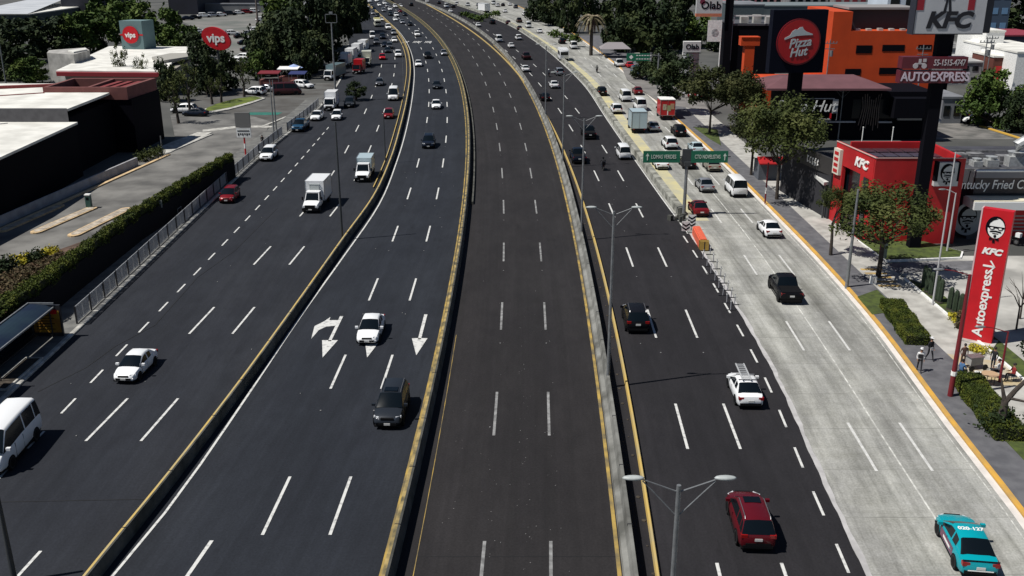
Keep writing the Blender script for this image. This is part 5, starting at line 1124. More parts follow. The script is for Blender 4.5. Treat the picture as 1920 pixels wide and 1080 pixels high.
# left wall with a tall opening
L0, L1 = (0.0, .351), (bx_, dl)
def lw(a, c, z0, z1):
    p = lambda f, o: (bx_*f+o, .351+(dl-.351)*f); b.prism([p(a, 0), p(c, 0), p(c, .35), p(a, .35)], z0, z1)
lw(0, .30, 0, Z8-2.2); lw(.78, 1, 0, Z8-2.2); lw(0, 1, Z8-2.2, Z8); b.build('wall', M_redwall, t)
b = MB(); box2(b, [(.30+bx_*.5, 1), (.6, 1), (.6, dl-1), (.3+bx_*.5, dl-1)], .2, Z8-2.3); b.build('entrance_glass', M_glass, t)
b = MB(); box2(b, [(.3, .36), (w_-.36, .36), (w_-.36, dl-.36), (.3+bx_, dl-.36)], Z8-.9, Z8-.8); b.build('sunken_roof', mat('brown_roof', (.055, .040, .042), .7, col2=(.03, .02, .022), scale=1.3), t)
b = MB()
for i in range(5):
    for j in range(3): b.box(.9+i*1.45, 2.2+i*1.45, 1.2+j*2.4, 3.1+j*2.4, Z8-.62, Z8-.56, M=Matrix.Rotation(0, 4, 'Z'))
b.build('solar_panels', mat('solar_panel', (.035, .025, .032), .25, col2=(.06, .04, .05), scale=3), t)
b = MB(); e = .06
b.prism([(-.05, -.05), (w_+.05, -.05), (w_+.05, .02), (-.05, .02)], Z8, Z8+.07); b.prism([(-.06, .03), (bx_-.06, dl), (bx_+.02, dl), (.02, .03)], Z8+.002, Z8+.09); b.build('coping', mat('coping_pale', (.62, .42, .38), .6), t)
# portrait logo box
X0, Z1 = V(1753, 303, YF); X1, Z0 = V(1791, 347, YF)
b = MB(); b.box(X0-ox, X1-ox, -.5, -.02, Z0, Z1); b.build('logo_box', mat('logo_grey', (.50, .52, .52), .6), t)
for xa_, xb_ in ((X0-ox-.02, X0-ox+.28), (X1-ox-.18, X1-ox+.02)): b = MB(); b.box(xa_, xb_, -.52, -.03, Z0+.5, Z1+.05); b.build('logo_frame', M_black, t)
emblem(t, (X0+X1)/2-ox+.02, -.52, (Z0+Z1)/2+.05, 2.1, face=mat('logo_grey', (.5, .52, .52)))
# KFC letters and menu board on the left wall
ang = math.atan2(-(dl), -bx_)    # direction from back to front along the left wall
rzL = math.atan2(-dl, -bx_)
def onleft(f, z, o=-.04): return (bx_*f+o, .351+(dl-.351)*f, z)
x, y, z = onleft(.30, Z8-1.15)
text('KFC', 1.25, M_letter, t, face_front(x, y, z, rzL), shear=.22, bold=.05, depth=.06, sx=1.2)
b = MB(); p = lambda f, o: (bx_*f+o, .351+(dl-.351)*f); b.prism([p(.80, -.35), p(.97, -.35), p(.97, -.02), p(.80, -.02)], Z8-3.3, Z8-.6); b.build('menu_board', mat('board_cream', (.62, .58, .50), .6), t)
b = MB()
for k in range(4): b.prism([p(.83, -.38), p(.94, -.38), p(.94, -.355), p(.83, -.355)], Z8-3.1+k*.62, Z8-2.75+k*.62)
b.build('board_picture', M_redwall, t)
# side annex with canopy on the road side
b = MB(); box2(b, [(bx_-.2, dl+.02), (bx_+8, dl+.02), (bx_+8, dl+13), (bx_-2.0, dl+13)], 0, 5.0); b.build('annex', mat('annex_grey', (.035, .035, .04), .8, spec=.1), t)
b = MB(); box2(b, [(bx_-.2, dl+.1), (bx_+.1, dl+.1), (bx_-1.9, dl+10), (bx_-2.2, dl+10)], 4.9, 6.7); b.build('dark_sign_band', mat('band_dark', (.03, .028, .028), .6), t)
b = MB(); q = random.Random(21)
for k in range(9):
    M_ = Matrix.Translation((bx_-.3-.12*k*1.0, dl+1.0+.55*k, 5.75)) @ Matrix.Rotation(R(-79), 4, 'Z'); b.box(-.16, .16, -.05, 0, q.uniform(-.5, -.3), q.uniform(-.25, -.1), M=M_); b.box(-.16, -.05, -.05, 0, -.4, q.uniform(.1, .4), M=M_); b.box(-.1, .16, -.049, 0, q.uniform(.0, .2), q.uniform(.25, .4), M=M_)
b.build('sign_writing', M_letter, t)
_c4 = [G(1500, 303, 4.2), G(1545, 342, 4.2), G(1572, 338, 4.2), G(1560, 308, 4.2), G(1530, 296, 4.2)]
b = MB(); b.prism([(x-ox, y-oy) for x, y in _c4], 3.85, 4.2); b.build('canopy', mat('canopy_white', (.60, .60, .58), .6, noise=.2, scale=1), t)
b = MB(); 
b.tube([(_c4[1][0]-ox+.3, _c4[1][1]-oy+.3, .1), (_c4[1][0]-ox+.3, _c4[1][1]-oy+.3, 3.9)], .1, 6)
b.build('canopy_post', M_poled, t)
# right wing with long sign
YW = YF+1.6
wing = MB(); X0, _ = V(1812, 440, YW); XE = X0+22; _, Zt = V(1812, 318, YW); _, Zs = V(1812, 362, YW); _, Zc = V(1812, 381, YW)
wing.box(X0-ox+.02, XE-ox, YW-oy, YW+14-oy, 0, Zt-.4); wing.build('wing', mat('wing_wall', (.045, .045, .055), .7, noise=.3, scale=.5), t)
b = MB(); b.box(X0-ox-.2, XE-ox, YW-oy-.5, YW-oy, Zt-.14, Zt); b.build('white_coping', M_letter, t)
b = MB(); b.box(X0-ox-.2, XE-ox, YW-oy-.45, YW-oy, Zt-.75, Zt-.14); b.build('grey_band', mat('band_grey', (.17, .17, .19), .6), t)
b = MB(); b.box(X0-ox-.2, XE-ox, YW-oy-.45, YW-oy, Zs+.1, Zt-.75); b.build('sign_band', mat('band_brown', (.055, .045, .045), .7, noise=.3, scale=.7), t)
text('Kentucky Fried Chicken', 1.30, M_letter, t, face_front(X0-ox-2.75, YW-oy-.48, (Zs+Zt)/2-.25), shear=.12, bold=.012, sx=.80, align='LEFT')
b = MB(); b.box(X0-ox-.9, XE-ox, YW-oy-2.6, YW-oy-.0, Zc-.05, Zc+.75); b.build('awning', mat('awning_white', (.66, .67, .68), .6), t)
b = MB(); b.box(X0-ox-.86, XE-ox-.1, YW-oy-2.4, YW-oy-.2, Zc+.752, Zc+.85); b.build('awning_top', mat('awning_cream', (.70, .65, .5), .7), t)
xc, zc_ = V(1815, 410, YW)
b = MB(); n = 28; vs = [(xc-ox+1.55*math.cos(2*math.pi*k/n), YW-oy-.06, zc_+1.75*math.sin(2*math.pi*k/n)) for k in range(n)]; b.add(vs, [tuple(range(n))]); b.build('round_logo', mat('logo_dim', (.20, .23, .26), .5), t)
emblem(t, xc-ox-.1, YW-oy-.08, zc_, 2.9, face=mat('logo_dim', (.2, .23, .26)))
X1, _ = V(1882, 410, YW); b = MB(); b.box(X1-ox, X1-ox+6, YW-oy-.12, YW-oy-.01, .3, Zc-.2); b.build('red_poster', M_redwall, t)
b = MB()
for k in range(5): b.box(X1-ox+.5, X1-ox+2.6+.4*(k % 2), YW-oy-.14, YW-oy-.125, 2.4-k*.38, 2.55-k*.38)
b.build('poster_writing', mat('dim_white', (.30, .28, .28)), t)
# roof plant on the wing
for k, (u, v, s_, lbl) in enumerate(((1855, 300, 1.0, 'white_fan'), (1902, 290, 1.5, 'duct_hood'), (1830, 285, .8, 'air_unit'))):
    x, z = V(u, v, YW+4); b = MB(); zb = Zt-.4
    b.box(x-ox-.6*s_, x-ox+.6*s_, YW-oy+3, YW-oy+4.2, zb, zb+.7*s_); b.tube([(x-ox, YW-oy+3.6, zb+.7*s_), (x-ox, YW-oy+3.6, zb+1.0*s_)], [.45*s_, .6*s_], 12)
    if k == 1: b.tube([(x-ox, YW-oy+3.6, zb+1.0), (x-ox, YW-oy+3.6, zb+2.2), (x-ox+1.2, YW-oy+3.6, zb+2.9), (x-ox+2.4, YW-oy+3.6, zb+2.6)], [.55, .6, .6, .6], 10)
    b.build(lbl, mat('roof_metal', (.42, .43, .43), .4, .3, noise=.2, scale=3), t)
b = MB()
for k in range(7): b.box(.5+w_+k*2.2, 2.0+w_+k*2.2, YW-oy+6+(k % 3), YW-oy+7.2+(k % 3), Zt-.4, Zt-.4+.35+.15*(k % 2))
for k in range(4): b.box(w_+.5, w_+20, YW-oy+1.2+k*3.1, YW-oy+1.35+k*3.1, Zt-.4, Zt-.15)
b.build('roof_pipes', mat('roof_grey', (.16, .16, .165), .7, noise=.5, scale=1.5), t)
# rear fence line
b = MB(); b.box(34, 71, 108.4, 108.5, 5.2, 5.35); b2_ = empty('rear_fence', (0, 0, 0), label='long dark fence with a thin white top rail behind the red restaurant', cat='fence'); b.build('top_rail', M_letter, b2_)
b = MB(); b.box(35.5, 71, 108.42, 108.5, 0, 5.2); b.build('panel', mat('fence_dark', (.02, .02, .025), .7), b2_)
# tall pole sign
YP = 92.4; xp, _ = V(1722, 400, YP); t = empty('pole_sign', (xp, YP, 0), label='towering black pole sign with grey KFC panel and two dark red boards', cat='sign')
_, zt = V(1722, -30, YP); b = MB(); b.box(-.55, .55, -.3, .6, 0, zt); b.build('pole', M_black, t)
Ys = YP-.75; X0, Z0 = V(1708, 63, Ys); X1, Z1 = V(1845, -42, Ys); X0, Z0 = V(1712, 63, Ys); X1, _ = V(1842, 63, Ys)
b = MB(); b.box(X0-xp, X1-xp, -.75, .5, Z0, Z1); b.build('panel', mat('sign_grey', (.42, .43, .46), .5, noise=.05, scale=.5), t)
b = MB(); b.box(X0-xp-.10, X0-xp-.005, -.80, .55, Z0-.1, Z1); b.box(X0-xp-.005, X1-xp+.1, -.6, .45, Z0-.1, Z0-.005); b.box(X1-xp+.005, X1-xp+.9, -.2, .5, Z0, Z1); b.build('frame', mat('frame_navy', (.02, .022, .035), .5), t)
xc, zc_ = V(1778, 39, Ys); text('KFC', 1.95, mat('sign_ink', (.006, .006, .012), .5), t, face_front(xc-xp, -.78, zc_), shear=.20, bold=.085, sx=1.12)
b = MB()
for u0, u1 in ((1714, 1740), (1811, 1836)):
    xa, za = V(u0+3, 19, Ys); xb, zb = V(u1, -45, Ys); b = MB(); b.box(xa-xp, xb-xp, -.78, -.752, za, zb); b.build('red_stripe', mat('stripe_red', (.26, .008, .02), .5), t)
xa, za = V(1776, 22, Ys); b = MB(); b.box(xa-xp-.45, xa-xp+.50, -.78, -.752, za+1.05, za+1.45)
for s in (-1, 1): b.add([(xa-xp-.02, -.77, za+1.1), (xa-xp+.2*s, -.77, za+1.1), (xa-xp+.38*s, -.77, za), (xa-xp+.12*s, -.77, za+.05)], [(0, 1, 2, 3)])
b.build('tie_figure', mat('sign_ink', (.006, .006, .012)), t)
M_board = mat('board_darkred', (.10, .008, .018), .5)
for (u0, v0, u1, v1, nm) in ((1693, 107, 1813, 129, 'upper_board'), (1689, 133, 1808, 156, 'lower_board')):
    X0, Z1_ = V(u0, v0, Ys); X1, Z0_ = V(u1, v1, Ys); b = MB(); b.box(X0-xp, X1-xp, -.75, .3, Z0_, Z1_); o = b.build(nm, M_board, t)
    zc = (Z0_+Z1_)/2
    if nm == 'upper_board':
        text('55-1515-4747', .78, mat('letter_dim', (.45, .42, .44), .5), t, face_front(X0-xp+4.35, -.77, zc), bold=.010, shear=.1, sx=.66)
        b = MB(); zz = zc-.12
        for cx in (1.25, 2.05):
            b.tube([(X0-xp+cx, -.80, zz-.15), (X0-xp+cx, -.76, zz-.15)], .24, 14)
        b.box(X0-xp+1.2, X0-xp+2.1, -.79, -.76, zz+.0, zz+.12); b.box(X0-xp+1.5, X0-xp+1.75, -.79, -.76, zz+.1, zz+.48); b.box(X0-xp+1.9, X0-xp+2.2, -.79, -.76, zz+.2, zz+.5); b.build('scooter_symbol', mat('letter_dim', (.45, .42, .44)), t)
    else: text('AUTOEXPRESS', 1.13, mat('letter_dim2', (.55, .47, .55), .5), t, face_front((X0+X1)/2-xp+.25, -.77, zc), bold=.03, sx=.86)
b = MB(); xa, za = V(1748, 131, Ys); b.box(xa-xp, xa-xp+2.7, -.6, .2, za-.05, za+.08); b.build('light_strip', M_letter, t)

# pizza restaurant -------------------------------------------------------------
YPH = 149.8
def facade(t, ox, oy, Y, nm, rects, m, d=.12):
    b = MB()
    for u0, v0, u1, v1 in rects: X0, Z1_ = V(u0, v0, Y); X1, Z0_ = V(u1, v1, Y); b.box(X0-ox, X1-ox, Y-d-oy, Y-.005-oy, Z0_, Z1_)
    return b.build(nm, m, t)
X0, Z0 = V(1470, 262, YPH); X1, Zt = V(1755, 172, YPH); t = empty('pizza_restaurant', (X0, YPH, 0), label='black pizza restaurant with mauve hipped roof below the orange building', cat='restaurant')
b = MB(); b.box(0, X1-X0, 0, 10, 0, Zt); b.build('wall', M_black, t)
xe0, ze = V(1438, 166, YPH-2); xe1, _ = V(1672, 166, YPH-2); xr0, zr = V(1470, 144, YPH+3); xr1, _ = V(1612, 144, YPH+3); xr0 -= X0; xr1 -= X0; xe0 -= X0; xe1 -= X0
b = MB(); b.add([(xe0, -2, ze), (xe1, -2, ze), (xe1, 9, ze), (xe0, 9, ze), (xr0, 3, zr), (xr1, 3, zr), (xr1, 6, zr), (xr0, 6, zr), (xe0, -2, ze-.3), (xe1, -2, ze-.3), (xe1, 9, ze-.3), (xe0, 9, ze-.3)], [(0, 1, 5, 4), (1, 2, 6, 5), (2, 3, 7, 6), (3, 0, 4, 7), (4, 5, 6, 7), (0, 8, 9, 1), (1, 9, 10, 2), (2, 10, 11, 3), (3, 11, 8, 0), (8, 11, 10, 9)]); b.build('roof', mat('mauve_roof', (.13, .055, .065), .8, noise=.1, scale=.5), t)
facade(t, X0, YPH, YPH-1.6, 'sign_frame', [(1488, 184, 1565, 185.6), (1562, 186, 1568, 225), (1514, 222, 1566, 225)], mat('sign_line', (.35, .35, .36)), .1)
xa, za = V(1522, 200, YPH-1.7); text('Pizza Hut', 2.5, M_letter, t, face_front(xa-X0-.9, -1.75, za), shear=.3, bold=.0, sx=.95)
facade(t, X0, YPH, YPH-1.5, 'red_corner', [(1556, 212, 1567, 224)], M_red, .2)
facade(t, X0, YPH, YPH-.05, 'pale_base_band', [(1520, 226.5, 1602, 229), (1646, 227, 1670, 229.5), (1682, 219, 1726, 224.5), (1740, 222, 1762, 227)], mat('band_pale', (.40, .40, .42)), .5)
facade(t, X0, YPH, YPH-.05, 'red_band', [(1672, 212, 1728, 219)], mat('red_dim', (.12, .008, .012)), .15)
facade(t, X0, YPH, YPH-.05, 'window', [(1600, 186, 1640, 222), (1646, 186, 1676, 222)], M_glass, .05)
xa, za = V(1632, 200, YPH-.1); b = MB(); q = random.Random(8)
for k in range(9): b.tube([(xa-X0-1.4+k*.35, -.25, za+1.5+.5*math.sin(k)), (xa-X0-1.2+k*.3, -.4, za-.2), (xa-X0-1.6+k*.38, -.25, za-2.6-q.random())], .07, 5)
b.build('climbing_branches', mat('dry_branch', (.16, .12, .10), .9), t)
X0, Z1_ = V(1680, 185, YPH-2.5); X1, Z0_ = V(1750, 222, YPH-2.5); b = MB(); b.box(X0-t.location.x, X1-t.location.x, -2.5, -.5, Z0_, Z1_); b.build('black_box_front', M_black, t)
for k, u in enumerate((1603, 1658, 1716)):
    Xl, Yl = G(u, 262); tt = empty('lamp_bollard', (Xl, Yl-3, 0), label=['left', 'middle', 'right'][k]+' of three thin white posts in front of the pizza restaurant', cat='post', group='thin white posts'); b = MB(); b.tube([(0, 0, 0), (0, 0, 2.4)], .07, 6); b.build('post', M_letter, tt); b = MB(); b.ellipsoid((0, 0, 2.45), (.12, .12, .1), 8, 4); b.build('cap', M_white, tt)
# pizza pole sign
YS = 140.0; xp, _ = V(1482, 260, YS); t = empty('pole_sign', (xp, YS, 0), R(6), label='black pole sign with a red disc, hat shape and the words Pizza Hut', cat='sign')
X0, Z1_ = V(1447, 18, YS); X1, Z0_ = V(1541, 136, YS); cx, cz = V(1494, 78, YS)
b = MB(); b.box(-.9, .9, -.2, .8, 0, Z0_+.3); b.build('pole', M_black, t)
b = MB(); b.box(X0-xp, X1-xp, -.5, .9, Z0_, Z1_); b.build('panel', mat('panel_ink', (.004, .005, .012), .7, spec=.1), t)
R_ = (V(1537, 80, YS)[0]-V(1452, 80, YS)[0])/2
b = MB(); b.tube([(cx-xp, -.5, cz), (cx-xp, -.70, cz)], R_, 40); b.build('red_disc_rim', mat('disc_dark', (.17, .006, .012), .4), t)
b = MB(); b.tube([(cx-xp, -.705, cz), (cx-xp, -.75, cz)], R_*.93, 40); b.build('red_disc', mat('disc_red', (.42, .008, .012), .4), t)
M_hut = mat('hut_white', (.50, .54, .56), .5); sc_h = R_/4.0
b = MB(); pts = [(-2.55, -.15), (-1.6, .35), (-1.25, 1.0), (-.75, 1.35), (-.35, 1.3), (.0, 1.65), (.55, 1.75), (.8, 1.3), (1.3, .95), (2.45, .55), (2.5, .35), (1.2, .32), (-.4, .22), (-1.6, -.15), (-2.5, -.45)]
pts = [(x*sc_h+cx-xp-.1, z*sc_h+cz+.85*sc_h) for x, z in pts]; n = len(pts)
b.add([(x, -.80, z) for x, z in pts]+[(x, -.755, z) for x, z in pts], [tuple(range(n))]+[(k, (k+1) % n, (k+1) % n+n, k+n) for k in range(n)]); b.build('hat_shape', M_hut, t)
text('Pizza', 2.15*sc_h, M_hut, t, face_front(cx-xp+.1, -.80, cz-.15*sc_h, 0) @ Matrix.Rotation(R(7), 4, 'Z'), shear=.35, bold=.035, sx=.95)
text('Hut', 2.1*sc_h, M_hut, t, face_front(cx-xp-.05, -.80, cz-1.75*sc_h, 0) @ Matrix.Rotation(R(7), 4, 'Z'), shear=.35, bold=.035, sx=.95)
# orange building ---------------------------------------------------------------
YO = 176; X0, _ = V(1545, 200, YO); X1, _ = V(1757, 200, YO); X0b = V(1446, 200, YO)[0]; _, Z1_ = V(1600, 22, YO); _, Z2_ = V(1700, 58, YO); Xm, _ = V(1600, 22, YO)
t = empty('orange_building', (X0, YO, 0), label='bright orange building with small dark windows behind the pizza restaurant', cat='building')
b = MB(); b.box(0, Xm-X0, 0, 16, 0, Z1_); b.box(Xm-X0+.01, X1-X0, 0, 13, 0, Z2_); b.box(X0b-X0-2, -.01, 2, 14, 0, 5); b.build('wall', M_orange, t)
b = MB(); b.box(Xm-X0+.3, X1-X0-2.2, 4, 13.1, Z2_, Z2_+3.4); b.build('roof_structure', mat('roof_struct', (.02, .022, .03), .6), t)
b = MB(); b.box(Xm-X0+.2, X1-X0-4.5, 3.0, 12, Z2_+3.42, Z2_+3.8); b.build('roof_slab', mat('slab_grey', (.25, .24, .24), .8), t)
facade(t, X0, YO, YO, 'window', [(1606, 85, 1634, 100)], M_black, .06); facade(t, X0, YO, YO, 'window', [(1655, 84, 1695, 96)], M_black, .06); facade(t, X0, YO, YO, 'window', [(1722, 84, 1746, 94)], M_black, .06)
facade(t, X0, YO, YO, 'window', [(1585, 129, 1613, 141)], M_black, .06); facade(t, X0, YO, YO, 'window', [(1649, 127, 1690, 139)], M_black, .06)
b = MB(); b.box(X1-X0+.02, X1-X0+1.5, .5, 13, 0, Z2_-.4); b.build('side_strip', M_black, t)
b = MB(); q = random.Random(4)
for k in range(7): b = MB(); b.box(Xm-X0+1+k*2.0, Xm-X0+1.8+k*2.0, .6, 1.6, Z2_, Z2_+.3+.25*q.random()); b.build('roof_equipment', M_wallconc, t)
def spindly_pole(u, v, vt, Yp, label):
    x, z0 = V(u, v, Yp); _, z1 = V(u, vt, Yp); tt = empty('utility_pole', (x, Yp, 0), label=label, cat='utility pole', group='thin utility poles on the right'); b = MB(); b.tube([(0, 0, 0), (0, 0, z1)], [.12, .08], 6); b.build('pole', M_pole, tt)
    b = MB(); b.box(-1.2, 1.2, -.05, .05, z1-.7, z1-.58); b.box(-.9, .9, -.05, .05, z1-1.6, z1-1.48)
    for k in range(5): b.box(-1.1+k*.55, -.98+k*.55, -.05, .05, z1-.58, z1-.3)
    b.build('crossarm', M_pole, tt); b = MB(); b.tube([(.4, 0, z1-2.8), (.4, 0, z1-1.8)], .28, 8); b.build('transformer', M_pole, tt)
spindly_pole(1548, 160, 74, 170, 'brownish utility pole in front of the left part of the orange wall'); spindly_pole(1722, 160, 84, 166, 'white utility pole in front of the right part of the orange wall')
spindly_pole(1838, 160, 72, 165, 'thin utility pole right of the red boards'); spindly_pole(1845, 170, 66, 200, 'second thin utility pole behind the first one right of the red boards')
# Y lamp in front of the pizza place
X, Y = G(1572, 250); X, Y = G(1571, 262); h = Hgt(X, Y, 170); double_lamp(X, Y, h, 'pale Y shaped street lamp in front of the pizza restaurant', 'lamps beside the restaurants', s=.9)
single_lamp(1775, 475, 362, 'pale street lamp leaning over the red restaurant wing', 'lamps beside the restaurants', -1, 1.0, m=mat('pole_pale', (.45, .45, .46), .5))
single_lamp(1748, 575, 285, 'tall grey mast between the cacti and the red restaurant', None, 0, 0, m=mat('pole_pale', (.45, .45, .46)), r=.07, name='mast')
t = single_lamp(1781, 746, 515, 'dark red lamp post leaning over the street food stall', None, -1, 1.7, m=mat('pole_red', (.16, .010, .016), .5), r=.15)
b = MB(); b.tube([(0, 0, 1.65), (0, 0, 1.95)], .20, 8); b.build('white_label', M_letter, t)
single_lamp(1873, 720, 622, 'short dark red post with arm behind the food stall', None, -1, 1.6, m=mat('pole_red', (.16, .010, .016)), r=.08)
single_lamp(1587, 541, 355, 'grey concrete utility pole on the pavement between two trees', None, 0, 0, m=M_pole, r=.13, name='utility_pole')
single_lamp(1747, 225, 160, 'grey pole beside the dark car behind the pizza restaurant', None, 0, 0, m=M_pole, r=.1, name='pole')
X, Y = G(1434, 384); t = empty('striped_post', (X, Y, .15), label='red post with a white band on the pavement under the trees', cat='post'); b = MB(); b.tube([(0, 0, 0), (0, 0, 4.8)], .09, 8); b.build('post', mat('pole_red', (.16, .01, .016)), t); b = MB(); b.tube([(0, 0, 1.2), (0, 0, 1.9)], .10, 8); b.build('white_band', M_white, t)
# green direction sign -------------------------------------------------------------
X, Y = G(1282, 404); Y -= 0; h = Hgt(X, Y, 283); t = empty('road_sign', (X, Y, 0), label='green double road sign reading LOMAS VERDES and CTO NOVELISTAS', cat='road sign')
b = MB(); b.tube([(0, 0, 0), (0, 0, h)], [.20, .15], 10); b.build('post', M_pole, t, smooth=60)
_, zt = V(1282, 283, Y-.3); _, zb = V(1282, 305, Y-.3)
for u0, u1, s, ax, nm in ((1206, 1275, 'LOMAS VERDES', 1214, -1), (1296, 1365, 'CTO NOVELISTAS', 1359, 1)):
    X0, X1 = V(u0, 294, Y-.3)[0]-X, V(u1, 294, Y-.3)[0]-X
    b = MB(); b.box(X0, X1, -.34, -.28, zb, zt); b.build('sign_panel', M_green, t)
    cz = (zb+zt)/2; xa = V(ax, 294, Y-.3)[0]-X; cxx = (X0+X1)/2+(.22 if nm < 0 else -.22)
    text(s, .60, mat('sign_letter', (.62, .70, .62), .5), t, face_front(cxx, -.36, cz), bold=.006, sx=.66 if nm < 0 else .58, depth=.008)
    b = MB(); b.box(xa-.05, xa+.05, -.37, -.345, cz-.38, cz+.15); b.add([(xa-.2, -.36, cz+.08), (xa+.2, -.36, cz+.08), (xa, -.36, cz+.42)], [(0, 1, 2)]); b.build('arrow', mat('sign_letter', (.62, .7, .62)), t)
b = MB(); b.box(-.55, .55, -.24, .1, zb-.1, zt+.15); b.box(-.35, .35, -.5, -.2, zb-.35, zb+.1); b.box(-4.0, 4.7, -.22, -.16, (zb+zt)/2-.05, (zb+zt)/2+.05); b.build('bracket', M_poled, t)
X, Y = G(1232, 168); h = Hgt(X, Y, 100); t = empty('road_sign', (X, Y, 0), label='small distant green road sign with two lines of white text and a diamond', cat='road sign')
b = MB(); b.tube([(0, 0, 0), (0, 0, h)], .15, 8); b.build('post', M_pole, t); X0, zt = V(1175, 100, Y-.2); X1, zb = V(1218, 114, Y-.2)
b = MB(); b.box(X0-X, X1-X, -.3, -.2, zb, zt); b.build('sign_panel', M_green, t); b = MB(); b.box(X0-X, .0, -.2, -.1, zt-.5, zt-.4); b.box(X1-X+.02, X1-X+.35, -.3, -.2, zb-.1, zt+.2); b.build('bracket', M_pole, t)
b = MB(); zc = (zb+zt)/2; xx = X0-X+.95; b.add([(xx-.45, -.31, zc), (xx, -.31, zc+.45), (xx+.45, -.31, zc), (xx, -.31, zc-.45)], [(0, 1, 2, 3)])
for r_ in (0, 1):
    for k in range(6): b.box(xx+1.0+k*.55, xx+1.38+k*.55, -.315, -.305, zc+.25-r_*.7, zc+.42-r_*.7)
b.build('sign_writing', M_letter, t)
# chevrons, orange barrier and posts ----------------------------------------------
X, Y = G(1296, 432); t = empty('chevron_board', (X, Y, 0), label='black and white chevron boards at the tip of the median by the red sedan', cat='road sign')
for k, (dx, dy, zz) in enumerate(((0, 0, .35), (-.75, -.9, .2))):
    b = MB(); b.box(dx-.42, dx+.42, dy-.05, dy, zz, zz+1.35-k*.3); b.build('board', M_white, t)
    b = MB()
    for j in range(3-k):
        z0 = zz+.12+j*.38
        for s in (-1, 1): b.add([(dx, dy-.06, z0-.05), (dx+s*.40, dy-.06, z0+.22), (dx+s*.40, dy-.06, z0+.40), (dx, dy-.06, z0+.13)], [(0, 1, 2, 3)])
    b.build('chevron', M_black, t)
    b = MB(); b.tube([(dx, dy+.03, 0), (dx, dy+.03, zz)], .05, 6); b.build('post', M_poled, t)
X0, Y0 = G(1303, 440); X1, Y1 = G(1318, 470); a = math.atan2(Y1-Y0, X1-X0)
t = empty('crash_cushion', ((X0+X1)/2+.1, (Y0+Y1)/2, .01), a, label='orange crash cushion with black and yellow striped nose on the median', cat='barrier'); L = math.hypot(X1-X0, Y1-Y0)
b = MB(); b.prism([(-L/2, -.40), (L/2-.5, -.40), (L/2-.5, .40), (-L/2, .40)], 0, .85); b.prism([(-L/2+.2, -.3), (L/2-.7, -.3), (L/2-.7, .3), (-L/2+.2, .3)], .85, .98); b.build('body', mat('cushion_orange', (.66, .12, .06), .6, noise=.12, scale=2), t)
b = MB(); pts = [(L/2-.5, -.42)]+[(L/2-.3+.55*math.cos(th), .46*math.sin(th)) for th in [(-math.pi/2+math.pi*k/6) for k in range(7)]]+[(L/2-.5, .42)]; b.prism(pts, 0, .95); b.build('nose', mat('nose_dark', (.03, .02, .012), .6), t)
b = MB()
for k in range(4): b.prism([(L/2-.45+k*.2, -.47+k*.02), (L/2-.37+k*.2, -.47+k*.02), (L/2-.37+k*.2, .47-k*.02), (L/2-.45+k*.2, .47-k*.02)], .1, .97)
b.build('nose_stripes', mat('nose_yellow', (.42, .26, .05), .6), t)
proto = None; q = random.Random(2)
spots_ = []
for (u0, v0, u1, v1, n) in ((1318, 486, 1370, 582, 8), (1331, 478, 1377, 572, 8)):
    for k in range(n): f = k/(n-1); spots_.append((u0+(u1-u0)*f, v0+(v1-v0)*f))
for i, (u, v) in enumerate(spots_):
    X, Y = G(u, v)
    if proto is None:
        proto = empty('flexible_post', label='one of the slim grey delineator posts in two rows below the orange crash cushion', cat='bollard', group='delineator posts')
        b = MB(); b.tube([(0, 0, .05), (0, 0, .95)], .045, 8); b.build('post', mat('post_grey', (.28, .28, .30), .6), proto); b = MB(); b.tube([(0, 0, .72), (0, 0, .84)], .05, 8); b.build('reflective_band', M_letter, proto)
        b = MB(); b.box(-.38, .38, -.06, .06, 0, .05); b.build('foot', M_dark, proto); o = proto
    else: o = copy_tree(proto)
    o.location = (X, Y, .02); o.rotation_euler = (q.uniform(-.05, .05), q.uniform(-.05, .05), q.uniform(-.2, .2))
# debris / rubble at barrier tip
b = MB(); q = random.Random(9)
for k in range(7):
    x, y = 18.4+q.gauss(0, .5), 103.2+q.gauss(0, .8); b.obox(x, y, 0, q.uniform(.3, .8), q.uniform(.2, .6), q.uniform(.2, .7), q.uniform(0, 3))
b.build('broken_barrier_blocks', [M_conc], label='pile of broken concrete blocks at the foot of the green sign post', cat='rubble')
# people -----------------------------------------------------------------------------
make_person('person in white shirt and cap walking away on the grey pavement', (*G(1722, 700), .15), R(160), 'white', 'black', hat='white', vest='black')
make_person('person in dark suit with light cap carrying papers', (*G(1741, 679), .15), R(200), 'black', 'black', hat='white', held=True)
GX, GY = G(1835, 712)
t = empty('food_table', (GX+.2, GY-1.0, .16), label='small round table with tan top beside the dark bare tree', cat='table'); b = MB(); b.tube([(0, 0, .72), (0, 0, .76)], .55, 20); b.build('table_top', mat('table_tan', (.45, .30, .18), .7), t)
for k in range(4): b = MB(); b.tube([(.35*math.cos(k*1.57+.7), .35*math.sin(k*1.57+.7), 0), (.35*math.cos(k*1.57+.7), .35*math.sin(k*1.57+.7), .72)], .025, 5); b.build('leg', M_dark, t)
t = empty('food_cart', (GX+.3, GY+1.6, .16), R(15), label='small grey street food cart among the seated people', cat='cart'); b = MB(); b.box(-.5, .5, -.3, .3, .35, .9); b.build('cart_body', M_wallconc, t)
b = MB(); b.box(-.55, .55, -.35, .35, .9, .96); b.build('counter_top', M_rim, t)
for sx in (-.5, .5): b = MB(); b.tube([(sx*1.1, -.46, .22), (sx*1.1, -.52, .22)], .22, 12); b.build('wheel', M_tyre, t)
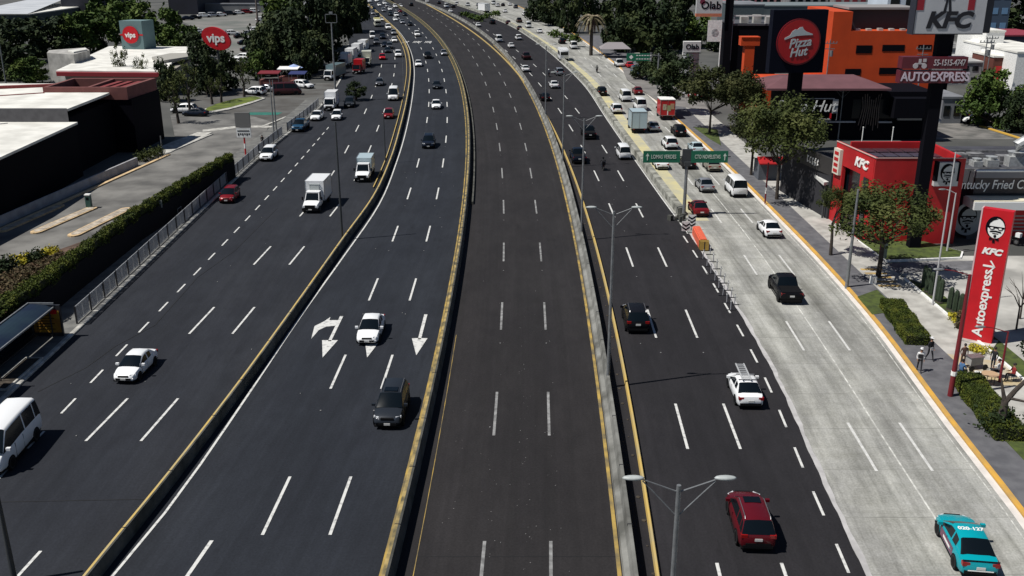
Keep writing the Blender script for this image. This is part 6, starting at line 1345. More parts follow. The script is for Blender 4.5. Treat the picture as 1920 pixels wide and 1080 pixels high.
t = empty('bucket', (GX-.1, GY+.1, .16), label='white bucket standing between the table and the food cart', cat='bucket'); b = MB(); b.tube([(0, 0, 0), (0, 0, .4)], [.18, .22], 12); b.build('bucket_body', M_white, t); b = MB(); b.tube([(-.2, 0, .38), (0, 0, .5), (.2, 0, .38)], .012, 4); b.build('handle', M_dark, t)
def chair_(x, y, rz, label):
    t = empty('stool', (x, y, .155), rz, label=label, cat='stool', group='stools at the food stall'); b = MB(); b.box(-.2, .2, -.2, .2, .42, .46); b.build('seat', PAINT['blue'], t)
    for sx in (-1, 1):
        for sy in (-1, 1): b = MB(); b.tube([(sx*.17, sy*.17, 0), (sx*.15, sy*.15, .42)], .015, 4); b.build('leg', M_dark, t)
PPL = [(-1.25, .1, 'blue', 'navy', 'sit', -60, 'person in blue jacket sitting left at the food stall'), (-.35, 1.9, 'brown', 'brown', 'stand', 170, 'person in brown clothes standing behind the food stall'),
       (1.3, .1, 'white', 'black', 'sit', 70, 'person in white top sitting right of the tan table'), (1.5, 1.3, 'black', 'navy', 'stand', 120, 'person in black standing right of the food cart'), (2.0, -.6, 'red', 'black', 'sit', 90, 'person in red top sitting beside the bare dark tree')]
for k_, (dx, dy, tp, lg, ps, rz, lb) in enumerate(PPL):
    if ps == 'sit': chair_(GX+dx, GY+dy, R(rz), 'stool under the '+' '.join(lb.split()[:6])+(' at the stall' if k_ % 2 else ' by the cart'))
    make_person(lb, (GX+dx, GY+dy, .155), R(rz), tp, lg, ps)
# ---------------------------------------------------------------- trees
def crown_mesh(name, seed, m, n=2600, s=.16, clumps=26, flat=.62, hollow=.55, low=-.5):
    """leafy crown of unit radius around the origin: leaf faces gathered in clumps"""
    q = random.Random(seed); b = MB(); cs = []
    for i in range(clumps):
        while True:
            v = Vector((q.uniform(-1, 1), q.uniform(-1, 1), q.uniform(low, 1)))
            if hollow < v.length < .95: break
        cs.append((v.x*q.uniform(.75, 1.05), v.y*q.uniform(.75, 1.05), v.z*flat, q.uniform(.16, .34)))
    for i in range(n):
        cx, cy, cz, cr = q.choice(cs)
        d = Vector((q.gauss(0, 1), q.gauss(0, 1), q.gauss(0, .7))).normalized()*cr*(q.random()**.45)
        c = Vector((cx, cy, cz))+d; a = (d*2+Vector((q.gauss(0, .5), q.gauss(0, .5), q.gauss(.5, .5)))).normalized()
        u_ = a.cross(Vector((q.gauss(0, 1), q.gauss(0, 1), q.gauss(0, 1)))).normalized(); v_ = a.cross(u_); k = s*q.uniform(.5, 1.25)*.5
        b.add([c-u_*k, c-v_*k*.55, c+u_*k, c+v_*k*.55], [(0, 1, 2, 3)])
    return b.mesh(name, m), cs
CR = {}
def crown(kind, i):
    key = (kind, i)
    if key not in CR:
        P = dict(near=(L_olive, 8200, .072, 36, .62, .42, -.5), mid=(L_mid, 7000, .095, 34, .65, .35, -.5), greend=(L_green, 6500, .13, 40, .85, .2, -1), green=(L_green, 3600, .15, 30, .75, .3, -.8),
                 dark=(L_dark, 4200, .16, 34, .9, .25, -1), far=(L_dark, 2600, .20, 30, .9, .2, -1), fargreen=(L_green, 2600, .20, 30, .9, .2, -1), sparse=(L_olive, 900, .14, 18, .9, .3, -.9))[kind]
        CR[key] = crown_mesh(kind+'_crown', hash((len(kind)*13+i*7)) % 1000, *P[:1], P[1], P[2], P[3], P[4], P[5], P[6])
    return CR[key]
def tree(x, y, h, r, label, kind='dark', group=None, z0=.1, trunk_h=None, tr=.16, name='broadleaf_tree', mats=None, limbs=6):
    q = random.Random(int(abs(x)*13+abs(y)*7)); t = empty(name, (x, y, z0), q.uniform(0, 6.28), label=label, cat='tree', group=group)
    me, cs = crown(kind, q.randint(0, 2)); th = trunk_h or h*.45; ch = (h-th)
    o = inst('crown', me, t, (0, 0, th+ch*.42), sc=(r, r*q.uniform(.88, 1.1), max(r*.75, ch*.80)))
    b = MB(); top = (q.uniform(-.2, .2), q.uniform(-.2, .2), th*.75); b.tube([(0, 0, 0), (top[0]*.4, top[1]*.5, th*.4), top], [tr*1.25, tr, tr*.8], 8); b.build('trunk', M_bark, t, smooth=60)
    b = MB(); sel = [c for c in cs]; q.shuffle(sel)
    sz = max(r*.75, ch*.80)
    for c in sel[:limbs]:
        e = Vector((c[0]*r, c[1]*r, th+ch*.42+c[2]*sz)); m_ = Vector(top).lerp(e, .5)+Vector((q.uniform(-.2, .2), q.uniform(-.2, .2), -.15*r*.3)); b.tube([top, m_, e], [tr*.6, tr*.38, tr*.12], 5)
    b.build('limbs', M_bark, t); return t
def tpx(u, v, vt, wpx, label, kind, **k):
    """tree whose foot is seen at pixel u, v, with its top at row vt and a crown wpx wide"""
    X, Y = G(u, v); h = Hgt(X, Y, vt); zc = (Y*_c+(CAMH-h*.7)*_s); return tree(X, Y, h-.1, wpx/2*zc/FPX, label, kind, **k)
tpx(1646, 522, 348, 225, 'large olive tree in front of the red restaurant tower', 'near', trunk_h=4.2, tr=.20, limbs=9)
tpx(1557, 481, 348, 78, 'small forked tree left of the large olive tree at the restaurant', 'near', trunk_h=4.3, tr=.14, limbs=4)
tpx(1456, 376, 168, 198, 'large olive tree over the pavement beside the boxy white van', 'near', trunk_h=5.5, tr=.18, limbs=9)
tpx(1408, 330, 205, 120, 'olive tree leaning behind the right green sign panel', 'mid', trunk_h=5, tr=.16)
tpx(1330, 250, 122, 140, 'broad dark olive tree behind the red food truck', 'mid', trunk_h=4.5, tr=.18)
tpx(1385, 258, 128, 105, 'olive tree between the broad tree and the pizza sign pole', 'mid', trunk_h=4.5)
tpx(1258, 214, 112, 95, 'round dark tree above the red food truck', 'dark', trunk_h=4, tr=.2)
tpx(1850, 236, 138, 118, 'rounded dense green tree at the right edge beside the white building', 'greend', trunk_h=1.2, tr=.25)
tpx(1905, 248, 182, 70, 'dark tree cut by the right edge behind the yellow kerb', 'dark', trunk_h=.8)
# bare dark tree lower right
X, Y = G(1872, 812); t = empty('bare_tree', (X, Y, .15), label='bare dark pruned tree at the end of the lower box hedge', cat='tree')
b = MB(); b.tube([(0, 0, 0), (.05, 0, 1.2), (.1, .1, 2.0)], [.34, .26, .20], 9); b.build('trunk', M_bark, t, smooth=60)
b = MB(); b.tube([(.1, .1, 1.9), (.6, .1, 2.7), (1.3, .0, 3.7), (1.9, -.1, 4.3)], [.18, .15, .11, .07], 7); b.tube([(.1, .1, 1.9), (-.1, .3, 2.8), (-.2, .4, 3.4)], [.15, .09, .03], 6); b.tube([(.9, .05, 3.1), (1.5, .5, 3.3), (2.2, .9, 3.3)], [.07, .05, .02], 5)
b.tube([(.3, .1, 2.2), (.9, -.6, 2.3), (1.5, -.9, 2.6)], [.10, .07, .02], 5); b.tube([(1.3, 0, 3.7), (1.0, .4, 4.4)], [.06, .02], 5); b.build('limbs', M_bark, t)
b = MB(); q = random.Random(6); leaf_cloud(b, lambda q: (q.gauss(0, .5), q.gauss(-.1, .5), abs(q.gauss(.5, .5))), 900, .10, q); b.build('base_shoots', L_dark, t)
b = MB()   # small bare trees at the right edge
for i, (u, v, vt) in enumerate(((1905, 620, 530), (1912, 600, 520))):
    X, Y = G(u, v); h = Hgt(X, Y, vt); t = empty('bare_tree', (X, Y, .1), label=['left', 'right'][i]+' of two thin bare saplings at the right edge beyond the totem', cat='tree'); b = MB(); q = random.Random(i)
    b.tube([(0, 0, 0), (0, .1, h*.5)], [.09, .06], 6); b.build('trunk', M_bark, t); b = MB()
    for k in range(9): a = q.uniform(0, 6.28); b.tube([(0, .1, h*.45), (math.cos(a)*.6, math.sin(a)*.6, h*.7), (math.cos(a)*1.3, math.sin(a)*1.3, h*q.uniform(.75, 1))], [.04, .025, .01], 4)
    b.build('limbs', M_bark, t)
# palm
X, Y = G(1108, 104); h = Hgt(X, Y, 14); t = empty('palm_tree', (X, Y, 0), label='tall palm tree with a drooping brown skirt among the far trees', cat='tree'); b = MB(); b.tube([(0, 0, 0), (0, 0, h-3)], [.5, .4], 8); b.build('trunk', M_bark, t); b = MB(); q = random.Random(2)
for k in range(40):
    a = q.uniform(0, 6.28); e = q.uniform(-.1, 1.0); L = q.uniform(3.2, 5); c, s = math.cos(a), math.sin(a); pr = None
    for j in range(6):
        f = j/5; rr = L*f*math.cos(e*.6); z = h-2.5+L*(f*math.sin(e)-f*f*1.0); w2 = .45*(1-f*.7)
        cur = ((c*rr-s*w2, s*rr+c*w2, z-.15), (c*rr, s*rr, z), (c*rr+s*w2, s*rr-c*w2, z-.15))
        if pr: b.add(list(pr)+list(cur), [(0, 1, 4, 3), (1, 2, 5, 4)])
        pr = cur
b.build('fronds', leaf_mat('palm_leaves', (.05, .05, .025), (.14, .12, .07), (.30, .25, .18)), t)
b = MB()
for k in range(50): a = q.uniform(0, 6.28); b.tube([(.4*math.cos(a), .4*math.sin(a), h-2.8), (1.0*math.cos(a), 1.0*math.sin(a), h-4.5), (1.0*math.cos(a), 1.0*math.sin(a), h-7+q.random())], [.10, .08, .02], 4)
b.build('dead_skirt', mat('dead_fronds', (.10, .06, .045), .9), t)
# far tree groups: (u, foot row, top row, crown width px, kind, label)
FT = [
 # left, in front of the diner
 (232, 168, 88, 36, 'sparse', 'sparse conifer like tree rising above the black building roof'), (272, 172, 105, 34, 'sparse', 'second sparse tree rising above the black building roof'), (335, 232, 132, 62, 'sparse', 'sparse tree standing right of the black building'),
 (357, 215, 118, 52, 'sparse', 'sparse dark tree between the black building and the lawn island'), (318, 190, 118, 40, 'dark', 'dark tree behind the end of the black building'), (388, 178, 92, 55, 'dark', 'dark tree under the red oval sign'),
 (425, 170, 100, 50, 'dark', 'dark tree right of the oval sign pole by the lawn island'), (458, 182, 112, 34, 'sparse', 'slim street tree on the right half of the lawn island'), (415, 192, 135, 28, 'sparse', 'slim street tree in the middle of the lawn island'), (398, 196, 140, 24, 'sparse', 'slim street tree on the left half of the lawn island'),
 (482, 150, 95, 44, 'green', 'green tree at the corner of the side street'),
 # behind the diner
 (60, 158, 108, 60, 'fargreen', 'bright bush tree at the left end of the black building roof'), (22, 150, 85, 70, 'far', 'dark tree at the left picture edge behind the roofs'), (30, 118, 42, 90, 'far', 'dark tree below the white corrugated roof'), (95, 105, 38, 85, 'far', 'dark tree beside the white corrugated roof corner'),
 (150, 100, 25, 80, 'fargreen', 'olive green tree left of the vips tower'), (195, 96, 18, 75, 'fargreen', 'tall olive green tree just left of the vips tower'), (255, 70, 0, 80, 'fargreen', 'tall green tree behind the vips tower'), (310, 98, 25, 72, 'fargreen', 'green tree right of the vips tower'),
 (345, 110, 48, 62, 'fargreen', 'green tree left of the red oval sign'), (375, 118, 62, 55, 'far', 'dark green tree directly behind the red oval sign'), (205, 60, -20, 70, 'fargreen', 'tall pale green tree at the top edge left of centre'),
 # big dark trees left of the road
 (520, 125, 20, 90, 'dark', 'big dark tree left of the white mast'), (560, 138, 36, 92, 'dark', 'big dark tree right of the white mast'), (596, 128, 0, 78, 'dark', 'big dark tree behind the grey antenna mast'), (634, 88, -15, 66, 'dark', 'big dark tree over the parked white trucks'),
 (590, 95, -25, 100, 'far', 'tall dark tree at the top edge behind the antenna mast'), (540, 90, -10, 80, 'fargreen', 'yellow green tall tree at the top edge beside the white mast'), (664, 62, -30, 46, 'far', 'dark tree at the top edge left of the bus'), (640, 60, -35, 80, 'far', 'tall dark tree at the top edge above the parked trucks'), (500, 142, 56, 56, 'dark', 'dark tree left of the red stall roofs'), (575, 146, 78, 42, 'dark', 'dark tree above the market stall umbrella'),
 (668, 188, 160, 34, 'dark', 'dark bush between the box truck and the service road'),
 # right of the road, far
 (1012, 40, -5, 45, 'far', 'dark tree at the top edge beside the far side road'), (1040, 48, -20, 55, 'far', 'dark tree left of the palm tree'), (1066, 62, -15, 44, 'far', 'dark tree just left of the palm trunk'), (1156, 92, 0, 62, 'far', 'dark tree right of the palm tree'),
 (1185, 88, -8, 75, 'far', 'dark tree behind the small green road sign'), (1165, 98, 40, 60, 'dark', 'dark tree over the grey canopy tent'), (1220, 98, 5, 80, 'far', 'dark tree between the palm and the lab sign'), (1262, 92, 12, 70, 'far', 'dark tree left of the lab sign'), (1300, 88, 30, 60, 'fargreen', 'green tree behind the round lab tower'), (1205, 150, 108, 40, 'dark', 'small dark tree right of the small green sign'), (1240, 158, 100, 60, 'dark', 'dark tree right of the parked blue van'),
 (1078, 88, 66, 24, 'green', 'small green tree at the right kerb by the camper bus'), (1890, 60, -30, 110, 'far', 'tall dark trees top right corner beyond the white building'), (1340, 96, 48, 40, 'far', 'dark tree beneath the white hanging banner'),
 (1270, 60, -25, 60, 'far', 'dark tree at the top edge left of the lab sign'), (1105, 45, -40, 70, 'far', 'dark tree at the top edge behind the palm')]
for u, v, vt, wp, kd, lb in FT:
    X, Y = G(u, v); tpx(u, v, vt, wp*(1 if kd == 'sparse' else 1.3), lb, kd, group='trees in the background', tr=.22, limbs=4 if kd != 'sparse' else 8, trunk_h=None if kd == 'sparse' or wp < 40 else max(.8, Hgt(X, Y, vt)*.13))
# median shrubs and small roadside plants
for i, (u, v) in enumerate(((872, 32), (885, 36), (900, 40), (913, 34), (930, 30), (1040, 70), (1062, 76))):
    X, Y = G(u, v); shrub(X, Y, .1, 2.2, 2.2, ['first shrub from the left on the far median', 'second shrub from the left on the far median', 'third shrub from the left on the far median', 'fourth shrub from the left on the far median', 'rightmost shrub on the far median', 'roadside bush left of the black SUV and camper bus', 'roadside bush right of the camper bus'][i], L_green, 260, .28)
# lawn island left
b = MB(); b.prism([G(384, 206), G(402, 200), G(440, 188), G(478, 182), G(498, 186), G(470, 196), G(430, 207), G(398, 213), G(380, 214)], 0, .22); b.build('island_kerb', M_curb, kind='structure')
b = MB(); b.prism([G(388, 205), G(404, 198), G(440, 187.5), G(478, 182.5), G(492, 186), G(466, 194), G(430, 204), G(398, 210), G(384, 210)], .0, .25); b.build('lawn_island', mat('bright_grass', (.13, .17, .02), .95, col2=(.05, .07, .012), scale=.35, detail=6), kind='structure')
b = MB(); X, Y = G(490, 214); b.prism([(X-4, Y-1.2), (X+3.2, Y-1.2), (X+3.4, Y+1.6), (X-3.4, Y+1.6)], .05, .064); b.build('green_painted_patch', mat('painted_teal', (.02, .14, .11), .8, noise=.2, scale=1), kind='structure')
b = MB(); solid(b, pchip([(160, -41.5), (180, -37.5)]), 160, 180, wd=.5, z=.10); b.prism([G(380, 244), G(452, 236), G(520, 237), G(520, 240), G(452, 240), G(380, 248)], .06, .075); b.build('pale_kerb_line', M_curb, kind='structure')
# stalls and cars by the side street
def stall(u, v, wdt, dep, h, roofm, label, rf='stripe'):
    X, Y = G(u, v); t = empty('market_stall', (X, Y, .05), label=label, cat='stall'); b = MB(); b.add([(-wdt/2, -dep/2, h-.3), (wdt/2, -dep/2, h-.3), (wdt/2, dep/2, h), (-wdt/2, dep/2, h), (-wdt/2, -dep/2, h-.45), (wdt/2, -dep/2, h-.45), (wdt/2, dep/2, h-.12), (-wdt/2, dep/2, h-.12)], [(0, 1, 2, 3), (4, 7, 6, 5), (0, 4, 5, 1), (1, 5, 6, 2), (2, 6, 7, 3), (3, 7, 4, 0)]); b.build('roof', roofm, t)
    b = MB(); b.box(-wdt/2+.2, wdt/2-.2, -dep/2+.3, dep/2-.2, 0, 1.0); b.build('counter', M_brown, t)
    for sx in (-1, 1):
        for sy in (-1, 1): b = MB(); b.tube([(sx*(wdt/2-.1), sy*(dep/2-.1), 0), (sx*(wdt/2-.1), sy*(dep/2-.1), h-.35)], .05, 5); b.build('leg', M_pole, t)
stall(507, 158, 4.5, 3, 2.7, mat('stall_red', (.16, .01, .02), .7), 'dark red roofed market stall at the side street corner')
stall(543, 152, 4.5, 3, 3.0, M_white, 'white roofed market stall beside the blue umbrella')
stall(560, 160, 3.5, 3, 2.8, mat('stall_blue', (.02, .03, .12), .7), 'blue roofed market stall behind the big dark red van')
t = make_car('passenger_van', 'van', 'maroon', 1, 'long dark red van parked across the side street', None, 'van', sc=1.15); X, Y = G(539, 178); t.location = (X, Y, .06); t.rotation_euler = (0, 0, R(-78))
for u, v, k, c, rz, lb in ((478, 178, 'suv', 'white', 75, 'white car left of the dark red van behind the island trees'), (497, 172, 'sedan', 'silver', 80, 'silver car behind the dark red van'), (367, 218, 'sedan', 'navy', 80, 'dark blue car parked by the right end of the black building'), (346, 212, 'suv', 'white', 85, 'white car half hidden behind the sparse trees'),
                         (440, 120, 'suv', 'white', 70, 'white SUV in the car park under the oval sign'), (455, 112, 'suv', 'white', 70, 'second white SUV in the car park under the oval sign'), (470, 108, 'sedan', 'white', 60, 'white car by the dark parked cars near the oval sign')):
    t = make_car('parked_car', k, c, 0, lb, None, 'car'); X, Y = G(u, v); t.location = (X, Y, .05); t.rotation_euler = (0, 0, R(rz))
t = empty('garden_umbrella', (*G(553, 150), 0), label='pale blue umbrella open at the market stalls', cat='umbrella'); b = MB(); b.tube([(0, 0, 0), (0, 0, 3.3)], .05, 6); b.build('pole', M_pole, t); b = MB(); vs = [(0, 0, 3.5)]+[(2.0*math.cos(2*math.pi*k/8), 2.0*math.sin(2*math.pi*k/8), 2.7) for k in range(8)]; b.add(vs, [(0, 1+k, 1+(k+1) % 8) for k in range(8)]); b.build('canopy', mat('umbrella_blue', (.30, .40, .65), .7), t)
# distant car park -------------------------------------------------------------------
b = MB(); b.prism([G(330, 34), G(520, 12), G(560, 12), G(520, 75), G(480, 110), G(430, 120), G(380, 60)], 0, .05); b.build('car_park_surface', mat('car_park_grey', (.20, .19, .18), .9, col2=(.11, .12, .11), scale=.08, detail=8), kind='structure')
lots = [(352, 38, 'navy', 'sedan'), (366, 36, 'black', 'sedan'), (383, 33, 'white', 'suv'), (400, 32, 'silver', 'suv'), (415, 31, 'white', 'hatch'), (432, 29, 'darkgrey', 'suv'), (448, 27, 'white', 'hatch'), (463, 26, 'red', 'suv'), (478, 24, 'white', 'suv'), (495, 22, 'black', 'sedan')]
nm_ = ['navy car at the left end of the distant car park row', 'black car second from the left in the distant car park row', 'white SUV third from the left in the distant car park row', 'silver SUV fourth from the left in the distant car park row', 'white hatchback left of the dark grey SUV in the car park row', 'dark grey SUV in the middle of the distant car park row',
       'white hatchback left of the red SUV in the car park row', 'only red SUV in the distant car park row', 'white SUV right of the red SUV in the car park row', 'black car at the right end of the distant car park row']
for (u, v, c, k), lb in zip(lots, nm_): t = make_car('parked_car', k, c, 0, lb, GP, 'car', sc=1.15); X, Y = G(u, v); t.location = (X, Y, .06); t.rotation_euler = (0, 0, R(-60))
q = random.Random(12); cc = ['white', 'silver', 'black', 'white', 'grey', 'navy']
rows = [(372, 62, 'white', 'white SUV left of the oval sign in the car park'), (379, 70, 'silver', 'silver car left of the oval sign in the car park'), (436, 66, 'white', 'white car right of the oval sign top in the car park'), (452, 72, 'black', 'black car lower right of the oval sign in the car park'), (468, 66, 'silver', 'silver car in the second car park row'),
        (482, 60, 'white', 'white car at the right end of the second car park row'), (460, 84, 'navy', 'navy car in the third car park row'), (474, 80, 'white', 'white car in the third car park row'), (466, 97, 'black', 'black car in the fourth car park row'), (482, 93, 'grey', 'grey car in the fourth car park row'), (491, 40, 'white', 'white car by the tall lamp in the car park'), (500, 50, 'silver', 'silver car behind the tall lamp in the car park')]
for u, v, c, lb in rows: t = make_car('parked_car', 'suv' if c == 'white' else 'sedan', c, 0, lb, GP, 'car'); X, Y = G(u, v); t.location = (X, Y, .06); t.rotation_euler = (0, 0, R(-60))
# background buildings ----------------------------------------------------------------
def block(u0, u1, vb, vt, dep, m, label, roofm=None, name='building', cat='building', windows=None, parapet=True, roofcol=None, wm=None):
    X0, Y = G(u0, vb); X1 = V(u1, vb, Y)[0]; z = V(u0, vt, Y)[1]; t = empty(name, (X0, Y, 0), label=label, cat=cat); w2 = X1-X0
    b = MB(); b.box(0, w2, 0, dep, 0, z); b.build('wall', m, t)
    b = MB(); b.box(-.15, w2+.15, -.15, dep+.15, z+.003, z+.35); b.build('roof', roofm or M_roofw, t)
    if windows:
        nx, nz = windows
        for i in range(nx):
            for j in range(nz): b = MB(); a = w2*(i+.2)/nx; c = w2*(i+.8)/nx; zz = z*(j+.3)/nz; b.box(a, c, -.08, -.003, zz, zz+z*.42/nz); b.build('window', wm or M_glass, t)
    return t, w2, z
M_dk2 = mat('dark_shed', (.012, .014, .026), .7, noise=.3, scale=.1); M_gr2 = mat('grey_block', (.17, .18, .20), .85, noise=.2, scale=.2); M_gr3 = mat('pale_block', (.42, .42, .42), .8, noise=.2, scale=.2); M_pk = mat('pink_block', (.42, .15, .17), .8, noise=.25, scale=.2)
t, w2, z = block(-60, 60, 62, 28, 60, mat('shed_green', (.03, .045, .05), .8), 'large shed with white corrugated roof in the top left corner', M_roofw)
b = MB(); b.add([(-1, -1, z+.4), (w2, -1, z+.4), (w2-12, 62, z+3), (-1, 62, z+3)], [(0, 1, 2, 3)]); b.build('corrugated_roof', mat('corrugated', (.62, .64, .66), .5, col2=(.40, .42, .45), scale=.6, stretch=(.2, 3, 1)), t)
block(120, 172, 45, -30, 40, M_dk2, 'dark blue block right of the corrugated shed', mat('slab_dk', (.03, .03, .04)))
block(318, 372, 27, -40, 50, M_dk2, 'dark tall building above the left car park wall', mat('slab_dk', (.03, .03, .04)))
block(372, 520, 12, -40, 50, mat('dark_shed2', (.02, .023, .04), .7), 'wide dark building above the distant car park', mat('slab_dk', (.03, .03, .04)))
t, w2, z = block(368, 515, 24, 8, 3, mat('car_park_wall', (.14, .145, .155), .9, noise=.2, scale=.1), 'long grey wall behind the distant row of parked cars', M_gr2, name='perimeter_wall', cat='wall')
X, Y = G(583, 124); t = empty('white_mast', (X, Y, 0), label='thick white mast between the big dark trees', cat='mast'); b = MB(); b.tube([(0, 0, 3), (0, 0, 34)], [.9, .75], 12); b.build('column', mat('mast_white', (.42, .43, .45), .5), t, smooth=60); b = MB(); b.tube([(0, 0, 0), (0, 0, 3)], 1.1, 12); b.build('collar', M_dark, t)
single_lamp(484, 52, -10, 'tall twin lamp column in the distant car park', None, 0, 0, m=mat('pole_brown', (.14, .11, .10), .6), r=.35, name='light_mast')
single_lamp(12, 160, 10, 'thin grey pole at the top left in front of the trees', None, 0, 0, m=M_pole, r=.12, name='pole')
# right background
t, w2, z = block(1366, 1450, 165, 48, 12, M_black, 'black building with white roof rail left of the pizza sign', mat('roof_dim', (.07, .07, .08)), windows=None)
for a in (0, w2-3): b = MB(); b.box(a, a+.15, -.3, -.15, z+.35, z+2.0); b.build('rail_post', M_letter, t)
b = MB(); b.box(0, w2, -.3, -.15, z+1.85, z+2.1); b.build('white_rail', M_letter, t)
for k in range(3): b = MB(); b.box(2+k*2.6, 3.6+k*2.6, 2, 3.4, z+.35, z+1.6+.4*(k % 2)); b.build('roof_unit', M_wallconc, t)
b = MB(); b.box(-1.2, -.1, -.4, 2, z*.45, z+1.0); b.build('side_box', M_gr2, t)
X0, Z1_ = V(1382, 70, 158); t2 = empty('orange_portal', (V(1398, 165, 158)[0], 158, 0), label='orange T shaped pylon in front of the black building', cat='pylon'); xw = V(1417, 70, 158)[0]-X0
_, zt = V(1398, 70, 158); b = MB(); b.box(-.75, .75, -.8, .8, 0, zt); b.build('column', M_orange, t2); b = MB(); b.box(-xw/2, xw/2, -1.0, 1.0, zt, zt+.0+.15); b.box(-xw/2, xw/2, -.9, .9, zt-1.2, zt-.003); b.build('crossbar', M_orange, t2); b = MB(); b.box(-xw/2, xw/2, -.7, .7, 3.0, 3.5); b.build('lower_bar', M_orange, t2)
block(1366, 1428, 75, 10, 20, mat('glass_grey', (.07, .09, .10), .5), 'grey glass block behind the white roof rail', M_gr2)
block(1428, 1660, 60, 12, 20, mat('slate_block', (.10, .125, .135), .6, noise=.2, scale=.2), 'slate grey roofs behind the pizza sign', mat('slate', (.16, .19, .20)))
block(1366, 1425, 40, -12, 14, M_pk, 'pink building at the top edge above the grey glass block', mat('pk_roof', (.5, .3, .3)), windows=(5, 2))
block(1425, 1475, 36, -10, 14, mat('rose', (.40, .22, .22), .8), 'rose building at the top edge behind the pizza sign', M_gr3, windows=(4, 2))
block(1476, 1560, 40, -8, 18, mat('mixed_grey', (.28, .27, .28), .8, col2=(.12, .12, .13), scale=.3), 'grey building at the top edge above the pizza sign', M_gr3, windows=(6, 3))
block(1560, 1652, 42, -6, 18, mat('mixed_pale', (.36, .34, .33), .8, col2=(.14, .12, .12), scale=.3), 'pale grey building at the top edge behind the orange building', M_roofw, windows=(6, 3), wm=mat('red_awning', (.22, .02, .03)))
t, w2, z = block(1650, 1706, 120, -60, 14, mat('white_blue', (.50, .56, .64), .8, noise=.08, scale=.2), 'tall pale blue white building left of the tall pole sign', M_roofw, windows=(2, 4))
block(1846, 1882, 90, -50, 14, mat('blue_glass', (.06, .09, .14), .3), 'narrow building with blue glass right of the grey sign panel', M_gr2, windows=(2, 5), wm=mat('pane_blue', (.15, .28, .45), .2))
block(1762, 1850, 160, 118, 14, mat('balcony_white', (.36, .36, .36), .8, col2=(.12, .13, .15), scale=.25), 'white framed building with balconies behind the red boards', M_gr3, windows=(5, 2))
block(1765, 1835, 130, 92, 25, M_gr3, 'pale roofs under the grey sign panel', mat('pale_roof', (.30, .30, .29), .8, col2=(.10, .10, .10), scale=.5))
block(1836, 1870, 150, 60, 14, M_white, 'narrow white wall building between the red boards and the brown box', M_roofw)
block(1855, 1897, 165, 108, 10, mat('brown_box', (.11, .03, .02), .8), 'rust brown box building left of the large white building', M_roofw, windows=(2, 1), wm=M_redwall)
block(1896, 1990, 172, 100, 25, M_white, 'large plain white building at the right edge', M_roofw)
block(1871, 1960, 125, 68, 18, mat('navy_block', (.015, .017, .04), .6), 'navy building with red roof top right', mat('red_roof', (.25, .03, .05)))
block(1762, 1800, 232, 185, 8, M_gr2, 'grey low building behind the parked dark car right of the pizza restaurant', M_gr2, windows=(2, 1))
# lab sign, banner, lab tower
Xs, Ys2 = G(1357, 165); t = empty('pole_sign', (Xs, Ys2, 0), label='black pole sign with grey panel reading Olab and orange stripe', cat='sign'); _, zt = V(1357, -10, Ys2); b = MB(); b.box(-.75, .75, -.5, .5, 0, zt); b.build('pole', M_black, t)
X0, Z0 = V(1304, 31, Ys2-.6); X1, Z1_ = V(1356, -25, Ys2-.6); _, zs = V(1304, 25, Ys2-.6); b = MB(); b.box(X0-Xs, X1-Xs, -1.0, -.2, zs, Z1_); b.build('panel', mat('lab_grey', (.50, .52, .52), .6), t); b = MB(); b.box(X0-Xs, X1-Xs, -1.02, -.2, Z0, zs-.01); b.build('orange_stripe', mat('stripe_orange', (.55, .18, .10), .6), t)
_, zc = V(1332, 10, Ys2); text('Olab', 2.1, M_black, t, face_front((X0+X1)/2-Xs+.35, -1.03, zc), bold=.04); b = MB(); b.tube([(X0-Xs+1.2, -1.05, zc+.75), (X0-Xs+1.2, -1.02, zc+.75)], .55, 14); b.build('logo_dot', mat('logo_plum', (.16, .02, .05), .5), t)
Xb, _ = V(1339, 80, Ys2-3); t = empty('banner', (Xb, Ys2-3, 0), label='white hanging banner with grey face print beneath the lab sign', cat='banner'); X0, Z1_ = V(1328, 38, Ys2-3); X1, Z0 = V(1350, 78, Ys2-3); b = MB(); b.box(X0-Xb, X1-Xb, -.1, 0, Z0, Z1_); b.build('cloth', M_white, t); b = MB(); b.tube([(X1-Xb+.1, 0, 0), (X1-Xb+.1, 0, Z1_)], .12, 6); b.build('post', M_letter, t)
b = MB(); q = random.Random(3); b.tube([(0, -.13, (Z0+Z1_)/2-.3), (0, -.11, (Z0+Z1_)/2-.3)], .75, 14); b.build('print', mat('print_grey', (.22, .22, .23), .7, col2=(.6, .6, .6), scale=2), t)
X, Y = G(1291, 172); h = Hgt(X, Y, 96); t = empty('lab_tower', (X, Y, 0), label='round grey ribbed tower with panel reading Olab above the olive trees', cat='tower'); b = MB(); b.tube([(0, 0, 0), (0, 0, h)], [1.7, 1.7], 20); b.build('tower_body', mat('tower_grey', (.30, .31, .32), .5, noise=.1, scale=1), t, smooth=40)
for k in range(4): b = MB(); b.tube([(0, 0, h*.45+k*1.4), (0, 0, h*.45+k*1.4+.12)], 1.76, 20); b.build('ring', M_poled, t)
b = MB(); b.box(-1.9, 1.6, -1.9, -1.5, h, h+2.0); b.build('panel', mat('lab_grey', (.5, .52, .52)), t); text('Olab', 1.35, M_black, t, face_front(-.1, -1.93, h+1.0), bold=.04); b = MB(); b.tube([(-1.9, -1.7, h-.5), (-1.9, -1.7, h+2.05), (1.6, -1.7, h+2.05)], .14, 6); b.build('white_frame', M_letter, t)
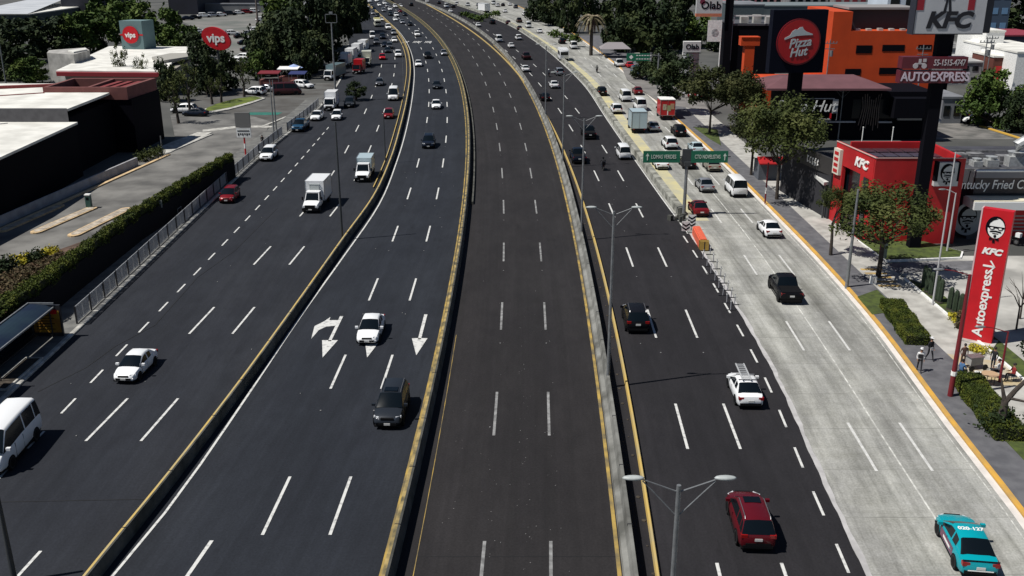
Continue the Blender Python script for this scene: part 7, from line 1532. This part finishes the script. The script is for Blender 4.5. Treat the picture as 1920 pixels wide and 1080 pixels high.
# tent, parked scooters etc on the right lay-by
X, Y = G(1152, 108); t = empty('canopy_tent', (X, Y, 0), label='grey canopy tent at the right kerb left of the small green sign', cat='tent'); b = MB(); b.add([(-4, -3, 2.5), (4, -3, 2.5), (4, 3, 2.5), (-4, 3, 2.5), (-2, 0, 4.0), (2, 0, 4.0)], [(0, 1, 5, 4), (1, 2, 5), (2, 3, 4, 5), (3, 0, 4)]); b.build('canopy', mat('tent_grey', (.24, .22, .23), .8), t)
for sx in (-1, 1):
    for sy in (-1, 1): b = MB(); b.tube([(sx*3.8, sy*2.8, 0), (sx*3.8, sy*2.8, 2.5)], .06, 5); b.build('leg', M_pole, t)
for i, (u, v) in enumerate(((1262, 175), (1275, 184), (1288, 180), (1300, 190), (1268, 190))):
    tt, p_ = make_motorcycle(['white scooter', 'second scooter', 'third scooter', 'fourth scooter', 'fifth scooter'][i]+' parked under the trees right of the red sedan', 'scooters parked under the trees', 'black', box='white'); bpy.data.objects.remove(p_.children[0]); bpy.data.objects.remove(p_.children[0]); bpy.data.objects.remove(p_)
    X, Y = G(u, v); tt.location = (X, Y, .16); tt.rotation_euler = (0, 0, R(60+i*9))
for i, (u, v) in enumerate(((1257, 186), (1224, 152), (1229, 158), (1294, 192))):
    X, Y = G(u, v); make_person(['person in black standing by the parked scooters', 'person in white under the small green sign', 'person in dark clothes under the small green sign', 'person in white shirt near the red food truck'][i], (X, Y, .16), R(40*i), ['black', 'white', 'navy', 'white'][i], 'black', 'stand')
tt, p_ = make_motorcycle('white scooter parked beside the red totem sign on the lot', None, 'black', box='white'); bpy.data.objects.remove(p_.children[0]); bpy.data.objects.remove(p_.children[0]); bpy.data.objects.remove(p_); X, Y = G(1893, 458); tt.location = (X, Y, .11); tt.rotation_euler = (0, 0, R(35))
for u, v, k, c, rz, lb in ((1790, 222, 'sedan', 'black', 75, 'black car behind the pizza restaurant beside the grey pole'), (1815, 215, 'sedan', 'silver', 80, 'silver car behind the pizza restaurant near the green tree'), (1312, 185, 'suv', 'red', 70, 'red car under the olive trees behind the food truck'), (1830, 232, 'suv', 'white', 80, 'white car under the rounded green tree')):
    t = make_car('parked_car', k, c, 0, lb, None, 'car'); X, Y = G(u, v); t.location = (X, Y, .06); t.rotation_euler = (0, 0, R(rz))
b = MB(); a, c = G(1835, 237), G(1915, 262); b.prism([a, c, (c[0]+.6, c[1]), (a[0]+.6, a[1])], 0, .16); a, c = G(1760, 224), G(1835, 224); b.prism([a, c, (c[0], c[1]+.8), (a[0], a[1]+.8)], 0, .16); b.build('yellow_lot_kerb', mat('lot_yellow', (.55, .33, .05), .8), kind='structure')
b = MB(); b.prism([G(1755, 262), G(1905, 262), G(1835, 238), G(1760, 226)], 0, .06); b.build('rear_lot', mat('rear_lot', (.20, .19, .18), .9, col2=(.09, .09, .085), scale=.4, detail=9), kind='structure')
# verge right of the side road
b = MB(); 
b.prism([G(1300, 240), G(1330, 262), G(1352, 275), G(1345, 245)], .15, .20); b.build('verge_lawn', M_grass, kind='structure')
b = MB(); b.prism([G(1175, 150), G(1240, 196), G(1330, 210), G(1300, 165), G(1230, 130), G(1160, 115)], .156, .165); b.build('lay_by', mat('lay_by', (.22, .21, .20), .9, col2=(.13, .125, .12), scale=.3, detail=9), kind='structure')
t = empty('street_kiosk', (*G(1440, 338), .16), label='grey kiosk with red awning under the trees beside the boxy white van', cat='kiosk'); b = MB(); b.box(-1.4, 1.4, -.5, 2.2, 0, 2.3); b.build('kiosk_body', mat('kiosk_grey', (.10, .11, .13), .7), t); b = MB(); b.add([(-1.6, -1.4, 2.3), (1.6, -1.4, 2.3), (1.6, .1, 2.9), (-1.6, .1, 2.9), (-1.6, -1.4, 2.15), (1.6, -1.4, 2.15), (1.6, .1, 2.75), (-1.6, .1, 2.75)], [(0, 1, 2, 3), (4, 7, 6, 5), (0, 4, 5, 1), (1, 5, 6, 2), (2, 6, 7, 3), (3, 7, 4, 0)]); b.build('awning', M_redwall, t)
t = empty('vending_banner', (*G(1653, 492), .2), R(10), label='red and grey flag banner standing by the trunk of the large olive tree', cat='banner'); b = MB(); b.box(-.35, .05, -.03, .03, .2, 2.4); b.build('red_cloth', M_redwall, t); b = MB(); b.box(.06, .42, -.03, .03, .2, 2.3); b.build('grey_cloth', mat('cloth_greygreen', (.18, .22, .18), .8), t); b = MB(); b.tube([(-.37, 0, 0), (-.37, 0, 2.5)], .03, 6); b.build('pole', M_dark, t)
t = empty('utility_box', (*G(1636, 535), .16), label='white utility cabinet at the foot of the large olive tree', cat='cabinet'); b = MB(); b.box(-.25, .25, -.2, .2, 0, .7); b.build('cabinet', M_white, t); b = MB(); b.box(-.02, .02, -.21, -.2, .1, .6); b.build('door_seam', M_dark, t)
